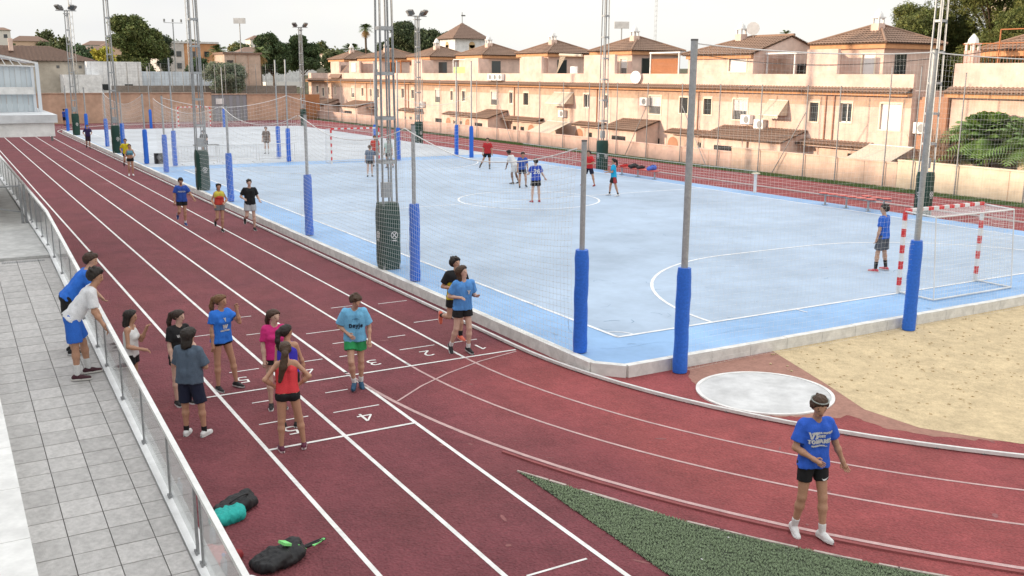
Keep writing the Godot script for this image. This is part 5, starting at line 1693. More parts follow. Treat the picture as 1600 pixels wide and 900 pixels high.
func gable_block(t: Node) -> void:
	var z0 := 31.0; var z1 := 37.2; var x0 := 33.0; var x1 := 39.4
	var st := ST()
	var hole := [31.6, 33.2, 5.5, 6.35]
	holed_wall(st, x0 - 0.003, z0, z1, 5.352, 6.62, [hole], 0.15)
	quad(st, W(x0, 4.45, z0), W(x1, 4.45, z0), W(x1, 6.62, z0), W(x0, 6.62, z0))
	tri(st, W(x0, 6.62, z0), W(x1, 6.62, z0), W((x0 + x1) / 2, 7.66, z0))
	quad(st, W(x1, 4.45, z1), W(x0, 4.45, z1), W(x0, 6.62, z1), W(x1, 6.62, z1))
	obj("roof_room", st, M.peach, t)
	window(t, x0, hole, 2)
	st = ST()
	var m := (x0 + x1) / 2
	tiles(st, W(x0 - 0.35, 6.55, z1 + 0.3), W(x0 - 0.35, 6.55, z0 - 0.15), W(m, 7.75, z0 - 0.15), W(m, 7.75, z1 - 2.6))
	tiles(st, W(x1 + 0.3, 6.55, z1 + 0.3), W(x0 - 0.35, 6.55, z1 + 0.3), W(m, 7.75, z1 - 2.6), W(m, 7.75, z1 - 2.6))
	tiles(st, W(x1 + 0.35, 6.55, z0 - 0.15), W(x1 + 0.35, 6.55, z1 + 0.3), W(m, 7.75, z1 - 2.6), W(m, 7.75, z0 - 0.15))
	var ro := obj("roof", st, M.tile_roof, t)
	st = ST(); tube(st, [W(m, 7.8, z0 - 0.2), W(m, 7.8, z1 - 2.6)], [0.1, 0.1], 6); tube(st, [W(m, 7.8, z1 - 2.6), W(x0 - 0.3, 6.65, z1 + 0.3)], [0.09, 0.09], 6); obj("ridge_tiles", st, M.tile_roof, ro)
	st = ST(); bxr(st, x0 - 0.22, x0 - 0.005, 6.3, 6.54, z0, z1); obj("eaves", st, M.eave, ro)
	chimney(t, 35.6, 7.6, 35.0)
	# white pergola frame on the terrace between the blocks
	st = ST()
	for z in [28.4, 30.7]: bxr(st, 33.9, 33.98, 4.5, 6.55, z, z + 0.08)
	bxr(st, 33.8, 36.0, 6.55, 6.65, 28.2, 30.8); obj("terrace_canopy", st, M.white, t)
	st = ST(); bxr(st, 36.2, 36.3, 4.5, 6.0, 28.9, 30.4); obj("terrace_door", st, M.pane, t)

func build_garden_wall() -> void:
	# three stretches of wall in different renders, with piers
	for q in [[28.9, 103.0, 0.78, M.pink_wall, "long pink rendered garden wall in front of the terraced houses"], [17.0, 28.88, 1.05, M.pale_wall, "pale pink rendered garden wall below the sloping awning"], [-15.0, 16.98, 1.2, M.cream_wall, "cream rendered garden wall in front of the palm shrubs"]]:
		var t := thing("garden_wall", q[4], "wall", Vector3.ZERO, 0.0, "garden walls")
		var st := ST(); bxr(st, 29.62, 29.8, TRACK - 0.05, q[2] - 0.06, q[0], q[1]); obj("render", st, q[3], t)
		st = ST(); bxr(st, 29.58, 29.84, q[2] - 0.06, q[2], q[0], q[1]); obj("coping", st, q[3], t)
		st = ST()
		var z: float = q[0] + 2.0
		while z < q[1]:
			bxr(st, 29.608, 29.7, TRACK - 0.05, q[2] - 0.065, z, z + 0.03)
			z += 6.0
		obj("joint_strip", st, M.peach_band, t).set_meta("kind", "stuff")
		rebase(t, W(29.7, TRACK, q[0]))
	# tall fence posts with thin wires
	var posts := [[10.2, 5.6], [13.6, 5.6], [16.0, 5.9], [17.7, 5.9], [20.8, 4.93], [23.06, 4.93], [26.5, 4.93], [30.0, 4.93], [33.5, 4.93], [37.0, 4.93], [40.4, 4.93], [43.8, 4.93], [47.2, 4.93], [50.6, 4.93], [53.9, 4.93], [57.4, 4.93], [61.0, 4.93], [64.6, 4.93], [68.3, 4.93], [72.1, 4.95], [76.3, 4.95], [80.7, 4.95], [85.2, 4.95], [89.7, 4.95], [94.3, 4.9], [98.8, 4.9]]
	for i in posts.size():
		var p: Array = posts[i]
		var near := "beside the palm shrubs" if p[0] < 15 else ("before the pale pink wall" if p[0] < 28 else "along the pink garden wall")
		var t := thing("fence_post", "tall thin grey fence post " + near, "fence post", W(29.5, TRACK, p[0]), 0.0, "fence posts along the garden wall " + near)
		var st := ST(); tube(st, [Vector3.ZERO, Vector3(0, p[1], 0)], [0.035, 0.03], 8); obj("shaft", st, M.grey_metal, t)
		st = ST(); tube(st, [Vector3(0, p[1], 0), Vector3(0, p[1] + 0.03, 0)], [0.04, 0.03], 8); obj("cap", st, M.dark_metal, t)
		if i in [5, 8, 9, 15]:
			st = ST(); pole(st, Vector3(0, 3.6, 0), Vector3(-0.1, 0.05, 2.6 if i in [8, 15] else -2.2), 0.025, 6); obj("brace", st, M.grey_metal, t)
	net("wire_fence", "thin wire mesh strung between the fence posts before the cream and pale walls", W(29.5, TRACK + 0.05, 10.2), W(29.5, TRACK + 0.05, 30.0), 4.8, 4.8, 0.0, 0.4, 0.003, false, "", M.grey_metal)
	net("wire_fence", "thin wire mesh strung between the fence posts along the pink wall", W(29.5, TRACK + 0.05, 30.0), W(29.5, TRACK + 0.05, 98.8), 4.8, 4.8, 0.0, 0.6, 0.003, false, "", M.grey_metal)
	# house beyond the end of the row, half hidden by shrubs
	var t := thing("corner_house", "cream house with tiled eaves and rusty roof railing behind the palm shrubs", "house", Vector3.ZERO)
	var st := ST()
	bxr(st, 33.6, 42, TRACK, 5.9, 2.0, 17.2); obj("wall", st, M.peach, t)
	st = ST(); tiles(st, W(33.0, 4.42, 17.4), W(33.0, 4.42, 2), W(33.62, 4.72, 2), W(33.62, 4.72, 17.4)); obj("eaves_tiles", st, M.tile_roof, t)
	st = ST(); bxr(st, 33.1, 33.6, 4.2, 4.4, 2, 17.3); obj("soffit", st, M.eave, t)
	st = ST(); bxr(st, 33.4, 36, TRACK, 4.2, 17.25, 19.0); obj("side_passage", st, M.pipe, t)
	for i in 44:
		st = ST(); pole(st, W(33.8, 5.9, 16.9 - i * 0.2), W(33.8, 6.9, 16.9 - i * 0.2), 0.012, 4); obj("railing_bar", st, M.rust, t)
	st = ST(); bar(st, W(33.8, 6.85, 17), W(33.8, 6.85, 8), 0.04, 0.04); bar(st, W(33.8, 7.5, 15), W(33.8, 7.5, 8), 0.05, 0.05); bar(st, W(33.8, 5.9, 15), W(33.8, 7.5, 15), 0.05, 0.05); bar(st, W(33.8, 5.9, 11.8), W(33.8, 7.5, 11.8), 0.05, 0.05); obj("railing_frame", st, M.rust, t)
	hip_roof(t, 37, 41, 10, 18, 6.6, 7.6, 0.3)
	chimney(t, 36.0, 7.2, 13.3); chimney(t, 34.6, 6.2, 17.0)
	rebase(t, W(33.6, TRACK, 2))
	# cable over the terraces
	var cb := thing("overhead_cable", "black cable hanging over the roof terraces", "cable", Vector3.ZERO)
	st = ST()
	var pts := []; var rr := []
	for i in 25:
		var f := i / 24.0
		pts.append(W(lerpf(32.5, 33.2, f), lerpf(6.9, 6.6, f) - 1.1 * 4 * f * (1 - f) * 0.8, lerpf(37.5, 14.0, f))); rr.append(0.018)
	tube(st, pts, rr, 5); obj("wire", st, M.black, cb)

# ---------- trees and far buildings
func rebase(t: Node3D, base: Vector3) -> void:
	t.position = base
	for c in t.get_children(): c.position -= base

var clumps := []
func leaf_clump(n: int, size: float, sd: int, needle: bool) -> ArrayMesh:
	var r := RandomNumberGenerator.new(); r.seed = sd
	var st := ST()
	for i in n:
		var c := Vector3(r.randfn(0, 0.35), r.randfn(0, 0.3), r.randfn(0, 0.35))
		var u := Vector3(r.randfn(), r.randfn(), r.randfn()).normalized()
		var v := u.cross(Vector3(r.randfn(), r.randfn(), r.randfn()).normalized()).normalized()
		var l := size * r.randf_range(0.6, 1.2); var w := l * (0.16 if needle else 0.42)
		tri(st, c - u * l * 0.5, c + v * w, c + u * l * 0.5)
		tri(st, c - u * l * 0.5, c + u * l * 0.5, c - v * w)
	st.generate_normals()
	return st.commit()

var leaf_mats := {}
func leaf_mat(c: Color) -> StandardMaterial3D:
	if not leaf_mats.has(c):
		var m := StandardMaterial3D.new()
		m.vertex_color_use_as_albedo = true
		m.roughness = 0.8
		m.backlight_enabled = true
		m.backlight = Color(c.r, c.g, c.b).linear_to_srgb() * 0.5
		leaf_mats[c] = m
	return leaf_mats[c]

# lobes: [offset, radii]; leaves fill shells of the lobes
func crown(parent: Node, lobes: Array, n: int, c: Color, leaf: float, needle: bool, sd: int, called := "crown") -> void:
	rng.seed = sd
	var mm := MultiMesh.new()
	mm.transform_format = MultiMesh.TRANSFORM_3D
	mm.use_colors = true
	mm.mesh = leaf_clump(16, 0.62, sd % 3 + 1, needle)
	mm.instance_count = n
	var tot := 0.0
	for l in lobes: tot += pow(l[1].x * l[1].y * l[1].z, 0.667)
	for i in n:
		var pick := rng.randf() * tot
		var lobe: Array = lobes[0]
		for l in lobes:
			pick -= pow(l[1].x * l[1].y * l[1].z, 0.667)
			lobe = l
			if pick <= 0: break
		var d := Vector3(rng.randfn(), rng.randfn(), rng.randfn()).normalized()
		var r := pow(rng.randf(), 0.3) * rng.randf_range(0.82, 1.08)
		var p: Vector3 = lobe[0] + d * lobe[1] * r
		var b := Basis(Vector3(rng.randfn(), rng.randfn(), rng.randfn()).normalized(), rng.randf() * TAU).scaled(Vector3.ONE * leaf * rng.randf_range(0.7, 1.3))
		mm.set_instance_transform(i, Transform3D(b, p))
		var k := rng.randf_range(0.65, 1.4)
		mm.set_instance_color(i, Color(c.r * k * rng.randf_range(0.9, 1.25), c.g * k, c.b * k))
	var o := MultiMeshInstance3D.new()
	o.multimesh = mm
	o.name = called
	o.material_override = leaf_mat(c)
	parent.add_child(o, true)
	o.set_meta("kind", "stuff")

func tree(called: String, label: String, at: Vector3, h: float, rad: float, c: Color, n: int, leaf: float, sd: int, group := "", trunk := 0.3, needle := false, low := 0.35) -> void:
	var t := thing(called, label, "tree", at, 0.0, group)
	rng.seed = sd
	var st := ST()
	var base := h * low
	tube(st, [Vector3(0, -0.3, 0), Vector3(0.1, base * 0.6, 0), Vector3(0.0, h * 0.6, 0.1), Vector3(0, h * 0.85, 0)], [trunk, trunk * 0.8, trunk * 0.45, trunk * 0.12], 8)
	var lobes := [[Vector3(0, h * 0.66, 0), Vector3(rad * 0.52, h * (1.0 - low) * 0.36, rad * 0.52)]]
	var nl := 17
	for i in nl:
		var a := TAU * i / nl + rng.randf() * 0.6
		var y := base + (h - base) * rng.randf_range(0.12, 0.92)
		var f := sqrt(maxf(0.08, 1.0 - pow(absf((y - base) / (h - base) - 0.42) / 0.62, 2.0)))
		var o := Vector3(cos(a) * rad * f, y, sin(a) * rad * f) * Vector3(1, 1, 1)
		var q := rng.randf_range(0.45, 0.82)
		o = Vector3(o.x * q, o.y, o.z * q)
		lobes.append([o, Vector3(rad, rad * 0.75, rad) * rng.randf_range(0.2, 0.42)])
		tube(st, [Vector3(0, y * 0.62, 0), Vector3(o.x * 0.5, y * 0.85, o.z * 0.5), o], [trunk * 0.35, trunk * 0.22, trunk * 0.08], 5)
	obj("trunk", st, M.bark, t)
	crown(t, lobes, n, c, leaf, needle, sd)

func palm(label: String, at: Vector3, h: float, r: float, fronds: int, sd: int, skirt_c := true, shag := false) -> void:
	var t := thing("palm_tree", label, "palm tree", at, 0.0, "palms behind the houses")
	rng.seed = sd
	var st := ST()
	tube(st, [Vector3(0, -0.3, 0), Vector3(0.05, h * 0.5, 0), Vector3(0, h, 0)], [0.28, 0.2, 0.22], 8); obj("trunk", st, M.bark, t)
	st = ST()
	frond_ball(st, Vector3(0, h, 0), r, fronds, -0.2, 1.3)
	obj("crown", st, mat(C(0.1, 0.14, 0.045), 0.7), t)
	if skirt_c:
		st = ST(); frond_ball(st, Vector3(0, h - 0.2, 0), r * 0.75, fronds, -1.3, -0.4); obj("dry_skirt", st, mat(C(0.3, 0.19, 0.08), 0.9), t)

func frond_ball(st: SurfaceTool, o: Vector3, r: float, n: int, e0: float, e1: float) -> void:
	for i in n:
		var a := rng.randf() * TAU; var e := rng.randf_range(e0, e1)
		var dir := Vector3(cos(a) * cos(e), sin(e), sin(a) * cos(e))
		var pts := []
		for k in 7:
			var f := k / 6.0
			pts.append(o + dir * r * f - Vector3(0, r * 0.45 * f * f, 0))
		for k in 6:
			var p: Vector3 = pts[k]; var q: Vector3 = pts[k + 1]
			var d := (q - p).normalized()
			var s := d.cross(Vector3.UP).normalized()
			for m in 3:
				var b := p.lerp(q, m / 3.0)
				var l := r * 0.26 * sin(PI * clampf((k + m / 3.0 + 0.6) / 6.8, 0, 1))
				for sg in [-1.0, 1.0]:
					tri(st, b, b + d * 0.08 * r * 0.5, b + s * sg * l + d * l * 0.6 - Vector3(0, l * 0.35, 0))

func far_house(label: String, x: float, z: float, y: float, w: float, d: float, h: float, wall: Material, roof: Material, wins: int, group: String, flat_top := false) -> void:
	var t := thing("far_house", label, "house", W(x, y, z), 0.0, group)
	var st := ST(); box(st, Vector3(0, h / 2 - 1.0, 0), Vector3(w, h + 2.0, d)); obj("wall", st, wall, t)
	st = ST()
	if flat_top: box(st, Vector3(0, h + 0.1, 0), Vector3(w + 0.3, 0.2, d + 0.3))
	else:
		var A := Vector3(-w / 2 - 0.4, h, d / 2 + 0.4); var B := Vector3(w / 2 + 0.4, h, d / 2 + 0.4); var Cc := Vector3(w / 2 + 0.4, h, -d / 2 - 0.4); var D := Vector3(-w / 2 - 0.4, h, -d / 2 - 0.4)
		var r0 := Vector3(-w / 4, h + w * 0.16, 0); var r1 := Vector3(w / 4, h + w * 0.16, 0)
		quad(st, A, B, r1, r0); quad(st, Cc, D, r0, r1); tri(st, B, Cc, r1); tri(st, D, A, r0)
		quad(st, D, Cc, B, A)
	obj("roof", st, roof, t)
	for i in wins:
		st = ST(); box(st, Vector3(-w / 2 + (i + 0.5) * w / wins, h * 0.55, d / 2 + 0.02), Vector3(w / wins * 0.35, h * 0.28, 0.05)); obj("window", st, M.pane, t)

func build_background() -> void:
	# orange end wall with a grey gate
	var t := thing("orange_wall", "long orange rendered wall closing the far end of the track", "wall", Vector3.ZERO)
	var st := ST(); bxr(st, -14, 16.3, TRACK - 0.1, 2.98, 101.2, 101.5); bxr(st, 20.4, 27.0, TRACK - 0.1, 2.8, 101.2, 101.5); obj("render", st, M.orange_wall, t)
	st = ST(); bxr(st, -14, 16.3, 2.98, 3.05, 101.1, 101.6); bxr(st, 20.4, 27, 2.8, 2.86, 101.1, 101.6); obj("coping", st, M.peach_band, t)
	rebase(t, W(-14, TRACK, 101.2))
	t = thing("end_wall", "tan rendered wall turning the corner between the orange wall and the houses", "wall", Vector3.ZERO)
	st = ST(); bxr(st, 26.95, 27.2, TRACK - 0.1, 2.7, 101.4, 122); bxr(st, 27.0, 29.9, TRACK - 0.1, 2.75, 102.9, 103.1); obj("render", st, mat(C(0.42, 0.2, 0.1), 0.9, "plaster", 0.2), t)
	rebase(t, W(27, TRACK, 103))
	t = thing("grey_gate", "large grey sheet metal gate in the orange wall with a white notice", "gate", Vector3.ZERO)
	for i in 10:
		st = ST(); bxr(st, 16.3 + i * 0.41, 16.3 + i * 0.41 + 0.4, TRACK, 2.78, 101.3, 101.36); obj("panel", st, M.grey_metal if i % 2 == 0 else mat(C(0.25, 0.26, 0.29), 0.6), t)
	st = ST(); bxr(st, 16.8, 17.7, 1.7, 2.35, 101.24, 101.28); obj("notice", st, M.white, t)
	st = ST(); bxr(st, 16.2, 20.5, 2.79, 2.9, 101.2, 101.5); obj("lintel", st, M.peach_band, t)
	rebase(t, W(16.3, TRACK, 101.3))
	# low grey wall, wire fence and white buildings behind
	t = thing("low_wall", "low brown grey block wall behind the orange wall", "wall", Vector3.ZERO)
	st = ST(); bxr(st, 7.2, 30, 1.0, 3.7, 112.0, 112.3); obj("blocks", st, mat(C(0.27, 0.23, 0.2), 0.95, "stone", 0.2), t)
	rebase(t, W(7, 1, 112))
	t = thing("white_building", "white flat roofed building with two dark windows behind the orange wall", "building", W(4.4, 2.3, 124))
	st = ST(); box(st, Vector3(4.6, 1.2, 0), Vector3(6.6, 6.2, 6)); box(st, Vector3(0.5, 0.0, 2), Vector3(4.4, 5.3, 6)); obj("wall", st, M.white_wall, t)
	for q in [[3.3, 1.0], [6.2, 1.0]]:
		st = ST(); box(st, Vector3(q[0], q[1] + 0.1, 3.02), Vector3(1.0, 0.75, 0.06)); obj("window", st, M.pane, t)
	for i in 5:
		st = ST(); box(st, Vector3(1.8 + i * 1.4, 1.2, 3.02), Vector3(0.03, 6.1, 0.03)); obj("panel_joint", st, M.concrete, t)
	t = thing("white_shed", "long low white shed behind the wire fence", "building", W(16, 2.3, 126))
	st = ST(); box(st, Vector3(0.6, 0.8, 0), Vector3(11.6, 4.6, 4)); obj("wall", st, mat(C(0.62, 0.7, 0.78), 0.8, "plaster", 0.1), t)
	for i in 8:
		st = ST(); box(st, Vector3(-4.5 + i * 1.4, 0.8, 2.02), Vector3(0.03, 4.5, 0.03)); obj("panel_joint", st, M.concrete, t)
	t = thing("brown_roof_house", "beige house with broad brown tiled roof behind the stand terrace", "house", W(-1, 2, 126))
	st = ST(); box(st, Vector3(0, 1.5, -1), Vector3(16, 6.4, 8)); obj("wall", st, mat(C(0.5, 0.45, 0.38), 0.9, "plaster", 0.1), t)
	st = ST()
	var A := Vector3(-9, 4.6, 3.4); var B := Vector3(8.4, 4.6, 3.4); var Cc := Vector3(8.4, 4.6, -5.4); var D := Vector3(-9, 4.6, -5.4); var r0 := Vector3(-4.5, 6.5, -1); var r1 := Vector3(3.2, 6.5, -1)
	tiles(st, A, B, r1, r0, 0.5); tiles(st, Cc, D, r0, r1, 0.5); tiles(st, B, Cc, r1, r1, 0.5); tiles(st, D, A, r0, r0, 0.5)
	obj("roof", st, mat(C(0.2, 0.13, 0.1), 0.9, "sand", 0.3), t)
	st = ST(); box(st, Vector3(-1.4, 6.6, 1.0), Vector3(0.5, 1.5, 0.5)); obj("chimney", st, M.peach, t)
	for q in [3.6, 6.2]:
		st = ST(); box(st, Vector3(q, 3.9, 3.02), Vector3(0.35, 0.35, 0.06)); obj("vent", st, M.dark_metal, t)
	# wire fence beyond the orange wall
	for i in 16:
		var p := thing("wire_fence_post", "thin grey post of the wire fence behind the orange wall", "fence post", W(7.0 + i * 1.25, 1.0, 107.0), 0.0, "thin posts of the fence behind the orange wall")
		st = ST(); tube(st, [Vector3.ZERO, Vector3(0, 5.3, 0)], [0.04, 0.035], 6); obj("shaft", st, M.grey_metal, p)
		st = ST(); tube(st, [Vector3(0, 5.3, 0), Vector3(0, 5.33, 0)], [0.045, 0.03], 6); obj("cap", st, M.dark_metal, p)
	net("wire_fence", "wire mesh fence behind the orange wall", W(7.0, 2.4, 107), W(26, 2.4, 107), 3.9, 3.9, 0.0, 0.3, 0.008, false, "", M.grey_metal)
	# beige tower-like building and apartment block
	t = thing("beige_building", "plain beige building with flat tiled edge next to the houses", "building", W(23.2, 2, 113))
	st = ST(); box(st, Vector3(0, 2.6, -2), Vector3(4.6, 6.0, 5)); obj("wall", st, mat(C(0.55, 0.42, 0.34), 0.9, "plaster", 0.15), t)
	st = ST(); box(st, Vector3(0, 5.72, -2), Vector3(5.0, 0.25, 5.4)); obj("roof", st, M.tile_roof_b, t)
	for i in 2:
		st = ST(); box(st, Vector3(-0.9 + i * 1.6, 3.6, 0.52), Vector3(0.04, 4.0, 0.04)); obj("drain_pipe", st, M.pipe, t)
	st = ST(); box(st, Vector3(-1.6, 4.4, 0.53), Vector3(0.8, 0.9, 0.06)); obj("window", st, M.pane, t)
	t = thing("apartment_block", "orange and white flat roofed apartment block in the distance", "building", W(31.5, 3, 182))
	st = ST(); box(st, Vector3(2.4, 3.6, -4), Vector3(6.6, 8.4, 10)); obj("wall", st, mat(C(0.55, 0.29, 0.15), 0.9, "plaster", 0.1), t)
	st = ST(); box(st, Vector3(-3.0, 3.6, -3.9), Vector3(4.4, 8.3, 10.1)); obj("white_wall", st, mat(C(0.55, 0.52, 0.5), 0.9, "plaster", 0.1), t)
	st = ST(); box(st, Vector3(0, 7.95, -4), Vector3(11.6, 0.35, 10.6)); obj("roof", st, M.concrete, t)
	for i in 4:
		for j in 2:
			st = ST(); box(st, Vector3(-4.4 + i * 2.6, 3.6 + j * 2.2, 1.2), Vector3(0.9, 1.0, 0.1)); obj("window", st, M.pane, t)
	# church-like roof tower
	t = thing("white_tower", "white square tower with pyramid tile roof and weather vane", "tower", W(60, 3, 122.5))
	var tb := Basis(Vector3.UP, 0.0)
	st = ST(); box(st, Vector3(0, 3.6, 0), Vector3(5.2, 8.0, 5.2)); obj("wall", st, M.white_wall, t)
	st = ST()
	var e := 3.2
	tiles(st, Vector3(-e, 7.55, e), Vector3(e, 7.55, e), Vector3(0, 10.0, 0), Vector3(0, 10.0, 0), 0.5); tiles(st, Vector3(-e, 7.55, -e), Vector3(-e, 7.55, e), Vector3(0, 10, 0), Vector3(0, 10, 0), 0.5)
	tiles(st, Vector3(e, 7.55, e), Vector3(e, 7.55, -e), Vector3(0, 10, 0), Vector3(0, 10, 0), 0.5); tiles(st, Vector3(e, 7.55, -e), Vector3(-e, 7.55, -e), Vector3(0, 10, 0), Vector3(0, 10, 0), 0.5)
	obj("roof", st, M.tile_roof_b, t)
	for q in [[Vector3(0.3, 5.9, 2.62), 0], [Vector3(-2.62, 5.9, 0), 1]]:
		st = ST()
		var o: Vector3 = q[0]
		box(st, o, Vector3(1.0, 1.5, 0.06) if q[1] == 0 else Vector3(0.06, 1.5, 1.0))
		tube(st, [o + Vector3(0, 0.75, -0.03 if q[1] == 0 else 0.0), o + Vector3(0.0, 0.75, 0.03)] if q[1] == 0 else [o + Vector3(-0.03, 0.75, 0), o + Vector3(0.03, 0.75, 0)], [0.5, 0.5], 14)
		obj("arched_opening", st, mat(C(0.5, 0.36, 0.2), 0.9), t)
	st = ST(); pole(st, Vector3(0, 10, 0), Vector3(0, 11.6, 0), 0.05, 5); box(st, Vector3(0.2, 11.1, 0), Vector3(0.7, 0.2, 0.03)); obj("weather_vane", st, M.dark_metal, t)
	# trees
	var gp := "trees behind the sports ground"
	tree("big_tree", "huge dense evergreen tree behind the white building", W(17.2, 2, 152), 12.2, 4.6, C(0.085, 0.115, 0.03), 14000, 0.48, 101, "", 0.5, false, 0.12)
	tree("cypress_tree", "dark narrow cypress beside the huge evergreen", W(23.0, 2, 160), 9.6, 1.6, C(0.035, 0.06, 0.03), 1200, 0.6, 103, "", 0.2, true, 0.1)
	tree("yellow_tree", "small bright yellow green tree beside the white building", W(9.4, 2, 132), 6.6, 1.6, C(0.3, 0.3, 0.03), 900, 0.5, 104, "", 0.15, false, 0.2)
	tree("shrub_tree", "dark green shrub behind the white building", W(7.6, 2, 140), 6.8, 3.4, C(0.045, 0.08, 0.03), 1600, 0.6, 105, "", 0.2, false, 0.1)
	tree("olive_tree", "grey green loose olive tree behind the wire fence", W(20.2, 1.2, 109.2), 5.4, 2.9, C(0.14, 0.18, 0.12), 2200, 0.35, 106, "", 0.16, true, 0.1)
	for q in [[41.5, 160, 10.6, 3.6, 107, "round dark tree behind the beige building"], [47.6, 162, 9.8, 3.2, 108, "round dark tree right of the other, above the far houses"]]:
		tree("pine_tree", q[5], W(q[0], 2, q[1]), q[2], q[3], C(0.05, 0.085, 0.03), 6000, 0.45, q[4], gp, 0.3, false, 0.3)
	for q in [[74, 182, 11.5, 3.6, 111, "dark pine left of the lattice tower top"], [72, 168, 13.4, 4.4, 112, "tall dark pine behind the lattice tower"], [71, 158, 11.6, 3.6, 113, "dark pine with loose crown between lattice tower and white tower"], [71, 149, 10.6, 3.0, 114, "dark pine beside the white tower"], [78, 165, 10.2, 5.0, 115, "low spreading pine behind the roofs"]]:
		tree("pine_tree", q[5], W(q[0], 2, q[1]), q[2], q[3], C(0.05, 0.075, 0.03), 6000, 0.5, q[4], gp, 0.3, false, 0.22)
	for q in [[50.5, 32.0, 9.6, 4.2, 121, "broad pine lit yellow green behind the nearest roofs"], [52.5, 28.0, 14.5, 5.2, 122, "tall pine filling the sky behind the railing"], [50.5, 22.5, 13.0, 4.8, 123, "broad pine behind the rusty railing"], [55, 25, 15.5, 5.2, 124, "tall pine behind the other pines"], [49, 18.0, 9.0, 4.2, 125, "low pine behind the corner house"]]:
		tree("pine_tree", q[5], W(q[0], 1, q[1]), q[2], q[3], C(0.1, 0.125, 0.03), 11000, 0.3, q[4], gp, 0.35, true, 0.15)
	palm("tall thin fan palm above the roofs", W(59.2, 3, 160), 10.6, 1.7, 46, 131)
	palm("feather palm with drooping dry fronds behind the far roofs", W(55.6, 3, 158), 6.4, 2.6, 50, 132)
	palm("fan palm with shaggy brown skirt left of the beige building", W(27.0, 2, 140), 6.6, 1.9, 46, 133)
	palm("fan palm with shaggy brown skirt directly above the beige building", W(33.4, 2, 140), 6.4, 1.9, 46, 134)
	palm("small dark palm behind the gabled roof", W(60, 1, 55), 8.2, 0.8, 30, 135, false)
	tree("round_tree", "small round dark tree below the fan palm", W(23.4, 2, 138), 5.6, 1.7, C(0.04, 0.075, 0.025), 800, 0.5, 136, "", 0.15, false, 0.1)
	tree("cypress_tree", "dark cypress under the tall thin palm", W(59.6, 3, 163), 6.8, 1.3, C(0.03, 0.055, 0.025), 700, 0.6, 137, "", 0.15, true, 0.05)
	# palm shrubs in the corner garden
	var sp := "shrubs in the corner garden"
	for q in [[32.2, 13.9, 2.2, 2.6, 141, C(0.14, 0.23, 0.06), "large bright green palm shrub with arching fronds"], [32.1, 11.6, 2.1, 2.5, 142, C(0.12, 0.2, 0.06), "bright green palm shrub at the frame side of the larger one"], [31.4, 17.6, 0.4, 1.3, 143, C(0.11, 0.16, 0.05), "small green palm shrub beside the air conditioner"], [32.0, 15.6, 1.4, 1.8, 144, C(0.12, 0.19, 0.05), "green palm shrub behind the dry brown bush"]]:
		var s := thing("palm_shrub", q[6], "shrub", W(q[0], 0, q[1]), 0.0, sp)
		rng.seed = q[4]
		st = ST(); tube(st, [Vector3.ZERO, Vector3(0, q[2] + 0.2, 0)], [0.2, 0.14], 7); obj("stem", st, M.bark, s)
		st = ST(); frond_ball(st, Vector3(0, q[2], 0), q[3], 130, 0.05, 1.45); obj("fronds", st, mat(q[5], 0.6), s)
	var db := thing("dry_bush", "dry brown leafless bush above the cream wall", "shrub", W(30.7, 0, 15.5), 0.0, sp)
	st = ST()
	rng.seed = 66
	for i in 420:
		var a := rng.randf() * TAU; var r := rng.randf() * 0.9
		var p := Vector3(cos(a) * r * 0.4, 0.2, sin(a) * r * 0.8)
		var q := p + Vector3(rng.randfn(0, 0.25), rng.randf_range(1.2, 2.6), rng.randfn(0, 0.45))
		strand(st, p, q, 0.014)
		strand(st, p.lerp(q, 0.6), p.lerp(q, 0.6) + Vector3(rng.randfn(0, 0.2), 0.4, rng.randfn(0, 0.25)), 0.01)
	obj("twigs", st, mat(C(0.34, 0.23, 0.16), 0.9), db)
	# thin aerial masts
	for q in [[4.0, 118, 26, "very thin tall lattice aerial mast behind the white building"], [17.8, 118, 26, "thin tall lattice aerial mast behind the wire fence"], [94, 118, 16, "hair thin aerial mast far behind the houses"]]:
		var m := thing("aerial_mast", q[3], "mast", W(q[0], 2, q[1]))
		for k in 3:
			st = ST(); var o := Vector3(cos(k * 2.094) * 0.22, 0, sin(k * 2.094) * 0.22); pole(st, o, o + Vector3(0, q[2], 0), 0.028, 4); obj("leg", st, M.galv, m)
		st = ST()
		for i in int(q[2] / 0.8):
			for k in 3:
				var a := Vector3(cos(k * 2.094) * 0.22, i * 0.8, sin(k * 2.094) * 0.22); var b := Vector3(cos((k + 1) * 2.094) * 0.22, i * 0.8 + 0.4, sin((k + 1) * 2.094) * 0.22)
				strand(st, a, b, 0.025)
		obj("lattice", st, M.galv, m).set_meta("kind", "stuff")
	var lm := thing("light_mast", "thin mast with three small lamps on a crossbar", "mast", W(22.6, 2, 150))
	st = ST(); pole(st, Vector3.ZERO, Vector3(0, 11.0, 0), 0.09, 6); obj("shaft", st, M.galv, lm)
	st = ST(); bar(st, Vector3(-1.4, 11, 0), Vector3(1.5, 11, 0), 0.08, 0.08); obj("crossbar", st, M.galv, lm)
	for x in [-1.3, 0.0, 1.3]:
		st = ST(); box(st, Vector3(x, 11.35, 0), Vector3(0.25, 0.45, 0.25)); obj("lamp", st, M.grey_metal, lm)
	for q in [[44, 190, 13.4, "small grey billboard on a pole beyond the beige building"], [87, 118, 11.0, "small grey billboard on a pole between two tile roofs"]]:
		var bd := thing("billboard", q[3], "billboard", W(q[0], 2, q[1]))
		st = ST(); pole(st, Vector3.ZERO, Vector3(0, q[2], 0), 0.1, 6); obj("pole", st, M.grey_metal, bd)
		st = ST(); box(st, Vector3(0, q[2] + 0.3, 0), Vector3(2.4, 1.1, 0.3), Basis(Vector3.UP, -0.5)); obj("panel", st, M.concrete, bd)
	# hillside town
	st = ST()
	st.set_smooth_group(0)
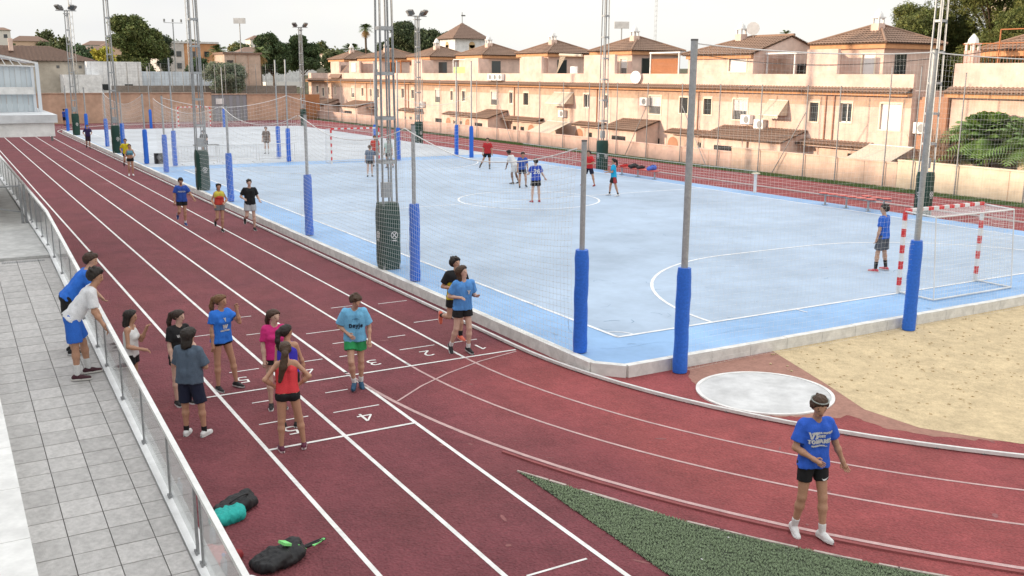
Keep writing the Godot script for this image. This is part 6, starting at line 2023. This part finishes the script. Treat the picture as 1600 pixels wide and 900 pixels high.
	var fn := FastNoiseLite.new(); fn.seed = 8; fn.frequency = 0.012
	var H := func(x: float, z: float) -> float:
		var f := smoothstep(150.0, 420.0, z)
		return -1.0 + f * (16.0 - 7.0 * smoothstep(0.0, 230.0, x) + fn.get_noise_2d(x, z) * 5.0)
	for i in 40:
		for j in 24:
			var x0 := -260.0 + i * 20.0; var z0 := 150.0 + j * 16.0
			quad(st, W(x0, H.call(x0, z0), z0), W(x0 + 20, H.call(x0 + 20, z0), z0), W(x0 + 20, H.call(x0 + 20, z0 + 16), z0 + 16), W(x0, H.call(x0, z0 + 16), z0 + 16))
	var hl := obj("hill", st, mat(C(0.16, 0.15, 0.08), 0.95, "turf", 0.02))
	tag(hl, "low wooded hill with scattered houses on the horizon", "hill", "", "structure")
	rng.seed = 301
	var hm := [mat(C(0.66, 0.62, 0.56), 0.9), mat(C(0.6, 0.42, 0.3), 0.9), mat(C(0.68, 0.66, 0.64), 0.9)]
	for i in 34:
		var z := rng.randf_range(230, 400); var x := lerpf(-60, 150, rng.randf()) * z / 300.0
		far_house("small pale house on the distant wooded hill", x, z, H.call(x, z) + 0.3, rng.randf_range(6, 11), rng.randf_range(5, 8), rng.randf_range(3.5, 6), hm[i % 3], M.tile_roof_b, 2, "small houses on the distant hill", i % 3 == 2)
	for i in 90:
		var z := rng.randf_range(190, 410); var x := lerpf(-70, 190, rng.randf()) * z / 300.0
		var o := thing("hill_tree", "small dark tree on the distant wooded hill", "tree", W(x, H.call(x, z) - 0.3, z), 0.0, "trees on the distant hill")
		var hh := rng.randf_range(4, 8.0); var rr := rng.randf_range(2.0, 3.6); var sd := rng.randi() % 9999
		st = ST(); tube(st, [Vector3.ZERO, Vector3(0, hh * 0.6, 0)], [0.25, 0.12], 5); obj("trunk", st, M.bark, o)
		var keep := rng.state
		crown(o, [[Vector3(0, hh * 0.55, 0), Vector3(rr, hh * 0.45, rr)]], 130, C(0.075, 0.1, 0.035) if i % 4 else C(0.2, 0.18, 0.05), 1.3, false, sd)
		rng.state = keep
	for q in [[46.5, 200, "white house between the round trees and the feather palm"], [55.5, 205, "long white house behind the feather palm"]]:
		far_house(q[2], q[0], q[1], 5.5, 11, 6, 4.0, M.white_wall, M.concrete, 3, "", true)
	t = thing("hillside_block", "cream stone apartment block behind the pines", "building", W(72, 6, 34))
	st = ST(); box(st, Vector3(0, 5, 0), Vector3(10, 14, 9)); obj("wall", st, M.cream_wall, t)
	for i in 3:
		for j in 4:
			st = ST(); box(st, Vector3(-5.02, 1 + j * 2.8, -3 + i * 3), Vector3(0.1, 1.3, 1.2)); obj("window", st, M.pane, t)
			st = ST(); box(st, Vector3(-3 + i * 3, 1 + j * 2.8, 4.52), Vector3(1.2, 1.3, 0.1)); obj("window", st, M.pane, t)

# ---------- the people
func build_people() -> void:
	var sk := C(0.56, 0.33, 0.23); var tan := C(0.5, 0.275, 0.18); var pale := C(0.64, 0.42, 0.33)
	var black := C(0.014, 0.014, 0.016); var navy := C(0.012, 0.016, 0.04)
	var brown := C(0.065, 0.035, 0.02); var dark := C(0.022, 0.016, 0.013)
	var N := 0.017
	var white := C(0.74, 0.74, 0.74)
	# boy walking in the foreground
	person({"label": "boy with headband walking in blue printed shirt and black tights", "at": W(-2.96, TRACK, -7.87), "face": 196, "h": 1.74, "cell": 0.014, "skin": tan, "hair": brown, "hair_vol": 0.018, "hair_style": "curly", "fringe": false, "band": C(0.3, 0.32, 0.3), "mark": true, "head": [8, 17], "lean": 0,
		"shirt": C(0.03, 0.12, 0.6), "loose": 0.02, "hem": 0.9, "sleeve": 0.2, "shorts": black, "short_len": 0.5, "short_loose": 0.006, "shoe": white, "sole": white, "sock": white, "sock_len": 0.1,
		"ll": [V(0.05, -1, 0.2), V(0.02, -1, 0.08), 0.0], "rl": [V(0.05, -1, -0.02), V(0.02, -1, -0.26), 18.0],
		"ra": [V(0.3, -1, 0.05), V(-0.85, -0.55, 0.75)], "la": [V(0.42, -1, 0.0), V(0.4, -1, 0.2)],
		"prints": [["VI", 1.31, 0.085, false, white, -0.09], ["CARRERA POPULAR", 1.335, 0.024, false, white, 0.03], ["TOMARES", 1.235, 0.05, false, white, 0.0], ["SPORT", 1.295, 0.03, false, white, 0.0], ["Ayuntamiento ___", 1.185, 0.018, false, white, -0.01]]})
	# runner in light blue
	person({"label": "runner in light blue lettered shirt and green shorts looking down", "at": W(-5.61, TRACK, 0.06), "face": 200, "h": 1.7, "cell": N, "skin": sk, "hair": brown, "hair_vol": 0.022, "head": [-28, 22], "lean": 5,
		"shirt": C(0.18, 0.5, 0.78), "loose": 0.03, "hem": 0.9, "sleeve": 0.23, "panels": navy, "shorts": C(0.03, 0.33, 0.11), "short_len": 0.5, "short_loose": 0.035, "shoe": C(0.02, 0.08, 0.16), "sole": C(0.03, 0.06, 0.1), "sock": white, "sock_len": 0.1,
		"ll": [V(0.02, -1, -0.05), V(-0.02, -1, -0.22), 20.0], "rl": [V(-0.02, -1, 0.4), V(-0.1, -1, -0.25), 12.0],
		"ra": [V(0.36, -1, -0.2), V(-0.7, -0.5, 0.75)], "la": [V(0.3, -1, -0.1), V(0.0, -1, 0.35)],
		"prints": [["Deyje", 1.2, 0.07, false, navy, 0.02], [". . ---- .", 1.33, 0.03, false, navy, 0.02]]})
	# two runners on the inside lane
	person({"label": "long haired runner in plain blue shirt and black shorts looking up", "at": W(-2.95, TRACK, 1.15), "face": 184, "h": 1.74, "cell": N, "skin": pale, "hair": brown, "hair_vol": 0.03, "hair_style": "bob", "head": [-40, -14], "lean": 8,
		"shirt": C(0.1, 0.31, 0.72), "loose": 0.024, "hem": 0.9, "sleeve": 0.2, "shorts": black, "short_len": 0.45, "short_loose": 0.03, "shoe": black, "sole": C(0.5, 0.5, 0.5), "sock": white, "sock_len": 0.09,
		"ll": [V(0.06, -1, 0.18), V(0.02, -1, -0.16), 10.0], "rl": [V(0.1, -1, 0.0), V(0.12, -1, -0.45), 40.0],
		"ra": [V(0.35, -1, -0.35), V(-0.45, 0.05, 0.9)], "la": [V(0.3, -1, -0.3), V(-0.15, 0.1, 0.9)], "prints": [["Y", 1.27, 0.08, false, white, 0.07]]})
	person({"label": "smiling runner in yellow shirt with black shoulders and orange shoes", "at": W(-2.62, TRACK, 2.1), "face": 186, "h": 1.74, "cell": N, "skin": sk, "hair": dark, "hair_vol": 0.026, "head": [-30, -8], "lean": 6,
		"shirt": C(0.62, 0.5, 0.02), "yoke": black, "loose": 0.02, "hem": 0.9, "shorts": black, "short_len": 0.5, "short_loose": 0.02, "shoe": C(0.75, 0.16, 0.1), "sole": C(0.8, 0.4, 0.35), "sock": black, "sock_len": 0.12,
		"ll": [V(0.04, -1, 0.1), V(0.02, -1, -0.12), 5.0], "rl": [V(0.08, -1, -0.1), V(0.05, -0.15, -1), 80.0],
		"ra": [V(0.35, -1, -0.3), V(-0.5, 0.0, 0.8)], "la": [V(0.3, -1, -0.2), V(-0.2, 0.2, 0.9)]})
	# girls by the start line
	person({"label": "girl in coral tank top with long ponytail, hands on hips", "at": W(-7.51, TRACK, -2.15), "face": 12, "h": 1.62, "female": true, "cell": N, "skin": tan, "hair": C(0.06, 0.032, 0.017), "hair_style": "long_tail", "hair_vol": 0.014, "head": [0, 5], "lean": 2, "fringe": false,
		"top": "tank", "shirt": C(0.75, 0.06, 0.075), "loose": 0.006, "hem": 0.97, "shorts": black, "short_len": 0.2, "short_loose": 0.01, "shoe": C(0.12, 0.02, 0.05), "sole": C(0.75, 0.6, 0.62),
		"ll": [V(0.06, -1, 0.0), V(0.03, -1, 0.0), 0.0], "rl": [V(0.2, -1, 0.06), V(0.12, -1, 0.0), 0.0],
		"la": [V(0.8, -0.85, -0.3), V(-0.62, -0.6, 0.35)], "ra": [V(0.8, -0.85, -0.3), V(-0.62, -0.6, 0.35)]})
	person({"label": "girl in purple blue racerback top seen from behind", "at": W(-7.2, TRACK, -1.2), "face": 20, "h": 1.62, "female": true, "cell": N, "skin": tan, "hair": dark, "hair_style": "tail", "head": [60, 0], "fringe": false,
		"top": "tank", "shirt": C(0.05, 0.04, 0.5), "loose": 0.01, "hem": 0.93, "shorts": black, "short_len": 0.35, "short_loose": 0.01, "shoe": black,
		"la": [V(0.12, -1, 0.02), V(0.02, -1, 0.12)], "ra": [V(0.3, -1, 0.1), V(0.12, -1, 0.2)]})
	person({"label": "girl in pink shirt with a braid facing the group", "at": W(-7.1, TRACK, -0.2), "face": 190, "h": 1.66, "female": true, "cell": N, "skin": pale, "hair": C(0.06, 0.03, 0.018), "hair_style": "tail", "head": [-30, 8], "fringe": false,
		"shirt": C(0.62, 0.03, 0.2), "loose": 0.016, "shorts": black, "short_len": 0.3, "shoe": black,
		"la": [V(0.15, -1, 0.02), V(0.0, -1, 0.25)], "ra": [V(0.15, -1, 0.02), V(0.0, -1, 0.25)]})
	person({"label": "girl in bright blue shirt raising one hand to her face", "at": W(-7.62, TRACK, 1.2), "face": 160, "h": 1.68, "female": true, "cell": N, "skin": tan, "hair": C(0.16, 0.08, 0.035), "hair_style": "tail", "head": [-30, 4], "fringe": false,
		"shirt": C(0.03, 0.19, 0.72), "loose": 0.03, "hem": 0.9, "sleeve": 0.16, "shorts": black, "short_len": 0.2, "short_loose": 0.012, "shoe": black, "sole": C(0.55, 0.55, 0.55),
		"ll": [V(0.22, -1, 0.1), V(0.1, -1, 0.05), 0.0], "rl": [V(0.05, -1, 0.0), V(0.02, -1, 0.0), 0.0],
		"ra": [V(0.15, -1, 0.0), V(0.05, -1, 0.1)], "la": [V(0.35, -0.6, 0.7), V(-0.25, 1, 0.1)],
		"prints": [["Y", 1.33, 0.06, false, white, 0.0], ["W", 1.2, 0.08, false, white, 0.0], ["ATLETISMO", 1.13, 0.026, false, white, 0.0]]})
	person({"label": "person in grey shirt and navy shorts with bobbed hair, back turned", "at": W(-8.6, TRACK, -0.85), "face": 40, "h": 1.66, "cell": N, "fat": 0.022, "skin": tan, "hair": dark, "hair_style": "bob", "hair_vol": 0.03, "head": [20, 5],
		"shirt": C(0.085, 0.12, 0.17), "loose": 0.035, "hem": 0.9, "sleeve": 0.24, "shorts": navy, "short_len": 0.85, "short_loose": 0.035, "shoe": white, "sole": white, "sock": black, "sock_len": 0.08,
		"ll": [V(0.06, -1, 0.02), V(0.02, -1, 0), 0.0], "rl": [V(0.16, -1, 0.05), V(0.06, -1, 0), 0.0],
		"la": [V(0.25, -1, 0.2), V(-0.6, 0.2, 0.8)], "ra": [V(0.3, -1, 0.15), V(-0.5, 0.3, 0.8)]})
	person({"label": "girl in black lettered shirt facing the person in grey", "at": W(-8.42, TRACK, 0.75), "face": 165, "h": 1.6, "female": true, "cell": N, "skin": pale, "hair": C(0.035, 0.02, 0.014), "hair_style": "tail", "head": [-40, 6], "fringe": false,
		"shirt": black, "loose": 0.014, "hem": 0.88, "shorts": black, "short_len": 0.4, "shoe": black,
		"la": [V(0.25, -1, 0.1), V(0.1, -0.6, 0.7)], "ra": [V(0.15, -1, 0.05), V(0.0, -1, 0.3)], "prints": [["UNITED", 1.32, 0.04, false, white, 0.0]]})
	# ramp
	person({"label": "young man in white shirt and blue shorts leaning on the handrail", "at": W(-9.98, ramp_y(0.2), 0.2), "face": 95, "h": 1.76, "cell": N, "skin": tan, "hair": dark, "hair_style": "curly", "hair_vol": 0.028, "head": [14, -24], "lean": 38,
		"shirt": C(0.75, 0.76, 0.79), "loose": 0.024, "hem": 0.9, "sleeve": 0.22, "shorts": C(0.03, 0.15, 0.62), "short_len": 0.82, "short_loose": 0.045, "shoe": C(0.06, 0.015, 0.025), "sole": C(0.7, 0.68, 0.65), "sock": white, "sock_len": 0.16, "shift": V(0, 0, -0.06),
		"ll": [V(0.06, -1, 0.3), V(0.03, -1, 0.1), 0.0], "rl": [V(0.08, -1, 0.02), V(0.03, -1, -0.02), 0.0],
		"la": [V(0.08, -0.95, 0.05), V(0.0, -0.9, 0.5)], "ra": [V(0.15, -0.95, 0.05), V(0.05, -0.9, 0.5)]})
	person({"label": "young man in blue shirt leaning over the rail behind the one in white", "at": W(-9.95, ramp_y(1.35), 1.35), "face": 90, "h": 1.72, "cell": N, "skin": sk, "hair": C(0.045, 0.022, 0.013), "head": [20, -22], "lean": 40, "hair_vol": 0.02,
		"shirt": C(0.03, 0.17, 0.68), "loose": 0.02, "shorts": black, "short_len": 0.7, "short_loose": 0.03, "shoe": black, "shift": V(0, 0, -0.02),
		"la": [V(0.4, -1, 0.3), V(-0.2, -0.7, 0.5)], "ra": [V(0.1, -1, 0.25), V(0.0, -1, 0.2)]})
	person({"label": "girl in white tank top standing behind the glass balustrade", "at": W(-9.12, TRACK, 1.1), "face": 120, "h": 1.6, "female": true, "cell": N, "skin": tan, "hair": dark, "hair_style": "bob", "hair_vol": 0.02, "head": [-10, 5], "fringe": false,
		"top": "tank", "shirt": white, "loose": 0.01, "hem": 0.92, "shorts": black, "short_len": 0.35, "shoe": black,
		"la": [V(0.15, -0.9, 0.4), V(-0.2, 0.9, 0.5)], "ra": [V(0.2, -1, 0.1), V(-0.2, -0.2, 0.8)]})
	# runners farther along the straight
	person({"label": "runner in blue shirt with white print in the middle lanes", "at": W(-4.12, TRACK, 20.9), "face": 185, "h": 1.7, "cell": 0.023, "skin": tan, "hair": dark, "lean": 6, "shirt": C(0.03, 0.09, 0.42), "loose": 0.026, "shorts": black, "short_len": 0.45, "short_loose": 0.03, "shoe": C(0.02, 0.05, 0.2), "sock": white,
		"ll": [V(0.0, -1, 0.1), V(0.0, -1, -0.15), 10.0], "rl": [V(0.06, -1, 0.2), V(0.05, -0.35, -1), 60.0], "ra": [V(0.3, -1, 0.0), V(0.05, -1, 0.2)], "la": [V(0.55, -1, 0.1), V(0.4, -0.7, 0.5)], "prints": [["POLICIA", 1.28, 0.05, false, white, 0.0]]})
	person({"label": "woman runner in red and yellow top with sunglasses and grey shorts", "at": W(-3.29, TRACK, 18.8), "face": 185, "h": 1.66, "female": true, "cell": 0.023, "skin": tan, "hair": dark, "hair_style": "tail", "lean": 4, "top": "tank", "shirt": C(0.6, 0.07, 0.05), "yoke": C(0.65, 0.55, 0.08), "hem": 1.0, "shorts": C(0.2, 0.2, 0.22), "short_len": 0.35, "short_loose": 0.02, "shoe": black, "band": C(0.02, 0.02, 0.02),
		"ll": [V(-0.03, -1, 0.12), V(-0.04, -1, -0.12), 10.0], "rl": [V(0.04, -1, 0.15), V(0.05, -0.4, -1), 60.0], "ra": [V(0.45, -1, -0.1), V(-0.2, -0.6, 0.8)], "la": [V(0.5, -1, -0.1), V(-0.5, -0.4, 0.7)]})
	person({"label": "runner in black shirt and light grey shorts beside the rail", "at": W(-2.28, TRACK, 18.6), "face": 190, "h": 1.78, "cell": 0.023, "skin": pale, "hair": C(0.04, 0.025, 0.018), "hair_vol": 0.006, "lean": 5, "shirt": black, "loose": 0.018, "shorts": C(0.5, 0.52, 0.55), "short_len": 0.6, "short_loose": 0.04, "shoe": black,
		"ll": [V(0.05, -1, 0.1), V(0.02, -1, -0.1), 8.0], "rl": [V(0.08, -1, 0.12), V(0.1, -0.35, -1), 60.0], "ra": [V(0.5, -1, -0.3), V(-0.35, -0.2, 0.9)], "la": [V(0.35, -1, -0.3), V(0.2, -0.5, 0.8)]})
	var F := 0.03
	person({"label": "runner in yellow shirt near the third lattice tower", "at": W(-2.25, TRACK, 44.4), "face": 185, "h": 1.7, "cell": F, "skin": tan, "hair": brown, "shirt": C(0.62, 0.5, 0.02), "shorts": black, "short_len": 0.45, "shoe": black, "ll": [V(0.0, -1, 0.1), V(0, -1, -0.1), 5.0], "rl": [V(0.05, -1, 0.1), V(0.05, -0.5, -1), 60.0], "ra": [V(0.5, -1, -0.2), V(-0.1, -0.4, 0.9)], "la": [V(0.5, -1, -0.2), V(-0.3, -0.4, 0.9)]})
	person({"label": "woman runner in crop top and black shorts beside the runner in yellow", "at": W(-2.71, TRACK, 40.2), "face": 185, "h": 1.66, "female": true, "cell": F, "skin": tan, "hair": brown, "hair_style": "tail", "top": "bra", "shirt": C(0.12, 0.3, 0.38), "hem": 1.17, "shorts": black, "short_len": 0.3, "shoe": white, "ll": [V(0.0, -1, 0.1), V(0, -1, -0.1), 5.0], "rl": [V(0.04, -1, 0.05), V(0.02, -1, -0.3), 20.0], "ra": [V(0.45, -1, -0.1), V(-0.3, -0.3, 0.9)], "la": [V(0.45, -1, -0.1), V(-0.3, -0.3, 0.9)]})
	person({"label": "runner in dark purple shirt far down the straight", "at": W(-2.05, TRACK, 62.0), "face": 185, "h": 1.7, "cell": F, "skin": tan, "hair": dark, "shirt": C(0.03, 0.02, 0.09), "shorts": C(0.03, 0.015, 0.03), "short_len": 0.9, "shoe": black, "ll": [V(0.0, -1, 0.1), V(0, -1, -0.1), 5.0], "rl": [V(0.05, -1, 0.1), V(0.05, -0.7, -0.7), 40.0], "ra": [V(0.6, -1, -0.2), V(-0.3, -0.5, 0.8)], "la": [V(0.5, -1, -0.2), V(-0.3, -0.4, 0.9)]})
	person({"label": "person in blue walking by the orange wall", "at": W(0.1, TRACK, 97.0), "face": 60, "h": 1.7, "cell": F, "skin": tan, "hair": dark, "shirt": C(0.03, 0.07, 0.35), "shorts": navy, "short_len": 0.9, "shoe": black})
	# ball players
	person({"label": "player in blue shirt numbered 26 seen from behind at the centre circle", "at": W(9.79, 0, 19.1), "face": 10, "h": 1.8, "cell": 0.023, "skin": pale, "hair": dark, "shirt": C(0.03, 0.08, 0.46), "loose": 0.03, "shorts": black, "short_len": 0.6, "short_loose": 0.035, "shoe": C(0.4, 0.03, 0.06), "sole": white, "sock": pale,
		"ll": [V(0.12, -1, 0.0), V(0.06, -1, -0.05), 0.0], "rl": [V(0.12, -1, 0.04), V(0.05, -1, -0.05), 0.0], "la": [V(0.4, -0.9, 0.2), V(-0.2, -0.2, 0.9)], "ra": [V(0.45, -1, 0.1), V(0.5, -0.6, 0.3)], "prints": [["26", 1.25, 0.2, true, white, 0.0]]})
	person({"label": "player in red shirt and navy shorts beside the green padded tower", "at": W(15.37, 0, 23.3), "face": 245, "h": 1.7, "cell": 0.025, "skin": tan, "hair": dark, "shirt": C(0.6, 0.03, 0.035), "loose": 0.03, "shorts": navy, "short_len": 0.75, "short_loose": 0.035, "shoe": C(0.3, 0.05, 0.05),
		"ll": [V(0.35, -1, 0.0), V(0.25, -1, 0.0), 0.0], "rl": [V(0.35, -1, 0.0), V(0.25, -1, 0.0), 0.0], "la": [V(0.4, -0.9, 0.2), V(-0.6, -0.1, 0.7)], "ra": [V(0.4, -0.9, 0.2), V(-0.6, -0.1, 0.7)]})
	person({"label": "player in turquoise shirt with ponytail facing the others", "at": W(14.0, 0, 19.4), "face": 300, "h": 1.64, "female": true, "cell": 0.025, "skin": tan, "hair": dark, "hair_style": "tail", "shirt": C(0.02, 0.4, 0.68), "loose": 0.026, "shorts": C(0.03, 0.03, 0.03), "short_panels": C(0.4, 0.05, 0.05), "short_len": 0.75, "short_loose": 0.03, "shoe": white, "sock": black,
		"ll": [V(0.1, -1, -0.2), V(0.05, -1, -0.3), 10.0], "rl": [V(0.1, -1, 0.3), V(0.05, -1, 0.1), 0.0], "la": [V(0.2, -1, 0.3), V(-0.1, -0.1, 1)], "ra": [V(0.2, -1, 0.3), V(-0.1, 0.1, 1)]})
	person({"label": "player all in white stooping near the net", "at": W(12.6, 0, 25.6), "face": 330, "h": 1.72, "cell": 0.025, "lean": 30, "skin": C(0.2, 0.1, 0.06), "hair": dark, "shirt": white, "loose": 0.03, "shorts": white, "short_len": 0.75, "short_loose": 0.03, "shoe": black, "ll": [V(0.1, -1, 0.25), V(0.05, -1, -0.2), 0.0], "rl": [V(0.2, -1, 0.1), V(0.1, -1, -0.35), 10.0], "la": [V(0.2, -1, 0.2), V(0, -1, 0.3)], "ra": [V(0.3, -1, 0.2), V(0.1, -1, 0.2)]})
	person({"label": "player in blue and dark half hidden behind number 26", "at": W(12.1, 0, 24.1), "face": 200, "h": 1.7, "cell": 0.026, "lean": 18, "skin": tan, "hair": dark, "shirt": C(0.05, 0.12, 0.45), "shorts": navy, "shoe": black, "ll": [V(0.2, -1, 0.2), V(0.1, -1, -0.3), 0.0]})
	person({"label": "player in red shirt and black shorts striding near the two far posts", "at": W(15.16, 0, 33.0), "face": 215, "h": 1.72, "cell": 0.026, "skin": tan, "hair": dark, "shirt": C(0.5, 0.03, 0.035), "loose": 0.026, "shorts": black, "short_len": 0.6, "short_loose": 0.03, "shoe": black, "sock": black, "sock_len": 0.2, "ll": [V(0.05, -1, 0.0), V(0.02, -1, 0.0), 0.0], "rl": [V(0.4, -1, 0.0), V(0.5, -1, -0.1), 0.0], "la": [V(0.25, -1, 0.0), V(0.1, -1, 0.2)], "ra": [V(0.25, -1, 0.0), V(0.1, -1, 0.2)]})
	person({"label": "goalkeeper in blue shirt and grey shorts with black socks", "at": W(10.35, 0, 2.05), "face": 345, "h": 1.82, "cell": 0.021, "skin": sk, "hair": dark, "hair_vol": 0.012, "head": [-25, 0], "shirt": C(0.03, 0.14, 0.6), "loose": 0.022, "hem": 0.9, "shorts": C(0.1, 0.11, 0.13), "short_len": 0.8, "short_loose": 0.045, "shoe": C(0.62, 0.1, 0.12), "sole": white, "sock": black, "sock_len": 0.2,
		"ll": [V(0.1, -1, 0.15), V(0.06, -1, 0.02), 0.0], "rl": [V(0.22, -1, 0.05), V(0.18, -1, -0.1), 0.0], "la": [V(0.2, -1, 0.0), V(0.05, -1, 0.2)], "ra": [V(0.15, -1, 0.05), V(0.0, -0.8, 0.5)]})
	person({"label": "player in grey shirt and black shorts walking away near the far goal", "at": W(7.66, 0, 32.0), "face": 25, "h": 1.6, "cell": 0.026, "skin": pale, "hair": C(0.1, 0.06, 0.04), "shirt": C(0.13, 0.18, 0.26), "loose": 0.026, "shorts": black, "short_len": 0.5, "short_loose": 0.03, "shoe": black, "sock": white, "ll": [V(0.05, -1, -0.12), V(0.05, -1, -0.2), 10.0], "rl": [V(0.05, -1, 0.15), V(0.02, -1, 0.0), 0.0]})
	person({"label": "player in red striped shirt standing at the far goal", "at": W(10.15, 0, 37.3), "face": 210, "h": 1.75, "cell": 0.028, "skin": tan, "hair": dark, "shirt": C(0.6, 0.05, 0.03), "shorts": C(0.12, 0.14, 0.2), "short_len": 0.7, "shoe": black, "sock": white, "sock_len": 0.2})
	person({"label": "player in pale bib behind the big lattice tower", "at": W(10.5, 0, 36.2), "face": 215, "h": 1.65, "cell": 0.028, "skin": tan, "hair": brown, "shirt": C(0.5, 0.62, 0.55), "shorts": black, "short_len": 0.6, "shoe": black, "ll": [V(0.25, -1, 0.0), V(0.2, -1, 0.0), 0.0]})
	person({"label": "person in brown checked shirt standing on the pale far court", "at": W(7.3, 0, 49.1), "face": 205, "h": 1.75, "cell": F, "skin": tan, "hair": brown, "shirt": C(0.16, 0.11, 0.09), "loose": 0.03, "hem": 0.8, "shorts": C(0.08, 0.06, 0.05), "short_len": 0.5, "shoe": black, "sock": white, "sock_len": 0.25})
	person({"label": "person in dark shirt standing behind the folding table", "at": W(3.3, 0, 49.1), "face": 205, "h": 1.7, "cell": F, "skin": tan, "hair": dark, "lean": 25, "shirt": C(0.05, 0.05, 0.05), "shorts": navy, "short_len": 0.8, "shoe": black, "la": [V(0.2, -1, 0.4), V(-0.2, -0.5, 0.8)], "ra": [V(0.2, -1, 0.4), V(-0.2, -0.5, 0.8)]})

func _ready() -> void:
	# camera
	var cam := Camera3D.new()
	cam.name = "camera"
	cam.position = W(-11.509, 5.1745, -15.4116)
	cam.rotation_order = EULER_ORDER_YXZ
	cam.rotation = Vector3(-0.214715, -0.529192, 0.005937)
	cam.fov = 32.912
	cam.near = 0.1
	cam.far = 3000.0
	add_child(cam)
	cam.current = true
	# sky: thin bright evening overcast, a little warmer towards the low sun on the left
	var env := Environment.new()
	env.background_mode = Environment.BG_SKY
	var sky := Sky.new()
	sky.sky_material = make_sky()
	env.sky = sky
	env.tonemap_mode = Environment.TONE_MAPPER_LINEAR
	env.tonemap_exposure = 1.42
	env.sdfgi_enabled = true
	env.ssao_enabled = true
	env.ssil_enabled = true
	var we := WorldEnvironment.new()
	we.name = "environment"
	we.environment = env
	add_child(we)
	var sun := DirectionalLight3D.new()
	sun.name = "sun"
	sun.light_color = Color(1.0, 0.9, 0.78)
	sun.light_energy = 1.3
	sun.light_angular_distance = 2.0
	sun.shadow_enabled = true
	add_child(sun)
	var to_sun := W(-0.93, 0.185, 0.33)
	sun.look_at_from_position(Vector3.ZERO, -to_sun, Vector3.UP)
	setup_materials()
	build_ground()
	build_ramp()
	build_terrace()
	build_court_gear()
	build_far_court_gear()
	build_houses()
	build_background()
	build_litter()
	build_people()

func make_sky() -> PanoramaSkyMaterial:
	var w := 1024; var h := 512
	var fn := FastNoiseLite.new()
	fn.seed = 4; fn.frequency = 1.6; fn.fractal_octaves = 5; fn.noise_type = FastNoiseLite.TYPE_SIMPLEX_SMOOTH
	var data := PackedByteArray()
	data.resize(w * h * 3)
	var sunv := W(-0.93, 0.185, 0.33).normalized()
	for j in h:
		var el := PI * (0.5 - (j + 0.5) / h)
		var ce := cos(el); var se := sin(el)
		for i in w:
			# panorama centre looks along -z
			var a := TAU * ((i + 0.5) / w - 0.5)
			var v := Vector3(sin(a) * ce, se, -cos(a) * ce)
			var n := fn.get_noise_3d(v.x * 1.2, v.y * 5.0, v.z * 1.2)
			var t := clampf(0.5 + n * 0.9, 0.0, 1.0)
			var grey := Color(0.8, 0.81, 0.83); var light := Color(1.0, 0.99, 0.94)
			var c := light.lerp(grey, t * 0.9)
			var warm := pow(clampf(v.dot(sunv) * 0.5 + 0.5, 0, 1), 4.0)
			c = c.lerp(Color(1.05, 1.03, 0.92), warm * 0.85)
			if se > 0.25: c = c.lerp(Color(0.93, 0.955, 1.0), clampf((se - 0.25) * 0.9, 0, 0.6))
			# an overcast dome: brighter overhead than along the horizon
			c = (c * ((1.0 + 1.2 * maxf(se, 0.0)) / 2.2)).linear_to_srgb()
			var o := (j * w + i) * 3
			data[o] = int(c.r * 255.0); data[o + 1] = int(c.g * 255.0); data[o + 2] = int(c.b * 255.0)
	var im := Image.create_from_data(w, h, false, Image.FORMAT_RGB8, data)
	var m := PanoramaSkyMaterial.new()
	m.panorama = ImageTexture.create_from_image(im)
	m.energy_multiplier = 1.55
	return m
